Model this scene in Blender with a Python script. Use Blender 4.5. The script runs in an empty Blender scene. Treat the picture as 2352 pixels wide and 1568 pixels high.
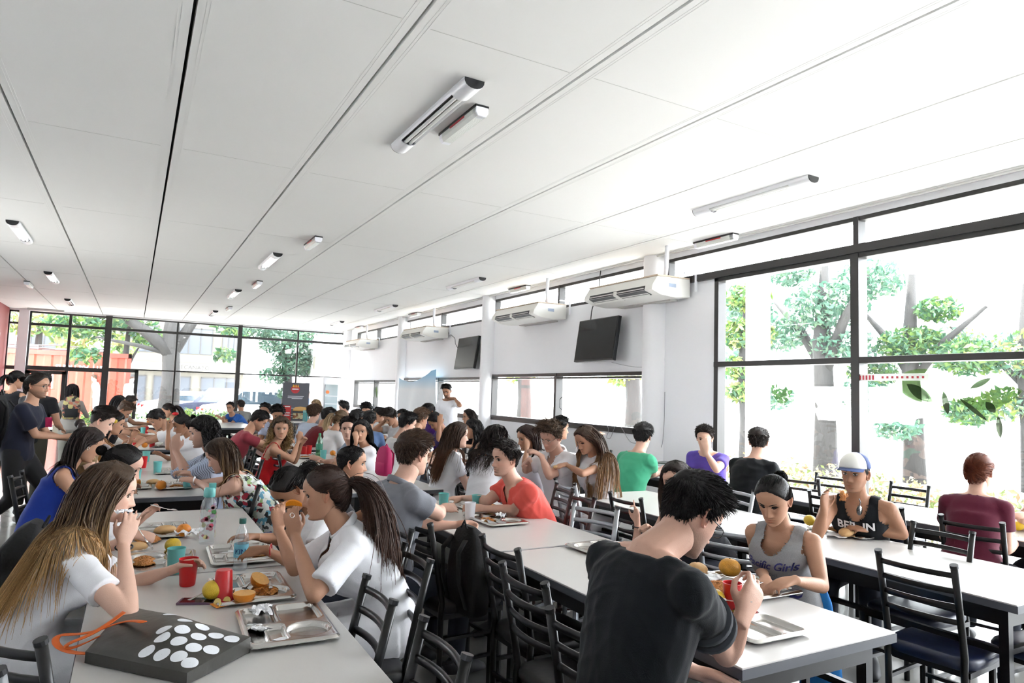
import bpy, bmesh, math, random
import numpy as np
from mathutils import Vector, Matrix
from mathutils.bvhtree import BVHTree
random.seed(7); np.random.seed(7)
S = bpy.context.scene; COL = S.collection

# ---------------------------------------------------------------- camera
F_PX, CX, CY, EYE = 1553.0, 1176.0, 784.0, 1.6
YAW, PITCH, ROLL = 0.50744565, 0.07775622, 0.03216245
def _basis():
    Fw = np.array([math.sin(YAW)*math.cos(PITCH), math.cos(YAW)*math.cos(PITCH), math.sin(PITCH)])
    R = np.array([math.cos(YAW), -math.sin(YAW), 0.]); U = np.cross(R, Fw)
    c, s = math.cos(ROLL), math.sin(ROLL)
    return np.array([c*R+s*U, s*R-c*U, Fw])      # right, down, forward
CM = _basis(); CAMP = np.array([0, 0, EYE])
def ray(u, v): return CM.T @ np.array([(u-CX)/F_PX, (v-CY)/F_PX, 1.])
def PZ(u, v, z): d = ray(u, v); return CAMP + d*(z-EYE)/d[2]      # survey of the photo: point of the ray at a height,
def PX(u, v, x): d = ray(u, v); return CAMP + d*x/d[0]            # on a wall plane x,
def PY(u, v, y): d = ray(u, v); return CAMP + d*y/d[1]            # on a wall plane y,
def PD(u, v, D): return CAMP + ray(u, v)*D                        # or at a depth
cam = bpy.data.cameras.new('camera'); camo = bpy.data.objects.new('camera', cam); COL.objects.link(camo)
cam.sensor_width = 36; cam.lens = F_PX*36/2352; cam.clip_start = .05; cam.clip_end = 300
camo.matrix_world = Matrix([[CM[0][i], -CM[1][i], -CM[2][i], CAMP[i]] for i in range(3)] + [[0, 0, 0, 1]])
S.camera = camo

# ---------------------------------------------------------------- sky, sun, exposure
W = bpy.data.worlds.new('sky'); S.world = W; W.use_nodes = True
bg = W.node_tree.nodes['Background']; bg.inputs[0].default_value = (.90, .95, 1, 1); bg.inputs[1].default_value = 6.0
sl = bpy.data.lights.new('sun', 'SUN'); sl.energy = 4.0; sl.angle = .02; sl.color = (1, .96, .88)
so = bpy.data.objects.new('sun', sl); COL.objects.link(so); so.rotation_euler = (math.radians(-24), math.radians(-20), 0)
S.view_settings.view_transform = 'Standard'; S.view_settings.look = 'None'; S.view_settings.gamma = 1
S.view_settings.use_curve_mapping = False; S.view_settings.exposure = 1.88
try:
    S.cycles.use_denoising = True; S.cycles.max_bounces = 8; S.cycles.diffuse_bounces = 5; S.cycles.glossy_bounces = 3
    S.cycles.transparent_max_bounces = 16; S.cycles.transmission_bounces = 4; S.cycles.caustics_reflective = False; S.cycles.caustics_refractive = False
    S.cycles.sample_clamp_indirect = 8
except Exception: pass

# ---------------------------------------------------------------- materials
MATS = {}
def mat(name, col=(.8, .8, .8), rough=.5, metal=0, spec=.5, noise=0, nscale=20, bump=0, bscale=60, coat=0, attr=None, alpha=None, emit=None, trans=0, stretch=None, sheen=0):
    if name in MATS: return MATS[name]
    m = bpy.data.materials.new(name); m.use_nodes = True; nt = m.node_tree; b = nt.nodes['Principled BSDF']
    c4 = tuple(col)+(1,); b.inputs['Base Color'].default_value = c4; b.inputs['Roughness'].default_value = rough
    b.inputs['Metallic'].default_value = metal; b.inputs['Specular IOR Level'].default_value = spec
    if coat: b.inputs['Coat Weight'].default_value = coat; b.inputs['Coat Roughness'].default_value = .1
    if sheen: b.inputs['Sheen Weight'].default_value = sheen
    if trans: b.inputs['Transmission Weight'].default_value = trans
    if emit: b.inputs['Emission Color'].default_value = c4; b.inputs['Emission Strength'].default_value = emit
    tc = nt.nodes.new('ShaderNodeTexCoord')
    vec = tc.outputs['Object']
    if stretch:
        mp = nt.nodes.new('ShaderNodeMapping'); mp.inputs['Scale'].default_value = stretch
        nt.links.new(vec, mp.inputs[0]); vec = mp.outputs[0]
    src = None
    if attr:
        a = nt.nodes.new('ShaderNodeAttribute'); a.attribute_name = attr; src = a.outputs['Color']
    if noise:
        n = nt.nodes.new('ShaderNodeTexNoise'); n.inputs['Scale'].default_value = nscale; n.inputs['Detail'].default_value = 4
        nt.links.new(vec, n.inputs['Vector'])
        mr = nt.nodes.new('ShaderNodeMapRange'); mr.inputs[3].default_value = 1-noise; mr.inputs[4].default_value = 1+noise
        nt.links.new(n.outputs['Fac'], mr.inputs[0])
        mx = nt.nodes.new('ShaderNodeVectorMath'); mx.operation = 'SCALE'
        if src: nt.links.new(src, mx.inputs[0])
        else: mx.inputs[0].default_value = col
        nt.links.new(mr.outputs[0], mx.inputs['Scale']); src = mx.outputs[0]
    if src: nt.links.new(src, b.inputs['Base Color'])
    if bump:
        n = nt.nodes.new('ShaderNodeTexNoise'); n.inputs['Scale'].default_value = bscale; n.inputs['Detail'].default_value = 3
        nt.links.new(vec, n.inputs['Vector']); bp = nt.nodes.new('ShaderNodeBump'); bp.inputs['Strength'].default_value = 1; bp.inputs['Distance'].default_value = bump
        nt.links.new(n.outputs['Fac'], bp.inputs['Height']); nt.links.new(bp.outputs[0], b.inputs['Normal'])
    MATS[name] = m; return m
def mat_thin(name, tint=(1, 1, 1), gloss=.06, rough=.02, diffuse=None, dfac=0):
    """thin sheet: mostly see-through, a little mirror, optional diffuse share"""
    if name in MATS: return MATS[name]
    m = bpy.data.materials.new(name); m.use_nodes = True; nt = m.node_tree; nt.nodes.clear()
    o = nt.nodes.new('ShaderNodeOutputMaterial'); t = nt.nodes.new('ShaderNodeBsdfTransparent'); t.inputs[0].default_value = tuple(tint)+(1,)
    g = nt.nodes.new('ShaderNodeBsdfGlossy'); g.inputs['Roughness'].default_value = rough
    mx = nt.nodes.new('ShaderNodeMixShader'); mx.inputs[0].default_value = gloss
    nt.links.new(t.outputs[0], mx.inputs[1]); nt.links.new(g.outputs[0], mx.inputs[2]); last = mx
    if diffuse:
        d = nt.nodes.new('ShaderNodeBsdfDiffuse'); d.inputs[0].default_value = tuple(diffuse)+(1,)
        m2 = nt.nodes.new('ShaderNodeMixShader'); m2.inputs[0].default_value = dfac
        nt.links.new(mx.outputs[0], m2.inputs[1]); nt.links.new(d.outputs[0], m2.inputs[2]); last = m2
    nt.links.new(last.outputs[0], o.inputs[0]); MATS[name] = m; return m
def mat_spots(name, cols, scale=18, rough=.8, base=None, thr=None):
    """printed cloth: voronoi cells coloured through a stepped ramp"""
    if name in MATS: return MATS[name]
    m = mat(name, cols[0], rough); nt = m.node_tree; b = nt.nodes['Principled BSDF']
    tc = nt.nodes.new('ShaderNodeTexCoord'); n0 = nt.nodes.new('ShaderNodeTexNoise'); n0.inputs['Scale'].default_value = scale*.8
    ad = nt.nodes.new('ShaderNodeVectorMath'); ad.operation = 'MULTIPLY_ADD'; ad.inputs[1].default_value = (.05, .05, .05)
    nt.links.new(tc.outputs['Object'], n0.inputs['Vector']); nt.links.new(n0.outputs['Color'], ad.inputs[0]); nt.links.new(tc.outputs['Object'], ad.inputs[2])
    v = nt.nodes.new('ShaderNodeTexVoronoi'); v.inputs['Scale'].default_value = scale; nt.links.new(ad.outputs[0], v.inputs['Vector'])
    sep = nt.nodes.new('ShaderNodeSeparateColor'); nt.links.new(v.outputs['Color'], sep.inputs[0])
    r = nt.nodes.new('ShaderNodeValToRGB'); r.color_ramp.interpolation = 'CONSTANT'
    el = r.color_ramp.elements
    while len(el) < len(cols): el.new(.5)
    for i, c in enumerate(cols): el[i].position = i/len(cols); el[i].color = tuple(c)+(1,)
    nt.links.new(sep.outputs[0], r.inputs[0]); nt.links.new(r.outputs[0], b.inputs['Base Color'])
    return m
def mat_stripes(name, c1, c2, period, axis=0, rough=.8, duty=.5):
    if name in MATS: return MATS[name]
    m = mat(name, c1, rough); nt = m.node_tree; b = nt.nodes['Principled BSDF']
    tc = nt.nodes.new('ShaderNodeTexCoord'); sp = nt.nodes.new('ShaderNodeSeparateXYZ'); nt.links.new(tc.outputs['Object'], sp.inputs[0])
    mu = nt.nodes.new('ShaderNodeMath'); mu.operation = 'DIVIDE'; mu.inputs[1].default_value = period; nt.links.new(sp.outputs[axis], mu.inputs[0])
    fr = nt.nodes.new('ShaderNodeMath'); fr.operation = 'FRACT'; nt.links.new(mu.outputs[0], fr.inputs[0])
    gt = nt.nodes.new('ShaderNodeMath'); gt.operation = 'GREATER_THAN'; gt.inputs[1].default_value = duty; nt.links.new(fr.outputs[0], gt.inputs[0])
    mx = nt.nodes.new('ShaderNodeMix'); mx.data_type = 'RGBA'; nt.links.new(gt.outputs[0], mx.inputs['Factor'])
    mx.inputs[6].default_value = tuple(c1)+(1,); mx.inputs[7].default_value = tuple(c2)+(1,)
    nt.links.new(mx.outputs[2], b.inputs['Base Color']); return m

M_BLACK = mat('black_metal', (.004, .004, .005), .32, 0, .4)
M_SILVER = mat('grey_metal', (.42, .44, .47), .34, .75, .5, noise=.15, nscale=30)
M_RED_CH = mat('dark_red_metal', (.028, .004, .005), .35)
M_TOP = mat('grey_laminate', (.60, .58, .56), .30, 0, .5, noise=.03, nscale=6)
M_EDGE = mat('dark_grey_edge', (.085, .09, .105), .5)
M_SEATB = mat('blue_vinyl', (.005, .010, .035), .38, 0, .5, bump=.0006, bscale=40)
M_SEATK = mat('black_vinyl', (.005, .005, .006), .42, 0, .4, bump=.0006, bscale=40)
M_FRAME = mat('dark_window_frame', (.02, .019, .018), .42)
M_WALL = mat('white_wall_paint', (.86, .865, .89), .6, noise=.03, nscale=1.5, bump=.0008, bscale=40)
M_COLN = mat('white_column_paint', (.88, .88, .90), .5)
M_REDW = mat('brick_red_paint', (.28, .045, .04), .6)
M_STEEL = mat('stainless_steel', (.62, .60, .58), .22, 1.0, .5, noise=.05, nscale=15, bump=.0004, bscale=30)
M_CYAN = mat('aqua_plastic', (.16, .52, .50), .35)
M_REDP = mat('red_plastic', (.55, .012, .016), .33)
M_WHITEP = mat('white_plastic', (.82, .83, .88), .35)
M_PAPER = mat('white_paper', (.85, .85, .87), .85, bump=.002, bscale=35)
M_ORANGE = mat('orange_peel', (.72, .24, .02), .45, noise=.25, nscale=9, bump=.0012, bscale=260)
M_LEMON = mat('yellow_green_peel', (.62, .42, .03), .45, noise=.35, nscale=14, bump=.0012, bscale=260)
M_MANGO = mat('mottled_orange_peel', (.60, .28, .03), .5, noise=.6, nscale=28, bump=.0014, bscale=200)
M_PULP = mat('orange_flesh', (.80, .42, .10), .4, noise=.2, nscale=80, bump=.001, bscale=160)
M_PASTA = mat('sauced_pasta', (.62, .26, .07), .4, noise=.45, nscale=35)
M_SAUCE = mat('meat_sauce', (.26, .07, .02), .45, noise=.5, nscale=60, bump=.003, bscale=120)
M_BREAD = mat('bread_crust', (.62, .38, .17), .7, noise=.25, nscale=14, bump=.002, bscale=60)
M_LAMP = mat('aluminium_lamp', (.86, .87, .90), .4, .1)
M_BLKPL = mat('black_plastic', (.012, .013, .015), .35)
M_TUBE = mat('lit_fluorescent_tube', (1, 1, .97), .4, emit=2.0)
M_OFFT = mat('unlit_tube', (.85, .86, .84), .3)
M_GLASS = mat_thin('window_glass', (1, 1, 1), .05, .0)
M_CLEAR = mat_thin('clear_plastic', (.93, .96, .97), .14, .05, (.8, .85, .88), .10)
M_GREENP = mat_thin('green_clear_plastic', (.45, .78, .52), .15, .05, (.1, .4, .2), .25)
M_AC = mat('cream_plastic', (.84, .83, .79), .4)
M_BACKP = mat('black_cloth', (.003, .003, .004), .85, bump=.002, bscale=80)
M_EYE = mat('eye_surface', (1, 1, 1), .2, attr='Col')
M_SKIN = mat('skin', (1, 1, 1), .52, 0, .35, attr='Col', noise=.05, nscale=30, bump=.0005, bscale=260)
M_HAIR = mat('hair', (1, 1, 1), .55, 0, .35, attr='Col')

# ---------------------------------------------------------------- mesh building
def A(x): return np.asarray(x, float)
def unit(v): v = A(v); n = np.linalg.norm(v, axis=-1, keepdims=True); return v/np.where(n < 1e-9, 1, n)
class MB:
    def __init__(s): s.V = []; s.F = []; s.n = 0; s.C = []
    def add(s, V, F, col=None):
        V = A(V).reshape(-1, 3); s.V.append(V)
        for f in F:
            f = np.asarray(f)
            if f.size: s.F.append((f+s.n).reshape(-1, f.shape[-1]))
        s.n += len(V)
        c = np.ones((len(V), 3)) if col is None else np.broadcast_to(A(col), (len(V), 3))
        s.C.append(c); return s
    def box(s, lo, hi, R=None, o=(0, 0, 0)):
        lo, hi = A(lo), A(hi)
        V = np.array([[(lo, hi)[i][0], (lo, hi)[j][1], (lo, hi)[k][2]] for i in (0, 1) for j in (0, 1) for k in (0, 1)])
        if R is not None: V = V @ A(R).T
        V = V + A(o)
        return s.add(V, [[[0, 1, 3, 2], [4, 6, 7, 5], [0, 4, 5, 1], [2, 3, 7, 6], [0, 2, 6, 4], [1, 5, 7, 3]]])
    def tube(s, P, r, n=10, side=None, col=None, exp=1.0, closed=False):
        """swept closed tube; r = (k,) or (k,2) half widths along side and across"""
        P = A(P); k = len(P); r = A(r)
        if r.ndim == 0: r = np.full(k, float(r))
        if r.ndim == 1: r = np.stack([r, r], 1)
        T = np.gradient(P, axis=0); T = unit(T)
        if closed: T = unit(np.roll(P, -1, 0)-np.roll(P, 1, 0))
        a = np.zeros_like(P)
        if side is None:
            ref = np.array([0, 0, 1.]) if abs(T[0][2]) < .8 else np.array([0, 1., 0])
            prev = np.cross(T[0], ref)
            for i in range(k):
                prev = prev - T[i]*np.dot(prev, T[i]); prev = prev/max(np.linalg.norm(prev), 1e-9); a[i] = prev
        else:
            sd = np.broadcast_to(A(side), P.shape); a = unit(sd - T*np.sum(sd*T, 1, keepdims=True))
        b = np.cross(T, a)
        th = np.linspace(0, 2*np.pi, n, endpoint=False); c, sn = np.cos(th), np.sin(th)
        if exp != 1.0: c = np.sign(c)*abs(c)**exp; sn = np.sign(sn)*abs(sn)**exp
        V = P[:, None, :] + a[:, None, :]*(r[:, :1]*c)[:, :, None] + b[:, None, :]*(r[:, 1:]*sn)[:, :, None]
        V = V.reshape(-1, 3); i = np.arange(k if closed else k-1)[:, None]; j = np.arange(n)[None, :]; j2 = (j+1) % n; i2 = (i+1) % k
        Q = np.stack([i*n+j, i*n+j2, i2*n+j2, i2*n+j], -1).reshape(-1, 4)
        if closed: return s.add(V, [Q], col)
        V = np.vstack([V, P[:1], P[-1:]]); c0, c1 = k*n, k*n+1; jj = np.arange(n); j2 = (jj+1) % n
        T1 = np.stack([np.full(n, c0), j2, jj], -1); T2 = np.stack([np.full(n, c1), (k-1)*n+jj, (k-1)*n+j2], -1)
        return s.add(V, [Q, np.vstack([T1, T2])], col)
    def cyl(s, p0, p1, r, n=12, col=None): return s.tube([p0, p1], [r, r], n, col=col)
    def lathe(s, prof, n=24, o=(0, 0, 0), sx=1, sy=1, R=None, col=None):
        prof = A(prof); k = len(prof); th = np.linspace(0, 2*np.pi, n, endpoint=False)
        V = np.stack([prof[:, :1]*np.cos(th)*sx, prof[:, :1]*np.sin(th)*sy, np.repeat(prof[:, 1:], n, 1)], -1).reshape(-1, 3)
        if R is not None: V = V @ A(R).T
        V = V + A(o); i = np.arange(k-1)[:, None]; j = np.arange(n)[None, :]; j2 = (j+1) % n
        return s.add(V, [np.stack([i*n+j, i*n+j2, (i+1)*n+j2, (i+1)*n+j], -1).reshape(-1, 4)], col)
    def ball(s, c, r, n=14, R=None, col=None):
        r = A(r)*np.ones(3); ph = np.linspace(-np.pi/2, np.pi/2, n//2+2); th = np.linspace(0, 2*np.pi, n, endpoint=False)
        V = np.stack([np.cos(ph)[:, None]*np.cos(th)*r[0], np.cos(ph)[:, None]*np.sin(th)*r[1], np.repeat(np.sin(ph)[:, None], n, 1)*r[2]], -1).reshape(-1, 3)
        if R is not None: V = V @ A(R).T
        k = len(ph); i = np.arange(k-1)[:, None]; j = np.arange(n)[None, :]; j2 = (j+1) % n
        return s.add(V+A(c), [np.stack([i*n+j, i*n+j2, (i+1)*n+j2, (i+1)*n+j], -1).reshape(-1, 4)], col)
    def grid(s, V, col=None, wrap=False):
        V = A(V); a, b = V.shape[:2]; i = np.arange(a-1)[:, None]; j = np.arange(b if wrap else b-1)[None, :]; j2 = (j+1) % b
        return s.add(V.reshape(-1, 3), [np.stack([i*b+j, i*b+j2, (i+1)*b+j2, (i+1)*b+j], -1).reshape(-1, 4)], col)
    def slab(s, V, t, col=None):
        """closed thick sheet from a grid, thickness t along local -z of world"""
        V = A(V); a, b = V.shape[:2]; d = A(t) if np.ndim(t) else np.array([0, 0, -t]); B = V+d
        s.grid(V, col); s.grid(B[:, ::-1], col)
        for e0, e1 in ((V[0], B[0]), (B[-1], V[-1]), (B[:, 0], V[:, 0]), (V[:, -1], B[:, -1])): s.grid(np.stack([e0, e1]), col)
        return s
    def poly(s, pts, h, R=None, o=(0, 0, 0), col=None):
        """prism: xy outline extruded in z from 0 to h"""
        pts = A(pts); n = len(pts); V = np.vstack([np.c_[pts, np.zeros(n)], np.c_[pts, np.full(n, h)]])
        if R is not None: V = V @ A(R).T
        j = np.arange(n); j2 = (j+1) % n
        return s.add(V+A(o), [np.stack([j, j2, j2+n, j+n], -1), j[::-1][None], (j+n)[None]], col)
    def strands(s, P, r, col, nside=3):
        """P (S,K,3) strands, r (K,) radii, col (S,K,3)"""
        Sn, K = P.shape[:2]; T = unit(np.gradient(P, axis=1)); ref = unit(np.random.randn(Sn, 1, 3))
        a = unit(np.cross(T, ref)); b = np.cross(T, a)
        r = np.broadcast_to(A(r), (Sn, K))
        if nside == 3:      # flat ribbons, half a turn of width each
            V = np.stack([P-r[..., None]*a*1.25, P+r[..., None]*a*1.25], 2); C = np.repeat(col[:, :, None, :], 2, 2).reshape(-1, 3)
            base = (np.arange(Sn)[:, None]*K*2); i = np.arange(K-1)[None, :]*2
            return s.add(V.reshape(-1, 3), [np.stack([base+i, base+i+1, base+i+3, base+i+2], -1).reshape(-1, 4)], C)
        V = np.stack([P + r[..., None]*(math.cos(t)*a+math.sin(t)*b) for t in np.arange(nside)*2*np.pi/nside], 2)
        C = np.repeat(col[:, :, None, :], nside, 2).reshape(-1, 3)
        base = (np.arange(Sn)[:, None, None]*K*nside); i = np.arange(K-1)[None, :, None]*nside; j = np.arange(nside)[None, None, :]; j2 = (j+1) % nside
        Q = np.stack([base+i+j, base+i+j2, base+i+nside+j2, base+i+nside+j], -1).reshape(-1, 4)
        return s.add(V.reshape(-1, 3), [Q], C)
    def mesh(s, name, smooth=True, colors=False):
        me = bpy.data.meshes.new(name)
        V = np.vstack(s.V) if s.V else np.zeros((0, 3))
        sizes = np.concatenate([np.full(len(f), f.shape[1]) for f in s.F]); loops = np.concatenate([f.ravel() for f in s.F])
        me.vertices.add(len(V)); me.vertices.foreach_set('co', V.astype(np.float32).ravel())
        me.loops.add(len(loops)); me.loops.foreach_set('vertex_index', loops.astype(np.int32))
        me.polygons.add(len(sizes)); st = np.concatenate([[0], np.cumsum(sizes)[:-1]])
        me.polygons.foreach_set('loop_start', st.astype(np.int32))
        try: me.polygons.foreach_set('loop_total', sizes.astype(np.int32))
        except Exception: pass
        me.update(calc_edges=True); me.validate()
        me.polygons.foreach_set('use_smooth', np.full(len(me.polygons), bool(smooth)))
        if colors and len(me.vertices) == len(V):
            at = me.color_attributes.new('Col', 'FLOAT_COLOR', 'POINT'); C = np.ones((len(V), 4), np.float32); C[:, :3] = np.vstack(s.C)
            at.data.foreach_set('color', C.ravel())
        return me
    def build(s, name, m, parent=None, smooth=False, colors=False, bevel=0, auto=False, loc=None):
        me = s.mesh(name, smooth or auto, colors); me.materials.append(m)
        o = bpy.data.objects.new(name, me); COL.objects.link(o); o.parent = parent
        if loc is not None: o.location = loc
        if auto:
            try: me.set_sharp_from_angle(angle=math.radians(35))
            except Exception: pass
        if bevel:
            bv = o.modifiers.new('bevel', 'BEVEL'); bv.width = bevel; bv.segments = 2; bv.limit_method = 'ANGLE'
        return o
def tag(o, label, cat, group=None, kind=None):
    if label: o['label'] = label
    if cat: o['category'] = cat
    if group: o['group'] = group
    if kind: o['kind'] = kind
    return o
def thing(name, label, cat, loc=(0, 0, 0), rz=0, group=None, kind=None):
    o = bpy.data.objects.new(name, None); o.empty_display_size = .1; COL.objects.link(o); o.location = tuple(loc); o.rotation_euler = (0, 0, rz)
    return tag(o, label, cat, group, kind)
def dup(root, loc, rz, label, group=None, tilt=None):
    r = root.copy(); COL.objects.link(r); r.location = tuple(loc); r.rotation_euler = tilt or (0, 0, rz)
    r['label'] = label
    if group: r['group'] = group
    for ch in list(root.children):
        c = ch.copy(); COL.objects.link(c); c.parent = r
        for g in ch.children:
            d = g.copy(); COL.objects.link(d); d.parent = c
    return r
def recolor(root, old, new):
    for c in root.children:
        if c.data and c.data.materials and c.data.materials[0] == old:
            c.material_slots[0].link = 'OBJECT'; c.material_slots[0].material = new
def struct(name, mb, m, **k):
    o = mb.build(name, m, **k); o['kind'] = 'structure'; return o
def rotz(a): c, s = math.cos(a), math.sin(a); return np.array([[c, -s, 0], [s, c, 0], [0, 0, 1.]])
def text_mesh(txt, size, shear=0, extrude=.0, bold=0):
    cu = bpy.data.curves.new('t', 'FONT'); cu.body = txt; cu.size = size; cu.shear = shear; cu.extrude = extrude; cu.offset = bold
    cu.align_x = 'CENTER'; cu.align_y = 'CENTER'; cu.resolution_u = 3
    ob = bpy.data.objects.new('t', cu); COL.objects.link(ob); dg = bpy.context.evaluated_depsgraph_get()
    me = bpy.data.meshes.new_from_object(ob.evaluated_get(dg)); V = np.array([v.co[:] for v in me.vertices]).reshape(-1, 3)
    F = [list(p.vertices) for p in me.polygons]; bpy.data.objects.remove(ob); bpy.data.meshes.remove(me); return V, F
# ================================================================ SETTING
XR, YF, ZC, XL, YB = 6.6, 24.6, 3.67, -3.35, -1.6
FT = .12
mf = mat('polished_concrete', (.22, .215, .20), .16, 0, .5, noise=.35, nscale=1.8, bump=.0015, bscale=3)
struct('floor', MB().box((XL, YB, -.15), (XR+.1, YF+.2, 0)), mf)
# ceiling slabs with open joints and the faint ribs beside them
jx = [XL-.2, -2.12, -.97, .16, 1.262, 2.40, 3.53, 4.66, 5.80, XR+.3]
cb = MB(); gap = .011
for a, b in zip(jx[:-1], jx[1:]):
    cb.box((a+gap, YB, ZC), (b-gap, YF+.3, ZC+.10))
    for e in (.055, .075):
        cb.box((a+e, YB, ZC-.001), (a+e+.006, YF+.2, ZC+.01)); cb.box((b-e-.006, YB, ZC-.001), (b-e, YF+.2, ZC+.01))
mc = mat('white_ceiling_paint', (.80, .80, .79), .7, noise=.025, nscale=.7)
struct('ceiling', cb, mc)
struct('trim_1', MB().box((XL-.2, YB, ZC+.10), (XR+.3, YF+.3, ZC+.16)), mat('dark_joint', (.02, .02, .02), .9))
struct('roof', MB().box((XL-.3, YB-.2, ZC+.16), (XR+1.2, YF+1.2, ZC+.5)), mat('roof_slab', (.5, .5, .5), .8)) if False else None
ro = MB().box((XL-.3, YB-.2, ZC+.16), (XR+1.3, YF+1.3, ZC+.42)); struct('trim_2', ro, mat('roof_slab', (.62, .62, .60), .8))
# transverse panel joints, hairline
cj = MB()
for i, (a, b) in enumerate(zip(jx[:-1], jx[1:])):
    for k in range(9):
        y = .44 + 3.05*k + (0 if i % 2 else .02)
        cj.box((a+.09, y, ZC-.0012), (b-.09, y+.006, ZC+.002))
struct('trim_3', cj, mat('hairline_joint', (.55, .55, .54), .8))
# left wall (brick red) and back wall
struct('wall_left', MB().box((XL-.15, YB, 0), (XL, 9, ZC)).box((XL-.15, 9, 0), (XL, 13.2, 1.1)).box((XL-.15, 9, 2.15), (XL, 13.2, ZC)).box((XL-.15, 13.2, 0), (XL, 17.5, ZC)), M_WALL); struct('wall_left_far', MB().box((XL-.15, 17.5, 0), (XL+.02, YF, ZC)), M_REDW)  # gap in the near wall is for the added, unseen window
struct('wall_back', MB().box((XL, YB-.15, 0), (XR, YB, ZC)), M_WALL)
pn = PX(0, 800, XL+.02)
MBp = MB().box((XL, 20.6, 1.45), (XL+.03, 23.3, 2.85))
tag(MBp.build('wall_panel', mat_spots('photo_panel_print', [(.55, .57, .6), (.42, .45, .5), (.66, .66, .68), (.5, .5, .5)], 3), None), 'pale grey picture panel on the red wall at the far left', 'picture')

# right wall: white bays between round columns, strips of windows, glazed front bay
wr = MB(); T0, T1 = XR, XR+.18
def wallbox(y0, y1, z0, z1): wr.box((T0, y0, z0), (T1, y1, z1))
bays = [(7.6, 12.75, 1.06, 2.00, 3.16, 3.59), (12.9, 18.1, 1.03, 1.95, 3.17, 3.56), (18.3, 22.86, .99, 1.90, 3.14, 3.53)]
wallbox(6.40, 7.4, 0, 3.20); wallbox(7.4, 7.6, 0, ZC)
for y0, y1, a, b, c, d in bays:
    wallbox(y0, y1, 0, a); wallbox(y0, y1, b, c); wallbox(y0, y1, d, ZC)
wallbox(22.86, 24.7, 0, ZC); wallbox(12.75, 12.9, 0, ZC); wallbox(18.1, 18.3, 0, ZC)
wallbox(YB, 7.4, 3.60, ZC)
struct('wall_right', wr, M_WALL)
for i, y in enumerate((7.55, 12.82, 18.12, 23.7)):
    c = MB().tube([(XR-.02, y, 0), (XR-.02, y, ZC)], .185, 32); o = struct('trim_%d' % (4+i), c, M_COLN, smooth=False, auto=True)
# white rounded return pier right of the first column
wn = [0]
def window(plane, spans, fr=.05, depth=.09, mull=(), rails=(), off=0, decals=True):
    """framed window in plane x=const ('x',X) or y=const ('y',Y); spans=(a0,a1,z0,z1)"""
    wn[0] += 1; ax, pos = plane; a0, a1, z0, z1 = spans; root = thing('window_%d' % wn[0], None, None); root['kind'] = 'structure'
    g = MB(); f = MB()
    def bx(m, A0, A1, Z0, Z1, d0, d1):
        if ax == 'x': m.box((pos+d0, A0, Z0), (pos+d1, A1, Z1))
        else: m.box((A0, pos+d0, Z0), (A1, pos+d1, Z1))
    bx(f, a0, a1, z0, z0+fr, 0, depth); bx(f, a0, a1, z1-fr, z1, 0, depth); bx(f, a0, a0+fr, z0, z1, 0, depth); bx(f, a1-fr, a1, z0, z1, 0, depth)
    for m_ in mull: p, w = m_ if isinstance(m_, tuple) else (m_, fr); bx(f, p-w/2, p+w/2, z0, z1, -.01, depth)
    for r_ in rails: p, w = r_ if isinstance(r_, tuple) else (r_, fr); bx(f, a0, a1, p-w/2, p+w/2, -.005, depth)
    bx(g, a0+.01, a1-.01, z0+.01, z1-.01, depth*.5-.003, depth*.5+.003)
    f.build('window_frame', M_FRAME, root, bevel=.004); g.build('window_pane', M_GLASS, root)
    return root
for y0, y1, a, b, c, d in bays:
    ym = (y0+y1)/2
    w = window(('x', XR-.03), (y0+.1, y1-.08, a, b), .055, .14, [(ym, .07)], [(b-.085, .03), (a+.075, .04)])
    window(('x', XR), (y0+.1, y1-.08, c, d), .05, .12, [ym])
window(('x', XR-.03), (YB, 6.40, .0, 3.22), .07, .14, [(4.42, .095), (2.2, .08)], [(2.07, .065)])
window(('x', XR), (YB, 7.35, 3.26, 3.60), .045, .12, [(4.42, .06)], [])
struct('trim_20', MB().box((XR-.06, YB, 3.20), (XR+.12, 7.36, 3.29)), M_FRAME)
hd = MB()
for y in (9.9, 15.3, 20.5): hd.tube([(XR-.06, y, 1.36), (XR-.10, y, 1.40), (XR-.10, y, 1.54), (XR-.06, y, 1.58)], .008, 6)
struct('trim_21', hd, M_BLKPL)
# far glazed wall
def far_window(x0, x1, z0, z1, **k): return window(('y', YF), (x0, x1, z0, z1), **k)
window(('x', XL-.1), (9, 13.2, 1.1, 2.15), .06, .1, [(11.1, .07)])  # left wall, out of view: window added to bring daylight onto the right wall
far_window(XL, -3.05, 0, 3.62, rails=[(3.24, .06), (1.92, .11)])
far_window(-2.83, -.80, 0, 3.62, fr=.05, mull=[(-1.80, .08)], rails=[(3.24, .08), (1.93, .13)])
far_window(-.76, 3.07, 0, 3.62, fr=.04, mull=[(1.15, .055)], rails=[(3.24, .08), (1.995, .045)])
far_window(3.07, 6.75, 0, 3.62, fr=.04, mull=[(5.0, .05)], rails=[(3.24, .08), (1.995, .045)])
struct('trim_22', MB().box((-.88, YF-.06, 0), (-.70, YF+.12, 3.64)).box((3.0, YF-.06, 0), (3.13, YF+.12, 3.64)), M_FRAME)
struct('trim_23', MB().box((-3.08, YF-.12, 0), (-2.83, YF+.14, ZC)), M_COLN)
struct('wall_far', MB().box((XL, YF-.02, 3.62), (XR+.2, YF+.16, ZC+.1)), M_COLN)
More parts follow.
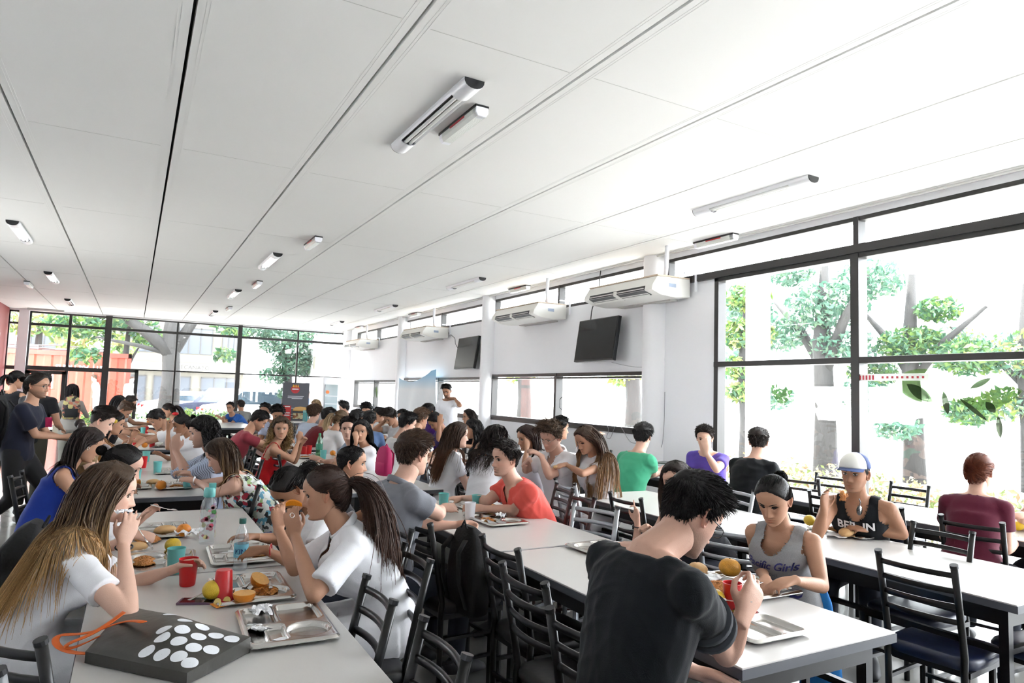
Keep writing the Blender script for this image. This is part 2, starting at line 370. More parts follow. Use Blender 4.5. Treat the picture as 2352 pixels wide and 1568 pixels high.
# inner glass door leaf standing open
dr = thing('door_1', None, None); dr['kind'] = 'structure'
MB().box((.02, YF-.12, 0), (.12, YF-.04, 1.98)).box((-.70, YF-.12, 1.90), (.1, YF-.04, 1.98)).box((-.70, YF-.12, 0), (.1, YF-.04, .10)).build('door_frame', M_FRAME, dr)
MB().box((-.70, YF-.09, .10), (.02, YF-.08, 1.90)).build('door_pane', M_GLASS, dr)
MB().tube([(.04, YF-.14, .95), (.04, YF-.2, 1.0), (.04, YF-.2, 1.2), (.04, YF-.14, 1.25)], .012, 8).build('door_handle', M_STEEL, dr)
dr2 = thing('door_2', None, None); dr2['kind'] = 'structure'
d = MB()
for a, b, c, e in ((-2.80, -2.70, 0, 1.86), (-1.90, -1.80, 0, 1.86), (-2.8, -1.8, 1.76, 1.86), (-2.8, -1.8, 0, .1)): d.box((a, YF-.08, c), (b, YF-.01, e))
d.build('door_frame', M_FRAME, dr2); MB().box((-2.7, YF-.05, .1), (-1.9, YF-.04, 1.76)).build('door_pane', M_GLASS, dr2)

# ---------------------------------------------------------------- outdoors
mg = mat('sunlit_paving', (.62, .60, .56), .85, noise=.15, nscale=.8)
gm = MB().box((-60, -40, -.4), (90, 90, -.16)); struct('ground', gm, mg)
lawn = MB()
for i in range(60):
    pass
def leaf_cloud(mb, blobs, n, size, cols, flat=.6):
    blobs = A(blobs); w = blobs[:, 3]**2; idx = np.random.choice(len(blobs), n, p=w/w.sum())
    d = unit(np.random.randn(n, 3)); rr = np.random.rand(n)**.33
    c = blobs[idx, :3] + d*rr[:, None]*blobs[idx, 3:4]*A([1, 1, flat])
    nrm = unit(np.random.randn(n, 3)+A([0, 0, .7])); a = unit(np.cross(nrm, np.random.randn(n, 3))); b = np.cross(nrm, a)
    s_ = size*(.6+.8*np.random.rand(n))[:, None]
    V = np.stack([c-a*s_, c+b*s_*.45+nrm*s_*.1, c+a*s_, c-b*s_*.45+nrm*s_*.1], 1)
    cc = A(cols)[np.random.randint(0, len(cols), n)]*(.75+.5*np.random.rand(n, 1))
    mb.add(V.reshape(-1, 3), [np.arange(n*4).reshape(-1, 4)], np.repeat(cc, 4, 0)); return mb
M_LEAF = mat('leaves', (1, 1, 1), .5, attr='Col'); nt = M_LEAF.node_tree
_t = nt.nodes.new('ShaderNodeBsdfTranslucent'); _m = nt.nodes.new('ShaderNodeMixShader'); _m.inputs[0].default_value = .4
_a = [n for n in nt.nodes if n.type == 'ATTRIBUTE'][0]; nt.links.new(_a.outputs['Color'], _t.inputs[0])
_b = nt.nodes['Principled BSDF']; _o = [n for n in nt.nodes if n.type == 'OUTPUT_MATERIAL'][0]
nt.links.new(_b.outputs[0], _m.inputs[1]); nt.links.new(_t.outputs[0], _m.inputs[2]); nt.links.new(_m.outputs[0], _o.inputs[0])
M_BARK = mat('bark', (.024, .023, .022), .9, noise=.4, nscale=5, bump=.03, bscale=9, stretch=(1, 1, .25))
GR = [(.06, .13, .035), (.035, .10, .05), (.10, .17, .035), (.025, .08, .035)]
GY = [(.13, .20, .04), (.18, .21, .05), (.07, .15, .04), (.2, .2, .08)]
TEAL = [(.05, .12, .08), (.07, .15, .10), (.04, .10, .065), (.10, .17, .10)]
def tree(label, x, y, h, r, trunk, n, cols, limbs=(), group='trees outside the windows', size=.16, blobs=None):
    t = thing('tree', label, 'tree', (x, y, -.16), 0, group); m = MB(); H = h*.55
    m.tube([(0, 0, 0), (.05, .04, H*.4), (-.06, .05, H*.8), (0, 0, h*.7)], [trunk*1.25, trunk, trunk*.9, trunk*.4], 12)
    for (dx, dy, dz, rr) in limbs: m.tube([(0, 0, H*.62), (dx*.45, dy*.45, H*.62+dz*.55), (dx, dy, H*.62+dz)], [rr, rr*.8, rr*.35], 10)
    m.build('trunk', M_BARK, t, smooth=True)
    if blobs is None:
        blobs = [(math.cos(a)*r*q, math.sin(a)*r*q, h*(.62+.3*zz), r*s_) for a, q, zz, s_ in [(k*2.4, .25+.5*(k % 3)/2, (k*.37) % 1, .38+.12*((k*7) % 3)) for k in range(10)]]
    c = MB(); leaf_cloud(c, blobs, n, size, cols); c.build('crown', M_LEAF, t, colors=True); return t
tree('big forked tree with pale rough bark beyond the far windows', 1.25, 30, 8.5, 3.2, .34, 2600, GR, [(-2.2, 0, 1.6, .28), (1.6, .3, 2.6, .24), (-2.6, -.3, .5, .1)], size=.15,
     blobs=[(-3.4, 0, 3.9, 1.0), (-2.0, .3, 4.6, 1.1), (1.2, .5, 4.8, .9), (2.2, 0, 4.2, .8), (.2, .5, 5.4, 1.2), (-2.9, 0, 2.7, .55), (2.0, .3, 3.0, .5)])
tree('feathery green tree close outside the far windows, right half', 5.35, 28, 7, 2.4, .20, 6500, TEAL, [(.9, 0, 1.5, .1), (-.8, 0, 1.4, .1)], size=.09,
     blobs=[(-1.1, 0, 4.1, .9), (0, 0, 3.6, 1.2), (.3, 0, 2.7, .95), (-.5, 0, 2.2, .6), (1.0, 0, 3.9, .9), (.1, 0, 1.5, .5), (.9, .1, 2.6, .7), (-1.6, 0, 4.3, .5)])
tree('yellow green tree above the red container', -3.6, 35, 7, 3.0, .16, 1500, GY, size=.17, blobs=[(-2.5, 0, 3.6, 1.2), (-.5, 0, 4.2, 1.1), (1.2, 0, 3.6, 1.0), (3.0, 0, 3.4, .8), (-4, 0, 4, 1.2)])
tree('thin trunk tree before the grey building, far left half', -.3, 33, 6.5, 2.0, .14, 900, GR, [(.5, 0, 1.2, .07)], blobs=[(0, 0, 4.5, 1.1), (.8, 0, 3.7, .8), (-.9, 0, 3.9, .8)])
tr = [('spreading tree seen through the left pane of the big window', 15, 10.9, 7.5, 3.0, .24, 3000, TEAL, [(.6, 2.0, 2.0, .14), (-.4, -1.4, 2.2, .15)], [(0, 0, 4.2, 1.0), (0, -1.2, 4.7, .8), (0, 1.4, 3.6, .8), (.3, -.3, 3.2, .8), (0, 2.5, 4.3, .8), (0, 2.8, 2.8, .7), (-.5, .6, 5.1, .6), (0, 1.6, 1.9, .55), (0, -1.0, 2.0, .6), (0, -1.8, 1.3, .5)]),
      ('tree leaning left behind the window mullion', 16, 9.3, 7, 2.6, .2, 2000, GR, [(0, 1.3, 1.8, .12), (0, -1.6, 1.6, .1)], [(0, 0, 3.2, .8), (0, -1.2, 2.9, .7), (0, 1.0, 2.6, .6), (0, -.6, 4.0, .5), (0, .6, 1.6, .5), (0, -1.2, 1.7, .5)]),
      ('pale tree seen through the right pane of the big window', 17, 7.4, 6.5, 2.8, .14, 1700, GY+TEAL, [(0, 1.6, 1.5, .08), (0, -1.5, 1.8, .08)], [(0, 0, 3.0, .9), (0, -1.6, 3.1, .8), (0, 1.5, 3.3, .7), (0, -2.6, 2.6, .7), (0, .4, 1.9, .6), (0, -1.6, 1.8, .5)]),
      ('low leafy tree at the right end of the big window', 15, 4.6, 5.5, 2.2, .12, 1500, TEAL+GR, [(0, -1.2, 1.4, .07)], [(0, 0, 2.5, .8), (0, -1.2, 2.8, .7), (0, 1.2, 2.3, .7)]),
      ('tree at the left edge of the big window beside the white pillar', 13, 11.6, 6, 1.6, .15, 1300, GR+GY, [], [(0, 0, 4.3, .6), (0, 0, 3.4, .7), (.1, .1, 2.6, .55), (0, .1, 2.0, .45)])]
for a in tr: tree(a[0], a[1], a[2], a[3], a[4], a[5], int(a[6]*2.2), a[7], a[8], size=.085, blobs=a[9])
for k, (x, y, lab) in enumerate([(14, 24, 'dark trunk outside the nearest low strip window'), (15, 30, 'trunk outside the middle low strip window'), (16, 19.5, 'trunk with leaves outside the nearest low strip window, right pane'), (14.5, 40, 'tree outside the farthest low strip window')]):
    tree(lab, x, y, 7, 2, .28, 700, GY, [(.2, .9, 1.4, .1)], blobs=[(0, .5, 2.6, .7), (0, -.8, 3.6, .9), (0, 1.2, 3.6, .8)])
# hedge
hb = [(8.9+random.uniform(-.2, .2), y, .25+random.uniform(-.05, .2), .42) for y in np.arange(-1, 9.5, .35)]
c = MB(); leaf_cloud(c, hb, 9000, .045, [(.20, .18, .08), (.30, .25, .13), (.12, .16, .05), (.24, .15, .08), (.2, .2, .1)], .9)
tag(c.build('hedge', M_LEAF, None, colors=True), 'low yellowish hedge outside the big window', 'hedge')
hb = [(random.uniform(.6, 3.2), 26.4+random.uniform(0, 1.4), .1+random.uniform(0, .35), .32) for k in range(26)]+[(-.5+random.uniform(-.8, .6), 26.5, .3, .3) for k in range(8)]
c = MB(); leaf_cloud(c, hb, 3200, .07, GR+GY, .9)
tag(c.build('shrub_bed', M_LEAF, None, colors=True), 'green shrubs at the foot of the far windows', 'shrub')
# white pillar outside, fence
tag(MB().tube([(9.3, 8.05, -.16), (9.3, 8.05, 3.9)], .2, 20).build('outdoor_pillar', M_COLN, None, auto=True), 'white round pillar outside the big window, left pane', 'pillar')
fn = thing('garden_fence', 'white rail fence behind the trees outside the big window', 'fence', (18, 8, -.16))
for z in (.9, 1.4): MB().box((-.02, -5, z), (.02, 6, z+.05)).build('rail', M_COLN, fn)
for y in np.arange(-5, 6.1, .9): MB().box((-.03, y-.03, 0), (.03, y+.03, 1.6)).build('post', M_COLN, fn)
# red container
ct = thing('shipping_container', 'orange red corrugated container outside the far left windows', 'container', (-4.2, 33.3, -.16))
ys = []; xs = np.arange(-4.0, 4.01, .07); P = [(x, -1.25+(.05 if int((x+4)/.28) % 2 else 0)) for x in xs]
V = np.array([[(p[0], p[1], z) for p in P] for z in (.15, 2.75)]); m = MB().grid(V)
m.box((-4, -1.12, .15), (4, 1.2, 2.75)); m.build('corrugated_body', mat('container_red', (.26, .045, .022), .5, noise=.15, nscale=2), ct)
fr = MB()
for x in (-4.05, 3.95): fr.box((x, -1.3, 0), (x+.12, -1.15, 2.9))
fr.box((-4.05, -1.3, 2.72), (4.07, -1.15, 2.9)); fr.box((-4.05, -1.3, 0), (4.07, -1.15, .18)); fr.build('frame', mat('container_frame', (.24, .04, .025), .5), ct)
V, F = text_mesh('SUDU 306 1150', .26, bold=.006); V = np.c_[V[:, 0], V[:, 2], V[:, 1]]+A([2.35, -1.32, 2.25]); m = MB(); m.add(V, [np.array([f]) for f in F]); m.build('lettering', M_WHITEP, ct)
j = MB()
for k in range(40): a = A([random.uniform(-3.6, 3.4), random.uniform(-1, .6), 2.95+random.uniform(0, .18)]); d = A([random.uniform(.3, 1.2), random.uniform(-.2, .2), random.uniform(-.06, .06)]); j.tube([a-d/2, a+d/2], random.uniform(.015, .05), 6)
j.build('scrap_on_roof', mat('scrap_metal', (.12, .12, .12), .6), ct)
# buildings
def building(label, x0, x1, y, h, wall, wins, sign=None):
    b = thing('building', label, 'building', ((x0+x1)/2, y, -.16), 0, 'buildings beyond the far windows'); w = (x1-x0)/2
    MB().box((-w, 0, 0), (w, 6, h)).build('wall', wall, b); MB().box((-w, -.35, 2.5), (w, 0, 3.0)).build('ledge', mat('pale_ledge', (.2, .19, .15), .8), b)
    for wx, wz, ww, wh in wins:
        f = MB().box((wx-ww/2, -.06, wz), (wx+ww/2, .02, wz+wh)).build('window', mat('ext_window_dark', (.03, .036, .045), .3), b)
        mm = MB()
        for q in np.linspace(-ww/2, ww/2, 4): mm.box((wx+q-.03, -.1, wz), (wx+q+.03, -.05, wz+wh))
        mm.box((wx-ww/2, -.1, wz+wh-.06), (wx+ww/2, -.05, wz+wh)); mm.build('glazing_bars', M_FRAME, f)
    if sign:
        V, F = text_mesh(sign, .34, bold=.008); V = np.c_[V[:, 0], V[:, 2], V[:, 1]]+A([w*.2, -.38, 2.75]); m = MB(); m.add(V, [np.array([f]) for f in F]); m.build('lettering', M_FRAME, b)
    return b
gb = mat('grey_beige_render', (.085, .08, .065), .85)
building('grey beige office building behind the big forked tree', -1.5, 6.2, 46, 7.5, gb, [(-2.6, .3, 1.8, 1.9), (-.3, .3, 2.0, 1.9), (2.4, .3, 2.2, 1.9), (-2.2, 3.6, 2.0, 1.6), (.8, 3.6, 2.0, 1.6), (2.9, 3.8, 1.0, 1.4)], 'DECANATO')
building('pale low building behind the container', -14, -2.2, 50, 5.5, mat('pale_render', (.3, .3, .27), .85), [(3.5, 3.2, 2.0, 1.4), (-2.5, 3.2, 2, 1.4)])
building('white walled building at the right end of the far windows', 6.15, 14, 27.2, 3.9, mat('white_render', (.85, .85, .86), .85), [])
# cars
def car(label, x, y, rz, col, suv=False):
    c = thing('car', label, 'car', (x, y, -.16), rz, 'cars parked beyond the far windows'); hgt = 1.62 if suv else 1.42
    prof = A([(-2.1, .35), (-2.15, .7), (-1.9, .92), (-1.35, 1.0), (-.75, hgt), (.75, hgt), (1.45, 1.02), (2.05, .9), (2.15, .6), (2.1, .35)])
    V = []
    for yy, sc in ((-.82, .0), (-.85, 1), (.85, 1), (.82, 0)):
        V.append([(p[0], yy*(1 if p[1] < 1.05 else .82), p[1]) for p in prof])
    cc = len(prof); m = MB()
    L = A([(p[0], -.86*(1 if p[1] < 1.05 else .80), p[1]) for p in prof]); Rr = L*A([1, -1, 1]); m.grid(np.stack([L, Rr])[:, :], wrap=True)
    j = np.arange(cc); m.add(L, [j[None]]); m.add(Rr, [j[::-1][None]]); m.build('body', col, c)
    g = MB()
    for sgn in (-1, 1):
        q = A([(-1.15, 1.02), (-.68, hgt-.1), (.68, hgt-.1), (1.2, 1.02)]); Pq = np.c_[q[:, 0], np.full(4, 0), q[:, 1]]
        Pq[:, 1] = sgn*np.array([.875, .72, .72, .875]); g.add(Pq, [np.array([[0, 1, 2, 3]])])
    g.build('side_glass', mat('car_glass', (.05, .07, .09), .1), c)
    for wx in (-1.35, 1.35):
        for sgn in (-1, 1):
            w_ = MB().tube([(wx, sgn*.70, .34), (wx, sgn*.9, .34)], .34, 24).build('wheel', mat('tyre', (.03, .03, .035), .8), c)
            MB().tube([(wx, sgn*.88, .34), (wx, sgn*.915, .34)], .19, 12).build('hub', M_SILVER, w_)
    lt = MB().box((-2.14, -.8, .62), (-2.0, -.5, .82)).box((-2.14, .5, .62), (-2.0, .8, .82)); lt.build('light', M_REDP, c); return c
mwc = mat('white_car_paint', (.85, .86, .88), .25, coat=.5)
car('white car parked behind the big tree, left', 2.4, 34, .1, mwc); car('white hatchback before the feathery tree', 4.5, 30, .06, mwc, True)
car('dark off roader half hidden behind the white hatchback', 3.6, 31.6, -.1, mat('dark_car_paint', (.05, .06, .10), .25, coat=.5), True); car('silver car behind the feathery tree', 6.6, 33, .0, mat('silver_car_paint', (.5, .52, .56), .3, .5))
# window leaf stickers (real film decals)
def leaf_shape(m, c, ax, ln, wd, ang, t=.002):
    th = np.linspace(0, 1, 9); up = np.sin(th*np.pi)**.8*wd; pts = np.r_[np.c_[th*ln-ln/2, up], np.c_[th[::-1][1:-1]*ln-ln/2, -up[1:-1]]]
    ca, sa = math.cos(ang), math.sin(ang); pts = pts @ A([[ca, sa], [-sa, ca]])
    P3 = np.c_[np.full(len(pts), c[0]), c[1]+pts[:, 0], c[2]+pts[:, 1]] if ax == 'x' else np.c_[c[0]+pts[:, 0], np.full(len(pts), c[1]), c[2]+pts[:, 1]]
    n = len(P3); m.add(np.vstack([P3, P3+(A([t, 0, 0]) if ax == 'x' else A([0, t, 0]))]), [np.arange(n)[None], (np.arange(n)+n)[::-1][None]])
sk = mat_thin('green_window_film', (.72, .86, .66), .02, .3, (.16, .22, .08), .35); sd = mat_thin('olive_window_film', (.6, .66, .55), .02, .3, (.06, .08, .05), .75)
X_ = XR+.02
for (u, v, ln, wd, an, mm, lab) in [(1795, 890, .42, .15, 1.5, sk, 'lime green oval leaf sticker on the big window, left pane'), (2112, 902, .30, .055, .6, sd, 'dark olive leaf sticker on the big window'), (2172, 925, .22, .03, 1.4, sd, 'dark sprig sticker below the olive leaf on the big window'),
    (2252, 880, .20, .025, -.5, sd, 'dark sprig sticker near the top of the big window, right pane'), (2235, 940, .3, .02, .7, sd, 'curved twig sticker on the big window, right pane'), (2275, 935, .12, .035, .9, sd, 'small twin leaf sticker on the big window'), (2120, 885, .62, .16, .15, sk, 'large pale green leaf sticker behind the olive one'), (2260, 905, .6, .14, -.1, sk, 'large pale green leaf sticker at the right edge'), (2295, 980, .2, .025, 1.5, sd, 'lowest sprig sticker on the big window')]:
    m = MB(); p = PX(u, v, X_); leaf_shape(m, p, 'x', ln, wd, an); tag(m.build('leaf_sticker', mm, None), lab, 'sticker', 'leaf stickers on the big window')
for (u, v, ln, wd, an, lb) in [(1232, 912, .3, .06, 1.5, 'green leaf sticker on the left pane of the nearest low strip window'), (1347, 912, .36, .055, 1.5, 'largest green leaf sticker on the right pane of the nearest low strip window'), (1378, 920, .2, .04, 1.2, 'rightmost small leaf sticker on the nearest low strip window'), (865, 900, .4, .07, 1.4, 'leaf sticker left of the bar on the farthest low strip window'), (895, 905, .4, .07, 1.6, 'leaf sticker right of the bar on the farthest low strip window'), (1365, 913, .12, .04, 1.4, 'tiny leaf sticker between two larger ones on the nearest low strip window')]:
    m = MB(); p = PX(u, v, XR+.02); leaf_shape(m, p, 'x', ln, wd, an)
    tag(m.build('leaf_sticker', sk, None), lb, 'sticker', 'leaf stickers on the strip windows')
ws = thing('warning_tape', 'white and red notice strip stuck on the big window', 'notice', tuple(PX(2048, 866, XR-.02)))
MB().box((-.004, -.36, -.035), (.004, .36, .035)).build('strip', mat_thin('notice_film', (1, 1, 1), .05, .3, (.9, .9, .9), .8), ws)
m = MB()
for k in range(5): m.box((-.007, .34-k*.035-.018, -.025), (-.004, .34-k*.035, .02))
for k in range(9): m.box((-.007, .10-k*.05-.02, -.012), (-.004, .10-k*.05, .010))
m.build('print', mat('notice_red', (.5, .05, .07), .6), ws)
# ================================================================ CEILING AND WALL FITTINGS
def long_lamp():
    t = thing('ceiling_lamp', '', 'ceiling lamp', (0, 0, ZC), 0, 'long twin tube ceiling lamps')
    th = np.linspace(0, np.pi, 11); L = 1.45
    def shell(y0, y1, name, m, k0=0, k1=11):
        P = [(-.074*math.cos(a), -.062*math.sin(a)**.8) for a in th[k0:k1]]
        g = np.array([[(p[0], y, p[1]-.004) for p in P] for y in (y0, y1)]); mb = MB().grid(g); mb.grid(np.array([[(p[0]*.96, y, p[1]*.93) for p in P] for y in (y0, y1)])); return mb
    mb = shell(0, .22, '', 0); mb2 = shell(L-.22, L, '', 0)
    o = mb.build('end_cover', M_LAMP, t, smooth=True); mb2.build('end_cover', M_LAMP, t, smooth=True)
    s = MB()
    for sg in (-1, 1):
        P = [(sg*.074, -.003), (sg*.072, -.022), (sg*.064, -.038), (sg*.052, -.022), (sg*.046, -.004)]
        s.grid(np.array([[(p[0], y, p[1]) for p in P] for y in (.2, L-.2)]))
    s.box((-.074, 0, -.010), (.074, L, 0)); s.build('side_rails', M_LAMP, t)
    for y in (-.006, L):
        e = MB().poly([(-.072*math.cos(a), -.062*math.sin(a)**.8) for a in th], .008, R=[[1, 0, 0], [0, 0, 1], [0, 1, 0]], o=(0, y, -.003)); e.build('end_cap', M_BLKPL, t)
    MB().box((-.044, .21, -.018), (.044, L-.21, -.010)).build('reflector', mat('mirror_reflector', (.25, .24, .22), .15, 1), t)
    for x in (-.021, .021): MB().tube([(x, .2, -.036), (x, L-.2, -.036)], .014, 10).build('tube', M_OFFT, t)
    return t
LL = [((1.838, 3.93), 'nearest long twin tube ceiling lamp, unlit, beside an emergency light'), ((-1.53, 10.88), 'long lamp at the far left edge of the ceiling, lit'), ((-1.575, 15.64), 'second lit long lamp on the left ceiling row'), ((-1.61, 20.55), 'farthest long lamp on the left ceiling row'),
      ((1.825, 10.85), 'lit long lamp in the middle ceiling row, second from the camera'), ((1.848, 15.56), 'lit long lamp in the middle ceiling row, third from the camera'), ((1.876, 20.5), 'farthest long lamp of the middle ceiling row'),
      ((5.28, 3.95), 'long lamp on the bright ceiling above the big window'), ((5.33, 10.75), 'long lamp on the right ceiling row above the farther television'), ((5.41, 15.6), 'third long lamp on the right ceiling row'), ((5.45, 20.55), 'farthest long lamp of the right ceiling row')]
l0 = long_lamp()
for i, (p, lab) in enumerate(LL):
    if i == 0: l0.location = (p[0], p[1], ZC); l0['label'] = lab; o = l0
    else: o = dup(l0, (p[0], p[1], ZC), 0, lab)
    if i in (1, 2, 4, 5): recolor(o, M_OFFT, M_TUBE)
def em_light():
    t = thing('emergency_light', '', 'emergency light', (0, 0, ZC), 0, 'emergency lights on the ceiling')
    MB().box((-.055, 0, -.022), (.055, .68, 0)).build('base', M_BLKPL, t, bevel=.004)
    P = [(-.05, -.016), (-.05, -.058), (-.033, -.084), (.033, -.084), (.05, -.058), (.05, -.016)]
    m = MB().grid(np.array([[(p[0], y, p[1]) for p in P] for y in (.01, .62)])); m.build('diffuser', mat('prismatic_plastic', (.72, .74, .70), .25, bump=.003, bscale=120), t)
    for y in (-.002, .61): MB().poly(P, .06, R=[[1, 0, 0], [0, 0, 1], [0, 1, 0]], o=(0, y, 0)).build('end_cap', M_WHITEP, t, bevel=.004)
    MB().box((-.057, .2, -.036), (-.051, .45, -.024)).build('sticker', M_REDP, t); return t
EL = [((2.063, 4.26), 'nearest emergency light, next to the unlit long lamp'), ((2.08, 9.27), 'emergency light between two middle row lamps, second from the camera'), ((2.04, 13.95), 'third emergency light of the middle row'), ((2.1, 19.1), 'farthest emergency light of the middle row'),
      ((-2.12, 17.5), 'emergency light on the left ceiling joint'), ((6.36, 5.85), 'emergency light by the wall above the big window'), ((6.40, 10.95), 'emergency light by the wall above the two nearer air conditioners'), ((6.42, 16.6), 'emergency light by the wall above the third air conditioner'), ((6.4, 21.6), 'farthest emergency light by the right wall')]
e0 = em_light()
for i, (p, lab) in enumerate(EL):
    if i == 0: e0.location = (p[0], p[1], ZC); e0['label'] = lab
    else: dup(e0, (p[0], p[1], ZC), 0, lab)
dt = thing('ceiling_diffuser', 'small grey slotted box on the ceiling over the far left windows', 'vent', (-2.4, 24.2, ZC)); MB().box((-.45, -.1, -.06), (.45, .1, 0)).build('body', mat('grey_plastic', (.5, .5, .5), .5), dt)
# conduit along the wall and ceiling edge
tag(MB().tube([(6.47, YB+.2, ZC-.02), (6.47, 24.2, ZC-.02)], .012, 8).build('ceiling_conduit', mat('pale_conduit', (.60, .60, .58), .5), None), 'thin pale conduit running along the ceiling edge of the right wall', 'conduit')
def ac_unit():
    t = thing('air_conditioner', '', 'air conditioner', (0, 0, 0), 0, 'air conditioners along the right wall')
    L = 1.55; x0, x1 = -.68, .0      # front (room side) at x0, back near wall
    P = [(x0, .0), (x0+.02, .07), (x0+.10, .19), (x1, .20), (x1, -.05), (x0+.42, -.075), (x0+.16, -.055)]
    MB().poly(P, L, R=[[1, 0, 0], [0, 0, 1], [0, 1, 0]], o=(0, 0, 0)).build('body', M_AC, t, bevel=.012)
    MB().poly([(x0+.095, .192), (x1, .2), (x1, .215), (x0+.10, .212)], L, R=[[1, 0, 0], [0, 0, 1], [0, 1, 0]]).build('dusty_top', mat('dusty_beige', (.62, .50, .38), .8), t)
    g = MB().poly([(x0-.004, .008), (x0+.015, .062), (x0+.03, .06), (x0+.012, .0)], L-.3, R=[[1, 0, 0], [0, 0, 1], [0, 1, 0]], o=(0, .15, 0)); g.poly([(x0+.004, -.002), (x0+.13, -.05), (x0+.135, -.042), (x0+.015, .005)], L-.3, R=[[1, 0, 0], [0, 0, 1], [0, 1, 0]], o=(0, .15, 0)); go = g.build('outlet_grille', M_BLKPL, t)
    s = MB()
    for q in range(4): a = A([x0-.008+q*.036, 0, .028-q*.024]); s.box((-.004, .16, -.002), (.026, L-.16, .002), R=[[.8, 0, .6], [0, 1, 0], [-.6, 0, .8]], o=a)
    s.build('louvre', M_AC, go)
    d = MB().poly([(x0-.010, -.008), (x0-.006, .05), (x0+.16, -.055), (x0+.14, -.062)], .07, R=[[1, 0, 0], [0, 0, 1], [0, 1, 0]], o=(0, L/2-.035, 0)); d.build('outlet_divider', M_AC, t)
    MB().box((x0+.30, -.004, .06), (x0+.42, 0, .11)).build('control_panel', mat('panel_blue', (.35, .42, .55), .4), t)
    MB().box((-.02, -.13, .02), (.0, -.10, .26)).box((-.22, -.13, .24), (.0, -.10, .26)).build('bracket', M_WHITEP, t)
    MB().box((x0+.5, .2, -.085), (x0+.64, 1.35, -.06)).build('air_intake', mat('grey_grille', (.5, .49, .46), .6), t)
    pp = MB().tube([(-.30, .18, .2), (-.33, .12, .30), (-.36, .08, .42), (-.36, .07, ZC-3.02)], .03, 12).build('pipe', M_WHITEP, t, smooth=True)
    return t
ac0 = ac_unit()
for i, (y, z, lab) in enumerate([(6.82, 3.04, 'nearest white air conditioner beside the big window'), (9.85, 2.99, 'air conditioner above and left of the nearer television'), (14.95, 2.95, 'air conditioner hanging left of the farther television'), (20.3, 2.94, 'farthest air conditioner, by the white far corner')]):
    if i == 0: ac0.location = (XR-.05, y, z); ac0['label'] = lab
    else: dup(ac0, (XR-.05, y, z), 0, lab)
def tv(lab, y0, y1, zb, zt, u):
    yc, zc = (y0+y1)/2, (zb+zt)/2; t = thing('television', lab, 'television', (XR-.16, yc, zc)); w, h = (y1-y0)/2, (zt-zb)/2
    t.rotation_euler = (0, math.radians(8), math.radians(-3))
    MB().box((-.03, -w, -h), (.03, w, h)).build('body', M_BLKPL, t, bevel=.006)
    MB().box((-.033, -w+.02, -h+.03), (-.030, w-.02, h-.02)).build('screen', mat('dark_screen', (.012, .013, .013), .10, 0, .35), t)
    MB().box((.03, -.12, -.12), (.12, .12, .12)).build('wall_mount', M_BLKPL, t)
    return t
tv('wall television over the nearest low strip window', 8.22, 9.35, 2.16, 2.86, 0); tv('wall television near the standing person in white', 13.05, 14.2, 2.12, 2.84, 0)
def cable(lab, pts, r=.006, m=None, cat='cable', name='cable'):
    P = A(pts); t = np.linspace(0, 1, len(P)); tt = np.linspace(0, 1, len(P)*6)
    Q = np.stack([np.interp(tt, t, P[:, k]) for k in range(3)], 1)
    for _ in range(4): Q[1:-1] = (Q[:-2]+Q[1:-1]*2+Q[2:])/4
    return tag(MB().tube(Q, r, 6).build(name, m or M_BLKPL, None, smooth=True), lab, cat)
GC = mat('grey_cable', (.35, .35, .37), .5)
w = lambda u, v: PX(u, v, XR-.035)
cable('dark cable hanging from the ceiling to the nearer television', [PX(1381, 612, XR-.1), PX(1376, 650, XR-.08), PX(1378, 675, XR-.06), PX(1360, 705, XR-.05), PX(1356, 740, XR-.12)], .009)
cable('tangled grey cable looping below the nearest low strip window', [w(1385, 964), w(1400, 985), w(1392, 1005), w(1402, 1008), w(1410, 985), w(1418, 970), w(1430, 985), w(1440, 1005), w(1450, 1017), w(1470, 1018)], .005, GC)
cable('thin grey cable running down the wall beside the first column', [w(1527, 900), w(1526, 960), w(1522, 1020), w(1512, 1045), w(1505, 1052)], .005, GC)
cable('thin cable from the nearer television to the first column', [w(1405, 832), w(1430, 838), w(1460, 843), w(1488, 843)], .004, GC)
cable('short black cable beside the farther television', [w(1022, 758), w(1035, 768), w(1045, 776), w(1046, 790), w(1052, 800)], .007)
# sky blue and white flag hung at the second column
fl = MB(); n_, m_ = 26, 16
tl, tr_, bl, br = PX(917, 868, 6.36), PX(1003, 848, 6.42), PX(917, 965, 6.34), PX(1001, 972, 6.42)
g = np.zeros((n_, m_, 3))
for i in range(n_):
    for j in range(m_):
        a, b = j/(m_-1), i/(n_-1); p = (tl*(1-a)+tr_*a)*(1-b)+(bl*(1-a)+br*a)*b
        sag = .30*math.sin(math.pi*min(1, a*1.15))*(1-b)*.6; g[i, j] = p+A([-.05*math.sin(a*14+b*3)*(.3+b), 0, -sag])
fl.slab(g, (.004, 0, 0)); fm = mat('flag_cloth', (.8, .8, .82), .85); o = fl.build('flag', fm, None, smooth=True)
nt = fm.node_tree; tc = nt.nodes.new('ShaderNodeTexCoord'); sp = nt.nodes.new('ShaderNodeSeparateXYZ'); nt.links.new(tc.outputs['Generated'], sp.inputs[0])
r = nt.nodes.new('ShaderNodeValToRGB'); el = r.color_ramp.elements; el[0].position = 0; el[0].color = (.50, .70, .86, 1); el[1].position = .9; el[1].color = (.35, .62, .84, 1)
for p_, c_ in ((.12, (.86, .9, .93, 1)), (.62, (.88, .92, .95, 1))): e_ = el.new(p_); e_.color = c_
nt.links.new(sp.outputs[2], r.inputs[0]); nt.links.new(r.outputs[0], nt.nodes['Principled BSDF'].inputs['Base Color'])
tag(o, 'sky blue and white flag hung beside the standing person in white', 'flag')
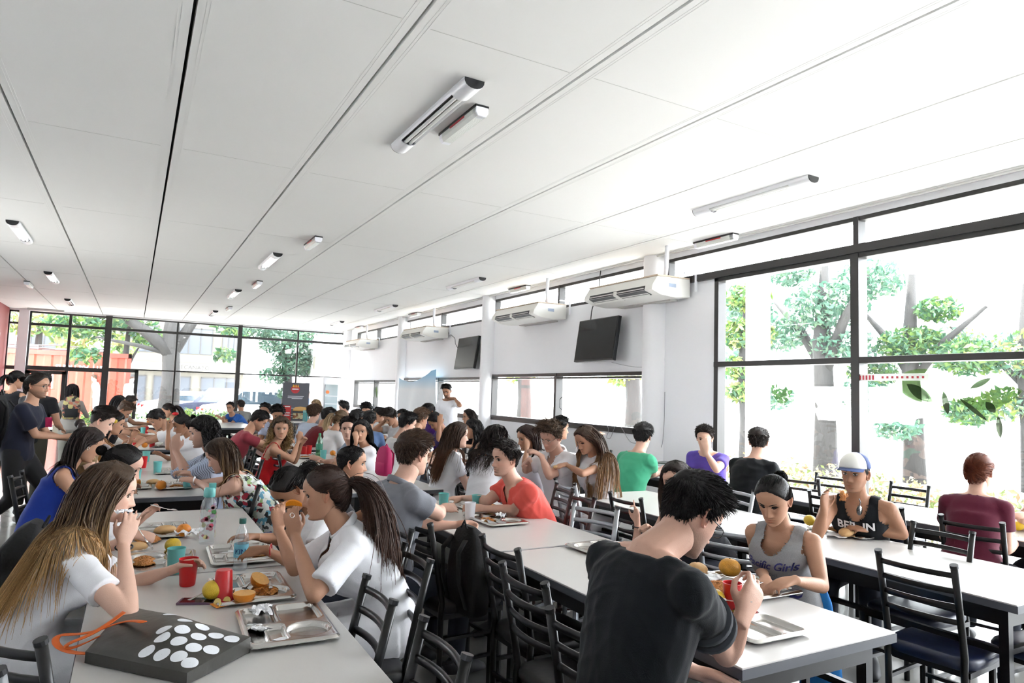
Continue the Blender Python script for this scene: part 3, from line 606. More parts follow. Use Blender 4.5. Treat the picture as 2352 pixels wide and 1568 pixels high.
# roll-up banner
bn = thing('rollup_banner', 'dark grey and red roll up banner by the far right windows', 'banner', (3.72, 18.2, 0), math.radians(-6)); bn_m = mat('banner_grey', (.10, .10, .12), .5)
MB().box((-.33, -.004, .12), (.33, .004, 1.72)).build('sheet', bn_m, bn); MB().box((-.35, -.09, 0), (.35, .09, .10)).build('foot', M_LAMP, bn)
MB().box((-.33, -.009, .12), (-.10, -.005, 1.12)).build('red_panel', mat('banner_red', (.55, .03, .03), .5), bn)
MB().tube([(-.02, -.012, 1.55), (-.02, -.006, 1.55)], .11, 24).build('emblem', mat('emblem_red', (.5, .03, .04), .5), bn)
m = MB()
for k in range(4): m.poly([(-.075+k*.04, 0), (-.045+k*.04, 0), (-.055+k*.04, .075), (-.068+k*.04, .06)], .004, R=[[1, 0, 0], [0, 0, 1], [0, 1, 0]], o=(-.02+.005, -.018, 1.60))
m.build('emblem_flames', mat('emblem_yellow', (.8, .5, .05), .5), bn)
m = MB().box((-.10, -.018, 1.535), (.06, -.013, 1.565))
for z, x0, x1 in ((1.36, -.2, .2), (1.32, -.2, .18), (1.30, -.1, .16)): m.box((x0, -.012, z), (x1, -.007, z+.012))
for z in (1.08, .92, .86, .72, .62, .5, .4): m.box((-.26, -.014, z), (-.13, -.010, z+.025)); m.box((-.1, -.012, z-.03), (.2, -.007, z-.02))
m.build('print', M_WHITEP, bn)
m = MB().lathe([(0, .12), (.14, .10), (.19, .03), (.19, 0), (.001, 0)], 20, (.13, -.02, .98), 1, .06); m.build('food_picture', mat('bun_print', (.62, .36, .12), .5), bn, smooth=True)
MB().box((-.05, -.03, .78), (.31, -.008, .93)).build('food_picture', mat_spots('filling_print', [(.62, .5, .25), (.45, .16, .08), (.7, .62, .4), (.3, .12, .06)], 22), bn)
# drinks fridge, glass door
fg = thing('drinks_fridge', 'white drinks fridge with a glass door in the far right corner', 'fridge', (5.75, 21.8, 0)); MB().box((-.46, 0, 0), (.46, .6, 1.95)).build('body', M_WHITEP, fg, bevel=.01)
MB().box((-.40, -.03, .25), (.0, .0, 1.72)).build('glass_door', mat('fridge_glass', (.30, .36, .38), .15), fg); m = MB()
for z in (.55, .85, 1.1, 1.35): m.box((-.39, -.034, z), (-.01, -.03, z+.012))
m.build('shelf', M_WHITEP, fg); MB().tube([(-.32, -.045, 1.48), (-.32, -.03, 1.48)], .055, 16).build('round_sticker', mat('sticker_orange', (.8, .2, .05), .5), fg)
# aqua crate on the small stand
cr = thing('plastic_crate', 'aqua plastic crate standing on the small rack by the banner', 'crate', (4.05, 17.3, .76)); m = MB()
for sx in (-1, 1):
    m.box((sx*.27-.008, -.18, 0), (sx*.27+.008, .18, .03)); m.box((sx*.27-.008, -.18, .22), (sx*.27+.008, .18, .27))
    for k in range(9): m.box((sx*.27-.006, -.18+k*.044, 0), (sx*.27+.006, -.165+k*.044, .25))
for sy in (-1, 1):
    m.box((-.27, sy*.18-.008, 0), (.27, sy*.18+.008, .03)); m.box((-.27, sy*.18-.008, .22), (.27, sy*.18+.008, .27))
    for k in range(13): m.box((-.27+k*.044, sy*.18-.006, 0), (-.255+k*.044, sy*.18+.006, .25))
m.box((-.27, -.18, 0), (.27, .18, .012)); m.build('basket', mat('crate_aqua', (.05, .30, .30), .5), cr)
st = thing('serving_rack', 'small white topped rack carrying the aqua crate', 'rack', (3.95, 17.3, 0)); m = MB()
MB().box((-.5, -.25, .73), (.5, .25, .76)).build('top', M_TOP, st)
for x in (-.45, .45):
    for y in (-.2, .2): m.box((x-.015, y-.015, 0), (x+.015, y+.015, .73))
m.box((-.45, -.2, .3), (.45, .2, .32)); m.box((-.45, -.2, .5), (.45, .2, .52)); m.build('frame', M_BLACK, st)
bx_ = MB()
for k in range(3): bx_.box((-.35+k*.25, -.18, .53), (-.16+k*.25, .1, .66)); bx_.box((-.35+k*.25, -.18, .33), (-.16+k*.25, .1, .45))
bx_.build('stacked_boxes', mat_spots('box_print', [(.45, .12, .08), (.6, .5, .3), (.2, .2, .2), (.5, .3, .2)], 9), st)

# ================================================================ TABLES AND CHAIRS
TW = .82
def make_table():
    t = thing('dining_table', '', 'table', (0, 0, 0), 0, 'long canteen tables'); L = 1.68
    MB().box((0, 0, .722), (TW, L, .75)).build('tabletop', M_TOP, t, bevel=.002)
    MB().box((-.003, -.003, .712), (TW+.003, L+.003, .744)).build('edge_band', M_EDGE, t)
    f = MB()
    for z in (.63,): f.box((.05, .06, z), (TW-.05, .10, z+.08)); f.box((.05, L-.10, z), (TW-.05, L-.06, z+.08)); f.box((.05, .06, z), (.09, L-.06, z+.08)); f.box((TW-.09, .06, z), (TW-.05, L-.06, z+.08))
    f.build('apron', M_BLACK, t)
    for x in (.05, TW-.09):
        for y in (.06, L-.10): MB().box((x, y, 0), (x+.04, y+.04, .71)).build('leg', M_BLACK, t)
    r = MB()
    for y in (.07, L-.09): r.box((.09, y, .50), (TW-.09, y+.025, .525)); r.box((TW/2-.01, y, .525), (TW/2+.01, y+.02, .63))
    for x in (.055, TW-.085): r.box((x, .10, .50), (x+.025, L-.10, .525))
    r.build('stretcher', M_BLACK, t); return t
TB = [(-.10, 1.72, 'nearest left table, carrying the polka dot bag'), (-.10, 3.42, 'left table with the flowered water bottle'), (-.22, 5.76, 'left table in front of the person in the flowered top'), (-.22, 7.45, 'left table behind the one of the flowered top'), (-.25, 9.85, 'fourth table of the left row'), (-.25, 11.53, 'fifth table of the left row'), (-.25, 14.6, 'sixth table of the left row, near the windows'), (-.25, 16.3, 'last table of the left row'),
      (1.76, 1.58, 'front centre table where the person in black eats'), (1.74, 3.29, 'centre table between the grey polo shirt and the coral shirt'), (1.62, 5.55, 'centre table with bare top beyond the person in grey polo'), (1.60, 7.24, 'centre table with the green soda bottle'), (1.56, 9.55, 'table beside the person with curly blond hair'), (1.56, 11.24, 'table behind the curly haired person'), (1.45, 14.65, 'far table before the person in blue at the windows'), (1.45, 16.35, 'far table nearest the windows'),
      (3.44, 1.56, 'right table where the person in the cap eats'), (3.40, 3.25, 'right table behind the raised finger'), (3.30, 5.55, 'table of the three people in white coats'), (3.30, 7.24, 'table behind the three people in white coats'), (3.30, 10.3, 'far right table before the bearded person'), (3.30, 12.0, 'far right table by the fridge'),
      (5.15, 1.95, 'table by the big window beside the person in maroon'), (5.05, 5.35, 'table by the wall of the person in purple'), (5.05, 8.1, 'wall table before the person in the black top with curls'), (5.2, 11.0, 'wall table by the standing person in white'), (5.15, 3.66, 'table by the big window next to the person in the black shirt')]
t0 = make_table()
for i, (x, y, lab) in enumerate(TB):
    if i == 0: t0.location = (x, y, 0); t0['label'] = lab
    else: dup(t0, (x, y, 0), 0, lab)
def make_chair(frame=M_BLACK, seat=M_SEATB):
    # seat centre at origin, sitter faces +x, back at -x
    t = thing('dining_chair', '', 'chair', (0, 0, 0), 0, 'ladder back chairs'); w = .165
    P = [(-.175, 0, .0), (-.18, 0, .44), (-.175, 0, .50), (-.215, 0, .70), (-.262, 0, .905)]
    for sg in (-1, 1): MB().tube([(p[0], sg*w, p[2]) for p in P], .0155, 12).build('back_upright', frame, t, smooth=True); 
    for sg in (-1, 1): MB().tube([(-.260, sg*w, .900), (-.2645, sg*w, .914)], .0175, 12).build('end_cap', M_BLKPL, t)
    for z in (.865, .795, .725, .655):
        xx = np.interp(z, [.5, .70, .905], [-.175, -.215, -.262]); yy = np.linspace(-w, w, 9)
        MB().tube([(xx-.028*(1-(y/w)**2), y, z) for y in yy], [(.008, .013)]*9, 8, side=(1, 0, 0), exp=.5).build('back_slat', frame, t, smooth=True)
    s = MB(); g = []
    n = 20
    for z, k in ((.440, .96), (.452, 1.0), (.475, 1.0), (.488, .96), (.494, .85), (.496, .5)):
        g.append([(np.sign(math.cos(a))*abs(math.cos(a))**.45*.205*k+.01, np.sign(math.sin(a))*abs(math.sin(a))**.45*.20*k, z) for a in np.linspace(0, 2*np.pi, n, endpoint=False)])
    s.grid(g, wrap=True); s.add(g[0], [np.arange(n)[::-1][None]]); s.add(g[-1], [np.arange(n)[None]]); s.build('seat', seat, t, smooth=True)
    f = MB()
    for sg in (-1, 1): f.box((-.175, sg*.175-.012, .415), (.19, sg*.175+.012, .440))
    for x in (-.17, .18): f.box((x-.012, -.175, .415), (x+.012, .175, .440))
    f.build('seat_frame', frame, t)
    for sg in (-1, 1): MB().tube([(.18, sg*.172, 0), (.18, sg*.172, .42)], .0145, 8, side=(1, 0, 0), exp=.5).build('leg', frame, t)
    r = MB()
    for sg in (-1, 1): r.box((-.175, sg*.170-.008, .18), (.18, sg*.170+.008, .198)); r.box((-.175, sg*.170-.008, .30), (.18, sg*.170+.008, .318))
    r.box((-.18-.008, -.17, .24), (-.18+.008, .17, .258)); r.box((.172, -.17, .24), (.188, .17, .258)); r.build('stretcher', frame, t); return t
ch0 = make_chair(); used = [0]
def chair(x, y, face, lab, col='k', dz=0, tilt=None):
    """x,y = middle of the backrest top; face in degrees"""
    a = math.radians(face); cx, cy = x+.262*math.cos(a), y+.262*math.sin(a)
    if used[0] == 0: used[0] = 1; o = ch0; o.location = (cx, cy, dz); o.rotation_euler = (0, 0, a); o['label'] = lab
    else: o = dup(ch0, (cx, cy, dz), a, lab)
    if col == 's': recolor(o, M_BLACK, M_SILVER)
    elif col == 'r': recolor(o, M_BLACK, M_RED_CH)
    elif col == 'kk': recolor(o, M_SEATB, M_SEATK)
    return o
CH = [(3.19, 1.86, 5, 'black chair with blue seat at the front right, tucked to the right table', 'k'), (4.17, 2.27, 180, 'black chair across the right table, right of the person in the cap', 'k'), (4.66, 2.36, 12, 'black chair of the person in maroon', 'k'), (4.62, 2.95, 5, 'black chair left of the maroon shirt, mostly behind the capped person', 'k'),
      (4.17, 1.62, 178, 'black chair at the right edge of the photo, back row', 'k'), (6.1, 4.35, 190, 'black chair by the big window, left of the cap', 'k'), (6.15, 3.62, 182, 'black chair by the big window, right of the cap', 'k'), (4.30, 3.9, 172, 'silver grey chair right of the dark head in glasses', 's'),
      (2.93, 2.75, 20, 'scuffed silver chair beside the person in the grey tank top', 's'), (3.12, 3.2, 5, 'black chair just behind the scuffed silver chair', 'k'), (3.1, 3.85, 2, 'black chair behind the raised finger', 'k'), (4.45, 5.5, 20, 'black chair of the person in green', 'k'),
      (2.66, 3.60, 200, 'silver chair in front of the raised finger, tucked to the centre table', 's'), (3.12, 4.65, -5, 'silver chair behind, next to the dark red chairs', 's'), (5.5, 7.3, -180, 'black chair against the wall behind the long haired person', 'k'), (5.9, 5.9, 176, 'silver chair of the person in purple', 's'),
      (2.83, 3.98, 172, 'dark red chair right of the coral shirt', 'r'), (2.95, 4.4, 168, 'second dark red chair behind the coral shirt', 'r'), (1.39, 3.50, 4, 'black chair carrying the black backpack', 'kk'), (1.12, 2.80, 178, 'black chair pushed back between the two front tables', 'kk'),
      (1.54, 2.83, 2, 'black chair tucked at the centre table, second from the front', 'kk'), (1.37, 2.32, 0, 'black chair at the centre table, left of the sitter in black', 'kk'), (1.27, 1.74, 14, 'black chair of the front sitter in the black t-shirt', 'kk'), (.82, 1.82, 178, 'nearest black chair, bottom centre of the photo', 'kk'), (.80, 2.34, 178, 'black chair behind the person eating an orange', 'kk'),
      (1.22, 3.40, 195, 'black chair left of the grey polo shirt', 'kk'), (2.60, 6.05, 20, 'silver chair behind the brown haired person in white', 's'), (2.75, 5.8, 6, 'black chair of the person with dark curls and white coat', 'k'), (-.70, 6.1, -5, 'black chair at the left edge behind the person in blue', 'kk'),
      (-.27, 2.34, 38, 'black chair in the bottom left corner', 'kk'), (-.33, 2.16, 36, 'pale grey chair in the bottom left corner', 's'), (-.60, 3.0, 5, 'black chair behind the blond person', 'kk'), (1.22, 8.1, 180, 'black chair behind the flowered top, left one', 'k'), (1.10, 6.9, 182, 'black chair between the flowered top and the red tank top', 'k'), (1.32, 7.35, 5, 'black chair of the person in the red tank top', 'k'),
      (2.60, 6.5, 165, 'silver chair beyond the bare centre table', 's'), (2.85, 7.3, 170, 'black chair before the person in the white t-shirt with black hair', 'k'), (2.62, 9.9, 160, 'silver chair before the blond ponytail', 's'), (2.7, 10.6, 170, 'black chair before the person in dark red', 'k'), (2.66, 11.3, 175, 'black chair near the aqua crate', 'k'), (.83, 11.0, 180, 'silver chair behind the man with wavy hair', 's'),
      (5.55, 4.3, 15, 'black chair of the person in the black shirt by the window', 'k'), (4.80, 3.45, 10, 'black chair behind the head of the person in the grey tank top', 'k'), (.84, 10.6, 178, 'black chair of the person in the white blouse, left row', 'k'), (1.2, 5.1, 2, 'black chair of the person with the shaved head', 'k'), (1.12, 4.1, 176, 'black chair to the right of the orange eater\'s table', 'kk'), (.82, 5.2, 178, 'black chair partly hidden behind the flowered shirt', 'k')]
for c in CH: chair(*c)
# ================================================================ PEOPLE
HP = A([(-.1175, .045, .02, 0, .035), (-.114, .070, .0, .022, .030), (-.105, .083, -.010, .036, .02), (-.090, .081, -.025, .048, .01), (-.075, .082, -.040, .056, 0), (-.055, .083, -.062, .0625, -.008), (-.035, .082, -.080, .068, -.01),
        (-.015, .081, -.090, .0715, -.01), (.005, .082, -.097, .0745, -.01), (.025, .090, -.101, .0765, -.01), (.045, .092, -.101, .077, -.01), (.065, .086, -.097, .074, -.01), (.085, .070, -.085, .064, -.01), (.100, .050, -.065, .049, -.01), (.110, .028, -.042, .031, -.01), (.1175, -.01, -.01, 0, -.01)])
_zz = np.linspace(-.1175, .1175, 241); _P = np.stack([np.interp(_zz, HP[:, 0], HP[:, k]) for k in range(1, 5)], 1)
for _ in range(30): _P[1:-1] = (_P[:-2]+2*_P[1:-1]+_P[2:])/4
def hprof(z): return [np.interp(z, _zz, _P[:, k]) for k in range(4)]
def G(d, s): return np.exp(-(d/s)**2)
def face_bump(x, z, sex='m'):
    a = abs(x); rz = np.clip((.014-z)/.050, 0, 1); drop = 1/(1+np.exp((-.047-z)/.0022)); on = 1/(1+np.exp((z-.018)/.006))
    m = (.004+.021*rz**1.2)*drop*on*G(x, .0085+.004*rz)*1.0
    m += .0085*G(a-.0125, .0068)*G(z+.039, .0075)
    m += -.0115*G(a-.031, .0145)*G(z-.003, .0125) + .0045*G(a-.03, .02)*G(z-.024, .008)*(1.3 if sex == 'm' else .6)
    m += .0055*G(z+.0655, .0045)*G(x, .019) + .0065*G(z+.0785, .0055)*G(x, .016) - .0045*G(z+.0718, .0020)*G(x, .022) - .004*G(z+.088, .006)*G(x, .018)
    m += .005*G(z+.106, .011)*G(x, .018) + .004*G(a-.044, .018)*G(z+.022, .016) - .003*G(a-.050, .015)*G(z+.062, .02)
    return m
def head_y(x, z, sex='m'):
    f, b, w_, c = hprof(z); s = np.clip(abs(x)/np.maximum(w_, 1e-5), 0, .999)**(1/.92); co = np.sqrt(1-s*s)
    return c+(f-c)*co**.88+face_bump(x, z, sex)*np.clip(co, 0, 1)
def head_surf(th, z, sex='m', infl=0):
    f, b, w_, c = hprof(z); s, co = np.sin(th), np.cos(th)
    x = w_*np.sign(s)*abs(s)**.92; y = np.where(co > 0, c+(f-c)*abs(co)**.88, c+(c-b)*co)
    if infl is 0 or np.ndim(infl) == 0 and infl == 0: return x, y+face_bump(x, z, sex)*np.clip(co, 0, 1), z+0*th
    k = infl/.085; zc = .0; return x*(1+k), (y+.01)*(1+k)-.01, (z-zc)*(1+k)+zc+0*th
def hair_mask(th, z, style):
    t = abs((np.degrees(th)+180) % 360-180)
    if style in ('short', 'quiff', 'buzz', 'fade', 'curlytop', 'bowl'):
        zh = np.interp(t, [0, 25, 45, 60, 72, 85, 95, 108, 130, 150, 180], [.078, .077, .064, .045, .018, -.012, .002, -.012, -.045, -.058, -.060])
    else: zh = np.interp(t, [0, 25, 45, 60, 72, 85, 95, 108, 130, 150, 180], [.082, .076, .060, .040, .018, .005, .0, -.030, -.060, -.072, -.075])
    return np.clip((z-zh)/.014, 0, 1)
SK = {'light': (.60, .36, .27), 'fair': (.66, .42, .32), 'tan': (.46, .25, .16), 'brown': (.34, .17, .10), 'dark': (.20, .10, .065), 'olive': (.52, .31, .21), 'deep': (.26, .13, .08)}
HC = {'black': (.010, .008, .008), 'dark': (.022, .014, .011), 'brown': (.055, .030, .018), 'chest': (.085, .045, .025), 'dblond': (.16, .10, .055), 'blond': (.38, .25, .13), 'red': (.16, .045, .022)}
def finish(tubes, voxel, smooth=5, name='body'):
    me = tubes.mesh('tmp', True); ob = bpy.data.objects.new('tmp', me); COL.objects.link(ob)
    r = ob.modifiers.new('r', 'REMESH'); r.mode = 'VOXEL'; r.voxel_size = voxel
    s_ = ob.modifiers.new('s', 'SMOOTH'); s_.factor = .5; s_.iterations = smooth
    dg = bpy.context.evaluated_depsgraph_get(); m2 = ob.evaluated_get(dg).to_mesh()
    V = np.zeros(len(m2.vertices)*3, np.float32); m2.vertices.foreach_get('co', V)
    nl = len(m2.loops); L = np.zeros(nl, np.int32); m2.loops.foreach_get('vertex_index', L); st = np.zeros(len(m2.polygons), np.int32); m2.polygons.foreach_get('loop_total', st)
    N = np.zeros(len(m2.vertices)*3, np.float32); m2.vertices.foreach_get('normal', N)
    V = V.reshape(-1, 3).astype(float); N = N.reshape(-1, 3)
    if (st == 4).all(): F = [L.reshape(-1, 4)]
    else:
        off = np.concatenate([[0], np.cumsum(st)[:-1]]); F = [L[off[st == k][:, None]+np.arange(k)] for k in (3, 4) if (st == k).any()]
    bpy.data.objects.remove(ob); bpy.data.meshes.remove(me); return V, F, N
HANDS = {'relax': ((.35, .35, .3, .25), .5), 'fork': ((1.15, 1.1, .95, .6), .9), 'fist': ((1.3, 1.3, 1.3, 1.25), 1.0), 'flat': ((.1, .1, .1, .1), .2), 'point': ((1.25, 1.25, 1.25, .05), .9), 'hold': ((.75, .75, .7, .65), .75), 'face': ((.3, .22, .18, .25), .35), 'pinch': ((.9, .8, .65, .55), .9)}
def hand(mb, W_, yd, zd, side, pose='relax', s=1.0, lod=0):
    """W_ wrist, yd finger direction, zd back-of-hand normal, side +1 = person's left"""
    yd = unit(yd); zd = unit(A(zd)-yd*np.dot(zd, yd)); xd = np.cross(yd, zd); R = np.stack([xd, yd, zd], 1)
    def T(p): return W_ + R @ (A(p)*s)
    th = side                       # thumb side in x: right hand -1, left +1
    mb.tube([T((0, -.03, 0)), T((0, .0, 0)), T((th*.004, .03, 0)), T((th*.002, .062, 0)), T((0, .088, -.002)), T((0, .100, -.003))], A([(.026, .020), (.028, .019), (.037, .0175), (.042, .0155), (.0405, .0135), (.034, .008)])*s, 14, side=xd, exp=.8)
    curls, tc = HANDS[pose]; mn = .0092 if lod >= 2 else .0
    for i, (bx, L) in enumerate(((-.031, .056), (-.0105, .070), (.0105, .076), (.031, .068))):
        p = A([bx*th, .090 if i not in (0,) else .083, -.001]); ang = 0.05*(i == 3)+curls[i]*.35; pts = [p+A([0, -.02, 0]), p.copy()]; spread = (i-1.5)*.07*th*(1-curls[i]*.7)
        for q, fr in enumerate((.46, .30, .24)):
            p = p + A([math.sin(spread)*L*fr, math.cos(ang)*L*fr, -math.sin(ang)*L*fr]); pts.append(p.copy()); ang += curls[i]*(1.05 if q == 0 else .75)
        rr = A([.0088, .0088, .0080, .0074, .0060])*(.92 if i == 0 else 1); rr = np.maximum(rr, mn)
        mb.tube([T(q) for q in pts], rr*s, 8)
    b = A([th*.018, .018, -.004]); d1 = unit(A([th*.75, .75, -.15-.45*tc])); d2 = unit(A([th*(.35-.35*tc), .85, -.35*tc])); d3 = unit(A([th*(.15-.6*tc), .85, -.3*tc]))
    p1 = b+d1*.042; p2 = p1+d2*.032; p3 = p2+d3*.026; mb.tube([T(b-d1*.012), T(b), T(p1), T(p2), T(p3)], np.maximum(A([.013, .0155, .0115, .0098, .0072]), mn)*s, 8)
    return T((0, .075, -.028)), R
def wrinkle(V, N, amp, seed, k=26):
    rs = np.random.RandomState(seed); d = np.zeros(len(V))
    for i in range(7):
        dr = unit(rs.randn(3)*A([1, 1, .6])); f = k*(.5+1.3*rs.rand()); w2 = unit(rs.randn(3)); ph = rs.rand()*6.28
        q = V@dr*f+1.8*np.sin(V@w2*f*.45+ph)
        d += (1-abs(np.sin(q)))**1.7*(1.1/(1+i*.25))*(.5+.5*np.sin(V@w2*9+ph*2))
    return V+N*np.maximum(amp*(d-d.mean()), -.0035)[:, None]
PEOPLE = {}
def person(key, label, H, face=0, look=None, pitch=10, roll=0, sex='m', s=None, skin='light', hair='short', hcol='dark', tip=None, hlen=.38, top='tee', tcol=(.7, .7, .7), tmat=None, sl=.55,
           L=None, R=None, lod=2, standing=False, pants=(.02, .025, .04), group='people eating in the canteen', eyes='open', brow=None, beard=0, neckv=False, curl=0, gaze=0, legs=None, lean=1.0, glasses=None, wr=.004, coat=False, part=0, shorts=False, headscale=1.0, hide_legs=False, tuck=.004, nf=.05, nl=.085, bunz=.045, gath=.25):
    H = A(H); fa = math.radians(face); f = A([math.cos(fa), math.sin(fa), 0]); l = A([-math.sin(fa), math.cos(fa), 0]); up = A([0, 0, 1.])
    if look is None: look = face
    la, pa = math.radians(look), math.radians(pitch); hy = A([math.cos(la)*math.cos(pa), math.sin(la)*math.cos(pa), -math.sin(pa)]); hx = A([math.sin(la), -math.cos(la), 0]); hz = np.cross(hx, hy)
    if roll: c_, s_ = math.cos(math.radians(roll)), math.sin(math.radians(roll)); hx, hz = c_*hx+s_*hz, -s_*hx+c_*hz
    fem = sex == 'f'
    if s is None: s = .93 if fem else 1.0
    if standing: s = (H[2]+.115)/1.74
    hs = (.955 if fem else 1.0)*headscale; RH = np.stack([hx, hy, hz], 1)
    J = H+RH@A([0, -.022, -.085])*hs
    nk = nl*s; N0 = J - up*nk*(1.0 if standing else .92) - f*(.012 if standing else nf)*s
    pz = .93*s if standing else .545; Ls = .50*s; dz = N0[2]-pz
    if dz > Ls*.985: Ls = dz/.985
    ln = math.sqrt(max(Ls**2-dz**2, 0))*.92*lean
    PV = A([N0[0], N0[1], pz])-f*ln; root_loc = A([PV[0], PV[1], 0])
    off = root_loc; H, J, N0, PV = H-off, J-off, N0-off, PV-off
    c1 = PV+up*.22*s-f*.03; c2 = N0-(unit(f*.45*ln/.2+up))*.17*s-f*.015
    def spine(t): t = np.asarray(t)[..., None]; return (1-t)**3*PV+3*(1-t)**2*t*c1+3*(1-t)*t*t*c2+t**3*N0
    def extrap(t):
        t = A(t); p = spine(np.clip(t, 0, 1)); return p + np.where(t < 0, t, 0)[:, None]*A([0, 0, 1])*.55*s*0 + np.where(t < 0, t, 0)[:, None]*up*.5*s
    if fem: SEC = A([(-.14, .13, .10, 0), (-.08, .165, .125, -.005), (0, .178, .128, -.005), (.15, .160, .108, 0), (.34, .126, .088, .008), (.52, .134, .096, .014), (.66, .143, .106, .020), (.78, .146, .098, .012), (.88, .140, .078, 0), (.94, .115, .064, 0), (.985, .072, .054, 0), (1.0, .054, .050, 0)])
    else: SEC = A([(-.14, .13, .10, 0), (-.08, .155, .118, 0), (0, .165, .122, 0), (.15, .155, .110, .004), (.34, .146, .102, .012), (.52, .157, .110, .016), (.66, .170, .118, .018), (.78, .176, .112, .010), (.88, .170, .090, 0), (.94, .138, .074, 0), (.985, .085, .064, 0), (1.0, .066, .060, 0)])
    SEC = SEC*A([1, s, s, s]); tt = np.linspace(-.14, 1.0, 24); hw, hd, of = [np.interp(tt, SEC[:, 0], SEC[:, k]) for k in (1, 2, 3)]
    SP = extrap(tt)+f*of[:, None]
    arm = .86 if fem else 1.0; sw = (.150 if fem else .172)*s; sh = spine(.90)-up*.0
    Td = unit(spine(1.0)-spine(.8)); fr = unit(np.cross(l, Td))
    def loc(p): return N0*A([1, 1, 0])+f*p[0]*s+l*p[1]*s+up*p[2]
    arms = []
    for sd, spec in ((1, L), (-1, R)):
        sp_ = dict(spec) if spec else {}
        S0 = sh+l*sd*sw-Td*.012*s; ul, fl_ = .285*s, .245*s
        if 'W' in sp_: Wp = A(sp_['W'])-off
        else:
            w_ = sp_.get('w', (.30, sd*.12, .80)); Wp = loc(w_)
        if 'E' in sp_: E = A(sp_['E'])-off
        elif 'e' in sp_: E = loc(sp_['e'])
        else:
            pole = sp_.get('pole', (-.3, sd*.5, -1)); pole = f*pole[0]+l*pole[1]+up*pole[2]
            d = Wp-S0; D = np.linalg.norm(d)
            if D > (ul+fl_)*.985: Wp = S0+d/D*(ul+fl_)*.985; d = Wp-S0; D = np.linalg.norm(d)
            a_ = (ul*ul-fl_*fl_+D*D)/(2*D); h_ = math.sqrt(max(ul*ul-a_*a_, 0)); dn = d/D; pp = unit(pole-dn*np.dot(pole, dn)); E = S0+dn*a_+pp*h_
        fd = unit(Wp-E); hd_ = sp_.get('dir'); hd_ = unit(f*hd_[0]+l*hd_[1]+up*hd_[2]) if hd_ is not None else unit(fd*.8+f*.15)
        nm = sp_.get('back'); nm = f*nm[0]+l*nm[1]+up*nm[2] if nm is not None else (up*.8+l*sd*.6+f*.2)
        arms.append(dict(sd=sd, S=S0, E=E, W=Wp, dir=hd_, nrm=nm, pose=sp_.get('pose', 'hold')))
    root = thing('person', label, 'person', root_loc, 0, group)
    # ---- body
    b = MB(); sk = A(SK[skin] if isinstance(skin, str) else skin)
    b.tube(SP, np.stack([hw, hd], 1), 20, side=l, exp=.86)
    nr = (.050 if fem else .0585)*s
    b.tube([spine(.90), N0, (N0+J)/2+f*.002, J, H+RH@A([0, -.02, -.03])], [nr*1.1, nr*1.10, nr, nr, nr*.95], 16)
    for a in arms:
        sd = a['sd']; b.tube([N0-Td*.02+up*.015*s, (N0+a['S'])/2+up*.020*s-Td*.015, a['S']], A([.040, .046, .056])*s*arm, 12)
        b.ball(a['S'], .060*s*arm, 12)
        ud = a['E']-a['S']; fd = a['W']-a['E']
        b.tube([a['S'], a['S']+ud*.25, a['S']+ud*.55, a['S']+ud*.9, a['E']], A([.056, .053, .048, .040, .038])*s*arm, 14)
        b.ball(a['E']-unit(unit(ud)*-1+unit(fd))*-.0, .040*s*arm, 10)
        b.tube([a['E'], a['E']+fd*.22, a['E']+fd*.5, a['E']+fd*.8, a['W']], A([(.038, .038), (.042, .040), (.037, .035), (.029, .025), (.027, .021)])*s*arm, 14, side=np.cross(a['dir'], a['nrm']) if abs(np.dot(unit(a['dir']), unit(fd))) > .3 else None)
        a['grip'], a['RH'] = hand(b, a['W'], a['dir'], a['nrm'], sd, a['pose'], s*(.92 if fem else 1.03), lod)
    if fem:
        for sd in (-1, 1): b.ball(spine(.68)+fr*.088*s+l*sd*.062*s, A([.056, .056, .056])*s, 12)
    kn = []
    for sd in (-1, 1):
        hp = PV+l*sd*.09*s
        if legs and sd in legs: K_, A_ = [A(q) for q in legs[sd]]; K_ = PV*A([1, 1, 0])+f*K_[0]+l*K_[1]+up*K_[2]; A_ = PV*A([1, 1, 0])+f*A_[0]+l*A_[1]+up*A_[2]
        elif standing: K_ = hp*A([1, 1, 0])+f*.02+up*.50*s; A_ = hp*A([1, 1, 0])+up*.09
        else: K_ = hp+f*.42*s+l*sd*.03-up*.035; A_ = A([K_[0], K_[1], .10])-f*.03
        kn.append((sd, hp, K_, A_))
        if shorts: b.tube([hp, (hp+K_)/2, K_], A([.085, .075, .055])*s, 14); b.tube([K_, K_*.65+A_*.35, A_], A([.054, .055, .034])*s, 12)
    DD = float(np.linalg.norm(H+off-CAMP)); vox = min(max(.0017*DD, .0046), .0115)
    V, F, Nn = finish(b, vox, {0: 7, 1: 5, 2: 3}[lod])
    # ---- head
    nth, nz = ((150, 120) if DD < 4.5 else (100, 84)) if lod == 0 else {1: (80, 64), 2: (50, 42)}[lod]
    ph = np.linspace(0, np.pi, nz); zz = -.1175*np.cos(ph); th = np.linspace(0, 2*np.pi, nth, endpoint=False); th = th - .35*np.sin(th)
    TH, ZZ = np.meshgrid(th, zz); x, y, z = head_surf(TH, ZZ, sex)
    HV = np.stack([x, y, z], -1)
    col = np.ones(HV.shape)*sk; fr_ = np.clip(np.cos(TH), 0, 1); ax_ = abs(x)
    lipm = (G(z+.0655, .0042)*G(x, .0185)+G(z+.0785, .0058)*G(x, .0165)); lipm = np.clip(lipm*1.5-.35, 0, 1)*fr_
    lc = sk*A([.95, .55, .55]) if fem else sk*A([.88, .62, .60]); col = col*(1-lipm[..., None]*.8)+lc*lipm[..., None]*.8
    chk = (G(ax_-.042, .022)*G(z+.03, .02)+G(x, .012)*G(z+.036, .012))*.35; col = col*(1-chk[..., None]*A([0, .22, .22]))
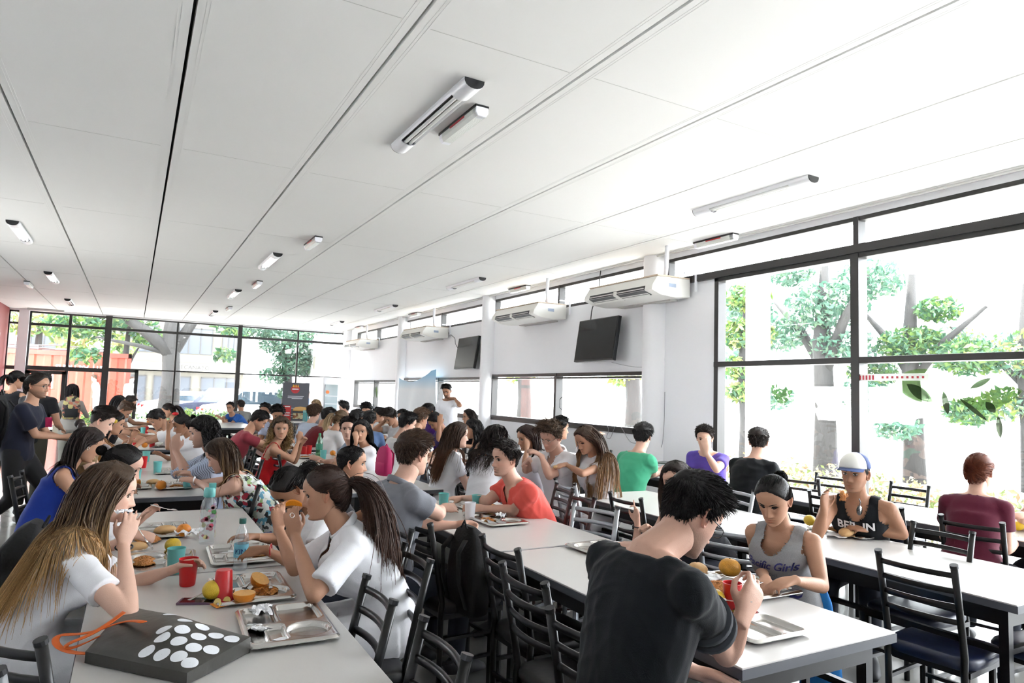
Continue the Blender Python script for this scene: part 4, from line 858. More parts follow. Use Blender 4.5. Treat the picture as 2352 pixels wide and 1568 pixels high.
    hc = A(HC[hcol] if isinstance(hcol, str) else hcol)
    if beard:
        bm = np.clip((-.030-z)/.03, 0, 1)*np.clip((.060+y)/.02, 0, 1)+G(z+.054, .005)*G(x, .026)*fr_; bm = np.clip(bm, 0, 1)*(1-lipm)*(1-G(z+.04, .012)*G(x, .02))*beard
        bm = bm*(.7+.3*np.random.rand(*bm.shape)); col = col*(1-bm[..., None])+(hc*1.5+sk*.12)*bm[..., None]
    if hair == 'fade': fm_ = hair_mask(TH, ZZ, 'short'); fm_ = np.clip(fm_, 0, 1)*.75; col = col*(1-fm_[..., None])+(hc+sk*.1)*fm_[..., None]
    hb_ = MB(); hb_.grid(HV, col.reshape(-1, 3), wrap=True)
    for sd in (-1, 1):       # ears
        e = []; 
        for k, (rad, dx) in enumerate(((0, .004), (.35, .003), (.6, .002), (.82, .010), (1.0, .012), (1.06, .006), (.9, -.004))):
            ring = []
            for q in np.linspace(0, 2*np.pi, 18, endpoint=False):
                yy, z_ = math.sin(q)*.0165*(1 if math.cos(q) > -.3 else .7)*rad, math.cos(q)*.031*rad
                ring.append((sd*(.070+dx+(-yy)*.45), -.012+yy+z_*-.12, -.004+z_))
            e.append(ring)
        hb_.grid(e, sk*A([1.03, .85, .82]), wrap=True)
    VH = (np.vstack(hb_.V)@(RH*hs).T)+H
    bb = MB(); bb.add(V, F, sk); n0 = bb.n
    bb.V.append(VH); bb.F += [f_+n0 for f_ in hb_.F]; bb.C += hb_.C; bb.n += len(VH)
    # knuckle / nail detail is in the mesh; tint nails slightly for close figures
    body = bb.build('body', M_SKIN, root, smooth=True, colors=True)
    def TH_(p): return (A(p)*hs)@RH.T+H
    # ---- eyes and brows
    if lod <= 2:
        em = MB(); bmh = MB(); lash = MB()
        for sd in (-1, 1):
            cx, cz = sd*.0315, .002; op = {'open': 1, 'half': .55, 'down': .22, 'closed': .05}[eyes]
            uu = np.linspace(-1, 1, 9); top_ = .0062*op*(1-uu**2)**.8+.0002; bot = -.0042*min(1, op+.2)*(1-uu**2)**.8
            def P(x_, z_, o): yy = head_y(x_, z_, sex)+.0035*(1-min(1, ((x_-cx)/.015)**2))+o; return (x_, yy, z_)
            gv = [[P(cx+u_*.0145, cz+(bot[i]+(top_[i]-bot[i])*q)+.001*u_*sd, .0008) for i, u_ in enumerate(uu)] for q in (0, .5, 1)]
            em.grid([[TH_(p) for p in r_] for r_ in gv], (.72, .70, .68))
            for rad, cc, o in ((.0060, (.09, .045, .02), .0016), (.0028, (.005, .005, .005), .0020)):
                g0 = gaze*.004; pts = []
                for q in np.linspace(0, 2*np.pi, 16, endpoint=False):
                    xx = g0+rad*math.cos(q); tp = np.interp(xx/.0145, uu, top_); bt = np.interp(xx/.0145, uu, bot); z_ = min(max(rad*math.sin(q)+.0008, bt), tp)
                    pts.append(TH_(P(cx+xx, cz+z_, o)))
                em.add(pts, [np.arange(16)[None]], cc)
            lid = [TH_(P(cx+u_*.0155, cz+top_[i]+.0006+.001*u_*sd, .0022)) for i, u_ in enumerate(uu)]; lash.tube(lid, .0012 if not fem else .0016, 5)
            bx_ = np.linspace(.011, .047, 8); bz = .0205+.0055*np.sin((bx_-.011)/.036*2.4)*(1.2 if fem else .8)
            bl = [TH_((sd*q, head_y(sd*q, r_, sex)+.0008, r_)) for q, r_ in zip(bx_, bz)]; wb = (.0024 if fem else .0036)*(1 if brow is None else brow)
            lash.tube(bl, np.stack([np.full(8, .0016), wb*np.interp(np.arange(8), [0, 3, 7], [.8, 1.1, .35])], 1)*hs, 6, side=hy)
        em.build('eyes', M_EYE, root, colors=True); lash.build('eyebrows', mat('brow_'+str(hcol), tuple(hc*.9), .7), root)
    # ---- hair
    if hair != 'none':
        Tt = {'short': .016, 'quiff': .024, 'buzz': .003, 'fade': .020, 'curlytop': .026, 'long': .013, 'pony': .006, 'bun': .006, 'bob': .016, 'bowl': .020}[hair]
        nth2, nz2 = {0: (80, 60), 1: (60, 48), 2: (40, 32)}[lod]
        th2 = np.linspace(0, 2*np.pi, nth2, endpoint=False); zz2 = np.interp(np.linspace(0, 1, nz2), [0, 1], [0, 1]); z2 = -.095+(.1172+.095)*np.sin(zz2*np.pi/2)
        T2, Z2 = np.meshgrid(th2, z2); mk = hair_mask(T2, Z2, hair); tdeg = abs((np.degrees(T2)+180) % 360-180)
        thick = Tt*np.ones(T2.shape)
        if hair in ('short', 'quiff', 'fade', 'curlytop'):
            sidef = np.clip((Z2-.03)/.05, 0, 1); thick = (Tt if hair != 'quiff' else Tt)*(.35+.65*sidef)
            if hair == 'fade': thick = np.where(Z2 > .045, Tt*np.clip((Z2-.045)/.03, 0, 1), .001)
            if hair == 'quiff': thick += .016*np.clip(np.cos(T2), 0, 1)*sidef
        thick *= (1+.12*np.sin(T2*5+Z2*60)+.1*np.random.rand(*T2.shape)*(lod < 2)); infl = thick*mk-.004*(1-mk)
        x, y, z = head_surf(T2, Z2, sex, infl); HVl = np.stack([x, y, z], -1)
        hm = MB(); cvar = .85+.3*np.random.rand(*T2.shape)[..., None]; hm.grid(HVl@(RH*hs).T+H, (hc*.7*cvar).reshape(-1, 3), wrap=True)
        # strands
        ns = {0: 6500, 1: 2200, 2: 520}[lod]
        if hair in ('long', 'bob'): ns = {0: 7000, 1: 2400, 2: 520}[lod]
        if hair in ('pony', 'bun'): ns = {0: 5200, 1: 1600, 2: 350}[lod]
        kD = min(1.0, (2.9/DD)**1.15) if lod == 0 else min(1.0, 6.5/DD) if lod == 1 else min(1.0, 10/DD); kR = kD**-.55 if lod == 0 else 1.0; ns = int(ns*kD)
        if ns:
            area = np.cos(zz2*np.pi/2)[:, None]*np.ones(T2.shape); pr_ = (mk > .25)*(area+.30); pr_ = pr_.ravel()/pr_.sum(); ix = np.random.choice(T2.size, ns, p=pr_)
            tth = T2.ravel()[ix]+np.random.randn(ns)*.04; tz = np.clip(Z2.ravel()[ix]+np.random.randn(ns)*.002, -.095, .117); ti = infl.ravel()[ix]
            x, y, z = head_surf(tth, tz, sex, ti*.97); p0 = np.stack([x, y, z], -1); nrm = unit(p0-A([0, -.01, -.0])); K = (16 if curl and lod < 2 else 11) if hair in ('long', 'bob') else 10 if hair in ('pony', 'bun') else 5
            if lod == 2 and K >= 10: K = 8
            shd = (.6+.9*np.random.rand(ns))[:, None, None]
            C = np.ones((ns, K, 3))*hc*shd
            P = np.zeros((ns, K, 3)); P[:, 0] = p0*hs@RH.T+H
            if hair in ('short', 'quiff', 'fade', 'curlytop', 'bowl', 'buzz'):
                ok = (np.random.rand(ns) < (1 if hair != 'fade' else 1)) & ((hair != 'fade') | (tz > .05)); Lh = {'short': .026, 'quiff': .042, 'fade': .034, 'curlytop': .046, 'bowl': .045, 'buzz': .007}[hair]*(.45+.55*np.clip((tz-.0)/.06, 0, 1))*(.7+.6*np.random.rand(ns))
                comb = unit(np.stack([np.sin(tth)*.6, np.where(tz > .06, 1.0, .1)*np.ones(ns), -.9*np.ones(ns)*np.clip((.075-tz)/.03, 0, 1)+.05], -1))
                if hair == 'bowl': comb = unit(np.stack([np.sin(tth), np.cos(tth), -.8*np.ones(ns)], -1))
                if hair == 'quiff': comb = unit(comb+A([.2, 0, .55])*np.clip((tz-.05)/.03, 0, 1)[:, None])
                d = unit(nrm*.42+comb*.85+np.random.randn(ns, 3)*(.16 if not curl else .3)); q = p0.copy()
                for k in range(1, K):
                    d = unit(d+comb*.28+(np.random.randn(ns, 3)*(.55 if hair == 'curlytop' or curl else .10))); q = q+d*(Lh/(K-1))[:, None]; P[:, k] = q*hs@RH.T+H
                P = P[ok]; C = C[ok]; rr = np.array([1, 1, .9, .7, .25])*{0: .0010, 1: .0017, 2: .0034}[lod]*kR
                hm.strands(P, rr, C)
            elif hair in ('long', 'bob'):
                Lh = (hlen if hair == 'long' else .17)*(.8+.25*np.random.rand(ns)); pt = .012*part
                side_ = np.sign(p0[:, 0]-pt+1e-6); dl = unit(np.stack([side_*.9, -.75+0*side_, -.15+0*side_], -1)); d = dl*hs@RH.T; d = unit(d)
                g_ = A([0, 0, -1.]); q = P[:, 0].copy(); ax = A([.079+Tt, .098+Tt, .116+Tt])*hs
                tk_ = .030 if top == 'coat' else .018 if top in ('tee', 'polo') else 0; capA = [(N0-Td*.08, N0-Td*.38*s-f*.0, .104*s+tk_), (N0-Td*.10+l*.06*s, N0-Td*.36*s+l*.07*s, .092*s+tk_), (N0-Td*.10-l*.06*s, N0-Td*.36*s-l*.07*s, .092*s+tk_), (sh+l*sw*.9, sh-l*sw*.9, .058*s+tk_)]+[(a['S'], a['E'], .045*s) for a in arms]
                back = (fr*-1)
                st_ = (Lh/(K-1))[:, None]
                for k in range(1, K):
                    d = unit(d*.50+g_*.60+back*(.03 if k > 2 else .08)+np.random.randn(ns, 3)*(.05+curl*.13)); q = q+d*st_
                    lt_ = (q-N0)@l; q = q-(lt_*.16*gath*np.clip((N0[2]+.08-q[:, 2])/.1, 0, 1))[:, None]*l
                    for it in range(2):
                        lo = ((q-H)@RH)-A([0, -.010, .0])*hs; rad = np.sqrt(((lo/ax)**2).sum(1)); ins = rad < 1.0; lo2 = lo/np.maximum(rad, 1e-4)[:, None]
                        fm2 = ins & ((lo2[:, 2] < .06*hs) & (lo2[:, 1] > .045*hs) & (abs(lo2[:, 0]) < .068*hs)); lo2[fm2, 0] = np.sign(lo2[fm2, 0]+1e-6)*.078*hs; lo2[fm2, 1] = np.minimum(lo2[fm2, 1], .04*hs)
                        fm3 = (~ins) & (lo[:, 1] > tuck*hs) & (lo[:, 2] < .062*hs) & (lo[:, 2] > -.16*hs); lo2 = np.where(ins[:, None], lo2, lo); lo2[fm3, 1] = lo2[fm3, 1]*.25+tuck*hs*.75; ins = ins | fm3
                        q = np.where(ins[:, None], (lo2+A([0, -.010, 0])*hs)@RH.T+H, q)
                        for (ca, cb_, cr_) in capA:
                            ab = cb_-ca; t_ = np.clip(((q-ca)@ab)/max(ab@ab, 1e-9), 0, 1)[:, None]; cl = ca+t_*ab; v = q-cl; dd = np.linalg.norm(v, axis=1, keepdims=True); q = np.where(dd < cr_+.012, cl+v/np.maximum(dd, 1e-4)*(cr_+.012), q)
                    P[:, k] = q; d = unit(P[:, k]-P[:, k-1])
                if curl:
                    kk = np.linspace(0, 1, K)[None, :]; pa = np.random.rand(ns, 1)*6.28; e1 = unit(np.random.randn(ns, 3)); e2 = unit(np.random.randn(ns, 3)); P = P+(curl*.011*np.clip(kk*3, 0, 1)*np.sin(kk*26+pa))[..., None]*e1[:, None]+(curl*.011*np.clip(kk*3, 0, 1)*np.cos(kk*26+pa))[..., None]*e2[:, None]
                if tip is not None:
                    tw = np.clip((np.linspace(0, 1, K)[None, :, None]-.25)/.55+(np.random.rand(ns, 1, 1)-.5)*.5, 0, 1); C = C*(1-tw)+A(tip)*shd*tw
                rr = np.interp(np.linspace(0, 1, K), [0, .7, 1], [1, 1, .3])*{0: .00115, 1: .0020, 2: .0046}[lod]*kR
                hm.strands(P, rr, C)
            else:    # pony / bun : drawn back to a gathering point
                Gp = A([0, -.112, .028]) if hair == 'pony' else A([0, -.108, bunz]); ax = A([.083+Tt, .102+Tt, .120+Tt])
                for k in range(1, K):
                    t_ = k/(K-1); q = p0*(1-t_)+Gp*t_; lo = (q-A([0, -.010, 0]))/ax; rad = np.linalg.norm(lo, axis=1, keepdims=True); tgt = 1.0+.035*np.random.rand(ns, 1); q = lo/rad*tgt*ax+A([0, -.010, 0]); P[:, k] = q*hs@RH.T+H
                rr = np.ones(K)*{0: .0010, 1: .0018, 2: .004}[lod]*kR; hm.strands(P, rr, C)
                nt_ = int({0: 4200, 1: 700, 2: 150}[lod]*kD); G0 = (Gp+A([0, -.008, 0]))*hs@RH.T+H
                if hair == 'pony':
                    Kt = 16 if lod == 0 else 10; P = np.zeros((nt_, Kt, 3)); P[:, 0] = G0+np.random.randn(nt_, 3)*.008; d = unit((A([0, -1, .10])@RH.T)+np.random.randn(nt_, 3)*.13); q = P[:, 0].copy(); st_ = (hlen*(.7+.4*np.random.rand(nt_))/(Kt-1))[:, None]; ph_ = np.round(np.random.rand(nt_, 1)*7)+np.random.randn(nt_, 1)*.25
                    for k in range(1, Kt):
                        d = unit(d*.72+A([0, 0, -1])*.28+np.random.randn(nt_, 3)*(.03+.05*curl)+curl*.16*np.sin(k*1.5+ph_)*l); q = q+d*st_
                        for (ca, cb_, cr_) in [(N0, N0-Td*.30*s-f*.02, .11*s)]:
                            ab = cb_-ca; tq = np.clip(((q-ca)@ab)/(ab@ab), 0, 1)[:, None]; cl = ca+tq*ab; v = q-cl; dd = np.linalg.norm(v, axis=1, keepdims=True); q = np.where(dd < cr_, cl+v/np.maximum(dd, 1e-4)*cr_, q)
                        P[:, k] = q
                    Ct = np.ones((nt_, Kt, 3))*hc*(.7+.7*np.random.rand(nt_, 1, 1))
                    if tip is not None: tw = np.linspace(0, 1, Kt)[None, :, None]; Ct = Ct*(1-tw)+A(tip)*tw*(.7+.6*np.random.rand(nt_, 1, 1))
                    rr = np.interp(np.linspace(0, 1, Kt), [0, .8, 1], [1, 1, .3])*{0: .0011, 1: .0020, 2: .005}[lod]*kR; hm.strands(P, rr, Ct)
                    tie = MB(); dd_ = unit(A([0, -1, .1])@RH.T); tie.tube([G0-dd_*.006, G0+dd_*.018], .021, 14); tie.build('hair_tie', M_BLKPL, root)
                else:
                    br = .034 if hlen > .3 else .026; bc_ = (Gp+A([0, -.030, .006]))*hs@RH.T+H; P = np.zeros((nt_, 9, 3))
                    for i in range(nt_):
                        ax1 = unit(np.random.randn(3)); a1 = unit(np.cross(ax1, np.random.randn(3))); b1 = np.cross(ax1, a1); t_ = np.linspace(0, 4.2, 9)+np.random.rand()*6; h0 = (np.random.rand()-.5)*1.4; r1 = br*math.sqrt(max(.1, 1-(h0*.6)**2))
                        P[i] = bc_+ax1*h0*br*.6+a1*np.cos(t_)[:, None]*r1*(1+curl*.5*np.random.rand())+b1*np.sin(t_)[:, None]*r1
                    hm.ball(bc_, br*.9, 12, col=hc*.8); hm.strands(P, np.ones(9)*{0: .0012, 1: .002, 2: .004}[lod]*kR, np.ones((nt_, 9, 3))*hc*(.8+.5*np.random.rand(nt_, 1, 1)))
        hm.build('hair', M_HAIR, root, smooth=True, colors=True)
    # ---- clothes
    cm = tmat or mat('cloth_%02x%02x%02x' % tuple(int(255*min(1, q)) for q in tcol), tcol, .85, 0, .2, bump=.0006, bscale=300, noise=.04, nscale=8, sheen=.1)
    t_ = MB(); inf = .011*s
    tl_ = {'tee': 1.0, 'polo': 1.0, 'coat': 1.0, 'tank': .985, 'strap': .985, 'wide': .985}[top]; lo_ = -.13
    tk = np.linspace(lo_, tl_ if top != 'tee' else .985, 22); h1, h2, h3 = [np.interp(tk, SEC[:, 0], SEC[:, k]) for k in (1, 2, 3)]
    fl2 = np.interp(tk, [-.13, .1, .5, 1], [.016, .014, .013, .011])*s
    if fem and top != 'none': h2 = h2+G(tk-.66, .12)*.030*s; h3 = h3+G(tk-.66, .12)*.026*s
    if top == 'coat': fl2 = fl2+.008
    if top in ('tank', 'strap'): fl2 = np.minimum(fl2, .008*s)
    t_.tube(extrap(tk)+f*h3[:, None], np.stack([h1+fl2, h2+fl2], 1), 22, side=l, exp=.86)
    if top in ('tee', 'polo', 'coat', 'wide'):
        for a in arms:
            ud = a['E']-a['S']; hi_ = top in ('polo', 'coat'); t_.tube([N0-Td*(.024 if hi_ else .045)+l*a['sd']*.035*s, (N0+a['S'])/2+up*.018*s-Td*(.014 if hi_ else .02), a['S']], A([.048 if hi_ else .040, .056 if hi_ else .052, .064])*s*arm, 14)
            t_.ball(a['S'], .068*s*arm, 14)
            if sl <= 1.02: q = np.linspace(0, sl, 6); t_.tube(a['S']+ud*q[:, None], (A([.064, .064, .062, .061, .061, .063])*arm+(.008*q))*s, 18)
            else:
                t_.tube(a['S']+ud*np.linspace(0, 1, 5)[:, None], A([.064, .062, .058, .052, .050])*s*arm, 16); fd = a['W']-a['E']; q = np.linspace(0, sl-1, 5); t_.ball(a['E'], .050*s*arm, 12); t_.tube(a['E']+fd*q[:, None], A([.050, .050, .048, .046, .044])*s*arm, 16)
    if top == 'tank' or top == 'strap':
        for a in arms: t_.tube([N0-Td*.035+l*a['sd']*.03*s, (N0+a['S'])/2+up*.020*s-Td*.016, a['S']], A([.046, .052, .061])*s*arm, 14); t_.ball(a['S'], .064*s*arm, 14)
    if coat:
        for sd, hp, K_, A_ in kn: t_.tube([hp-f*.02, hp*.6+K_*.4, hp*.25+K_*.75], A([.125, .115, .112])*s, 16)
        t_.tube([PV-f*.02, PV+f*.2*s], A([(.17, .11), (.17, .09)])*s, 16, side=l)
    vt = min(max(.0022*DD, .0066), .015); V, F, Nn = finish(t_, vt, {0: 5, 1: 4, 2: 3}[lod])
    V = wrinkle(V, Nn, wr*(.8 if lod else 1)*(.5 if top in ('tank', 'strap') else 1), len(PEOPLE)+3)
    if top in ('tank', 'strap', 'wide') or neckv:
        ts_ = np.linspace(-.14, 1.0, 80); sp_ = extrap(ts_); ii = np.argmin(((V[:, None, :]-sp_[None])**2).sum(2), 1); rel = V-sp_[ii]; dS = np.gradient(sp_, axis=0)[ii]; tv_ = ts_[ii]+np.clip((rel*dS).sum(1)/(dS*dS).sum(1), -.6, .6)*(ts_[1]-ts_[0]); lat = abs(rel@l)/s; frt = rel@fr
        g = np.full(len(V), -1.0)
        if top == 'tank': g = np.maximum(lat-np.interp(tv_, [.6, .74, .84, .94], [.30, .168, .128, .122]), np.where(frt > 0, np.sqrt((lat/1.0)**2+(np.clip(.99-tv_, 0, 1)*.50)**2) < 0, False)*1.0-1)
        if top == 'tank': sc = np.where(frt > 0, .088, .055); g = np.maximum(g, (1-np.sqrt((lat/.070)**2+(np.clip(1.0-tv_, -.2, 1)*.5/sc)**2))*.06); g = np.where((lat > .15) & (tv_ > .62) & (abs(frt) < .06), np.maximum(g, .02), g)
        if top == 'strap':
            band = np.abs(lat-.088)-.007; g = np.where(tv_ > np.where(frt > 0, .70, .60), np.maximum(band, lat-.125), lat-np.interp(tv_, [.4, .62, .75], [.3, .21, .15]))
        if top == 'wide': g = (1-np.sqrt((lat/.105)**2+(np.clip(1.0-tv_, -.2, 1)*.5/np.where(frt > 0, .075, .060))**2))*.08
        if neckv: g = np.maximum(g, np.where(frt > 0, (.055-np.clip(1-tv_, 0, 1)*.5*.50-lat), -1))
        Fk = []; ins = g <= 0; acc = np.zeros_like(V); cnt = np.zeros(len(V))
        for f_ in F:
            f_ = f_[ins[f_].any(1)]; Fk.append(f_); k_ = f_.shape[1]
            for q in range(k_):
                i0, i1 = f_[:, q], f_[:, (q+1) % k_]
                for p_, o_ in ((i0, i1), (i1, i0)):
                    mm_ = ins[p_] & ~ins[o_]; pi, oi = p_[mm_], o_[mm_]; tq = (-g[pi]/(g[oi]-g[pi]+1e-9))[:, None]; np.add.at(acc, oi, V[pi]+(V[oi]-V[pi])*tq); np.add.at(cnt, oi, 1)
        mv = cnt > 0; V[mv] = acc[mv]/cnt[mv][:, None]; F = Fk
    cl = MB(); cl.add(V, F); nm_ = {'tee': 't_shirt', 'polo': 'polo_shirt', 'coat': 'white_coat', 'tank': 'tank_top', 'strap': 'strap_top', 'wide': 'blouse'}[top]
    so_ = cl.build(nm_, cm, root, smooth=True)
    if top in ('tank', 'strap', 'wide') or neckv:
        sd_ = so_.modifiers.new('hem', 'SOLIDIFY'); sd_.thickness = .0035; sd_.offset = 1
    if top in ('polo', 'coat'):
        cb_ = MB(); q = np.linspace(.5, 2*np.pi-.5, 20) if top == 'polo' or top == 'coat' else None
        ring = [N0+up*.008+fr*math.cos(a_)*nr*1.22+l*math.sin(a_)*nr*1.24+up*(-.020*math.cos(a_)) for a_ in q]; cb_.tube(ring, [(.017, .005)]*20, 8, side=np.cross(l, fr)); cb_.build('collar', cm, root, smooth=True)
    if glasses is not None:
        gl = MB()
        for sd in (-1, 1):
            ring = [TH_((sd*.033+.024*np.sign(math.cos(q))*abs(math.cos(q))**.7, max(head_y(sd*.02, .0, sex), 0)+.016, -.004+.017*np.sign(math.sin(q))*abs(math.sin(q))**.7)) for q in np.linspace(0, 2*np.pi, 20, endpoint=False)]
            gl.tube(ring, .0014, 6, closed=True); gl.tube([TH_((sd*.056, .094, .003)), TH_((sd*.073, .06, .004)), TH_((sd*.077, .0, .006)), TH_((sd*.076, -.018, -.006))], .0018, 6)
        gl.tube([TH_((-.010, .104, .0)), TH_((0, .107, .003)), TH_((.010, .104, 0))], .0014, 6); gl.build('glasses', glasses, root, smooth=True)
    if not hide_legs:
        pm = mat('trouser_%02x%02x%02x' % tuple(int(255*q) for q in pants), pants, .85); pb = MB(); sb = MB()
        for sd, hp, K_, A_ in kn:
            k_end = .62 if shorts else 1; Kx = hp+(K_-hp)*k_end
            pb.tube([hp-f*.06 if not standing else hp+up*.05, hp, hp+(Kx-hp)*.4, Kx-(Kx-hp)*.02, Kx], A([.10, .105, .094, .074, .066])*s, 16)
            if not shorts: pb.ball(K_, .066*s, 12); pb.tube([K_, K_*.7+A_*.3, A_+up*.02], A([.066, .062, .052])*s, 14)
            td = unit((f*1.0+l*sd*.2)*A([1, 1, 0])); sb.tube([A_-td*.06-up*.055, A_-td*.03-up*.04, A_+td*.05-up*.045, A_+td*.13-up*.06, A_+td*.18-up*.070], A([(.028, .030), (.038, .048), (.044, .045), (.046, .032), (.03, .018)])*s, 12, side=np.cross(td, up)); sb.build('shoe', mat('dark_shoes', (.03, .03, .035), .6), root, smooth=True); sb = MB()
        pb.tube([PV-up*.10*s, PV, PV+up*.10*s], A([(.15, .11), (.178, .132), (.162, .118)])*s, 18, side=l)
        if lod < 2 or standing: V, F, Nn = finish(pb, .018, 2); q_ = MB(); q_.add(V, F); q_.build('shorts' if shorts else 'trousers', pm, root, smooth=True)
        else: pb.build('shorts' if shorts else 'trousers', pm, root, smooth=True)
    info = dict(root=root, off=off, H=H, RH=RH, hs=hs, arms=arms, f=f, l=l, fr=fr, spine=spine, N0=N0, SEC=SEC, s=s, shirt=so_, TH_=TH_, Td=Td, body=body, cm=cm, PV=PV)
    PEOPLE[key] = info; return info
def on_shirt(info, V2, name, m, t=.62, up_=0.0, lift=.013, parent=None):
    """lay a flat mark on the chest of a shirt: V2 = (verts, faces), x to the person's left->right as read"""
    V, F = V2; me = info['shirt'].data; bv = BVHTree.FromPolygons([v.co[:] for v in me.vertices], [tuple(p.vertices) for p in me.polygons])
    f, l, fr, Td = info['f'], info['l'], info['fr'], info['Td']; c = info['spine'](t)+Td*up_; out = []
    for v in V:
        p = c+l*v[0]+Td*v[1]+fr*.45; h = bv.ray_cast(Vector(p), Vector(-fr), .7)
        out.append(A(h[0])+fr*lift if h[0] is not None else c+l*v[0]+Td*v[1]+fr*.13)
    m_ = MB(); m_.add(out, [np.array([f_]) for f_ in F]); return m_.build(name, m, info['root'])
# ================================================================ THINGS ON THE TABLES
TZ = .7505
def tray_mesh(nx=66, ny=92):
    X = np.linspace(0, .30, nx); Y = np.linspace(0, .42, ny); x, y = np.meshgrid(X, Y)
    def rr(x0, x1, y0, y1, r=.02): cx, cy = (x0+x1)/2, (y0+y1)/2; qx = abs(x-cx)-(x1-x0)/2+r; qy = abs(y-cy)-(y1-y0)/2+r; return np.hypot(np.maximum(qx, 0), np.maximum(qy, 0))+np.minimum(np.maximum(qx, qy), 0)-r
    d = np.minimum.reduce([rr(.138, .278, .212, .398), rr(.022, .120, .212, .398), np.hypot(x-.212, (y-.112)*1.0)-.070, rr(.078, .134, .035, .188, .015), rr(.022, .068, .035, .188, .015)])
    z = .021-.017*np.clip(.5-d/.007, 0, 1)**1.0; ed = np.minimum.reduce([x, .30-x, y, .42-y]); z = z-.006*np.clip(1-ed/.009, 0, 1)+.0015*G(ed-.013, .003)
    # rounded corners
    q = np.stack([x, y, z], -1); r = .03
    for cx, cy, sx, sy in ((r, r, -1, -1), (.30-r, r, 1, -1), (r, .42-r, -1, 1), (.30-r, .42-r, 1, 1)):
        dx, dy = (x-cx)*sx, (y-cy)*sy; m = (dx > 0) & (dy > 0); n_ = np.hypot(dx, dy); mx = np.maximum(dx, dy); k = np.where(m & (n_ > 1e-6), mx/np.maximum(n_, 1e-6), 1); q[..., 0] = np.where(m, cx+dx*k*sx, q[..., 0]); q[..., 1] = np.where(m, cy+dy*k*sy, q[..., 1])
    q = q-A([.15, .21, 0]); m = MB().grid(q)
    b = [q[0], q[:, -1], q[-1][::-1], q[::-1, 0]]; e = np.vstack([b[0], b[1][1:], b[2][1:], b[3][1:]]); e2 = e+A([0, 0, -.003]); m.grid(np.stack([e2, e]))
    lo = q.copy(); lo[..., 2] = lo[..., 2]-.0025; m.grid(lo[:, ::-1]); return m
TM = tray_mesh().mesh('tray'); TM.materials.append(M_STEEL)
def tray(u, v, lab, rz=0, grp='stainless steel meal trays', xyz=None):
    p = A(xyz) if xyz is not None else PZ(u, v, TZ); o = bpy.data.objects.new('meal_tray', TM); COL.objects.link(o); o.location = (p[0], p[1], TZ); o.rotation_euler = (0, 0, math.radians(rz)); return tag(o, lab, 'tray', grp)
def cup_mesh(m):
    r0, r1, h = .031, .0395, .112
    p = [(0, .003), (r0-.004, .003), (r0, .006), (r1-.0012, h-.002), (r1, h), (r1-.0022, h), (r0-.0018, .008), (0, .006)]
    me = MB().lathe([(0, 0)]+[(r0-.003, 0)]+p[2:], 32).mesh('cup'); me.materials.append(m); me.set_sharp_from_angle(angle=.9); return me
CUPS = {c: cup_mesh(m) for c, m in (('a', M_CYAN), ('r', M_REDP), ('w', M_WHITEP))}
CN = {'a': 'aqua plastic cup', 'r': 'red plastic cup', 'w': 'white plastic cup'}
def cup(u, v, c, lab, z=TZ, flip=False, s=1):
    p = PZ(u, v, z); o = bpy.data.objects.new('cup', CUPS[c]); COL.objects.link(o); o.location = tuple(p) if not flip else (p[0], p[1], z+.112); o.scale = (s, s, s)
    if flip: o.rotation_euler = (math.pi, 0, 0)
    return tag(o, lab, 'cup', 'plastic cups')
def fruit(u, v, lab, m=None, r=.038, z=TZ+.0, sq=1, name='orange', cat='fruit', xyz=None):
    t = np.linspace(-1, 1, 19); prof = [(r*math.sqrt(max(0, 1-q*q))*1.0, r*q*(.93 if abs(q) < .98 else .90)+r*.93) for q in t]
    p = A(xyz) if xyz is not None else PZ(u, v, z); m_ = MB().lathe(prof, 24, sx=sq); root = thing(name, lab, cat, p, random.random()*6, 'whole fruit on the tables'); m_.build('peel', m or M_ORANGE, root, smooth=True)
    MB().tube([(0, 0, r*1.83), (0, 0, r*1.885)], .004, 8).build('stem_scar', mat('stem_brown', (.12, .10, .03), .8), root); return root
def pasta(u, v, lab, rx=.06, ry=.08, h=.035, n=90, z=TZ+.006, m=None, xyz=None, r=.0017):
    p = A(xyz) if xyz is not None else PZ(u, v, z); K = 12; P = np.zeros((n, K, 3)); rs = np.random.RandomState(int(u)+7)
    a = rs.rand(n)*6.28; q = np.sqrt(rs.rand(n)); x = q*np.cos(a)*rx*.8; y = q*np.sin(a)*ry*.8; d = rs.rand(n)*6.28; cv = rs.randn(n)*.55
    for k in range(K):
        e = 1-np.clip((x/rx)**2+(y/ry)**2, 0, 1); P[:, k] = np.stack([x, y, .002+h*e**.7*(.45+.55*rs.rand(n))], -1); x = x+np.cos(d)*.010; y = y+np.sin(d)*.010; out = (x/rx)**2+(y/ry)**2 > 1; d = np.where(out, np.arctan2(-y, -x)+rs.randn(n)*.5, d+cv)
    for _ in range(2): P[:, 1:-1] = (P[:, :-2]+2*P[:, 1:-1]+P[:, 2:])/4
    mb = MB(); c = np.ones((n, K, 3)); mb.strands(P, np.full(K, r), c, 5 if n > 60 else 3)
    mb.lathe([(0, h*.55), (rx*.5, h*.42), (rx*.8, h*.18), (rx*.95, .001), (0, .001)], 18, sy=ry/rx)
    o = mb.build('spaghetti', m or M_PASTA, None, smooth=True, loc=tuple(p)); return tag(o, lab, 'pasta', None, 'stuff')
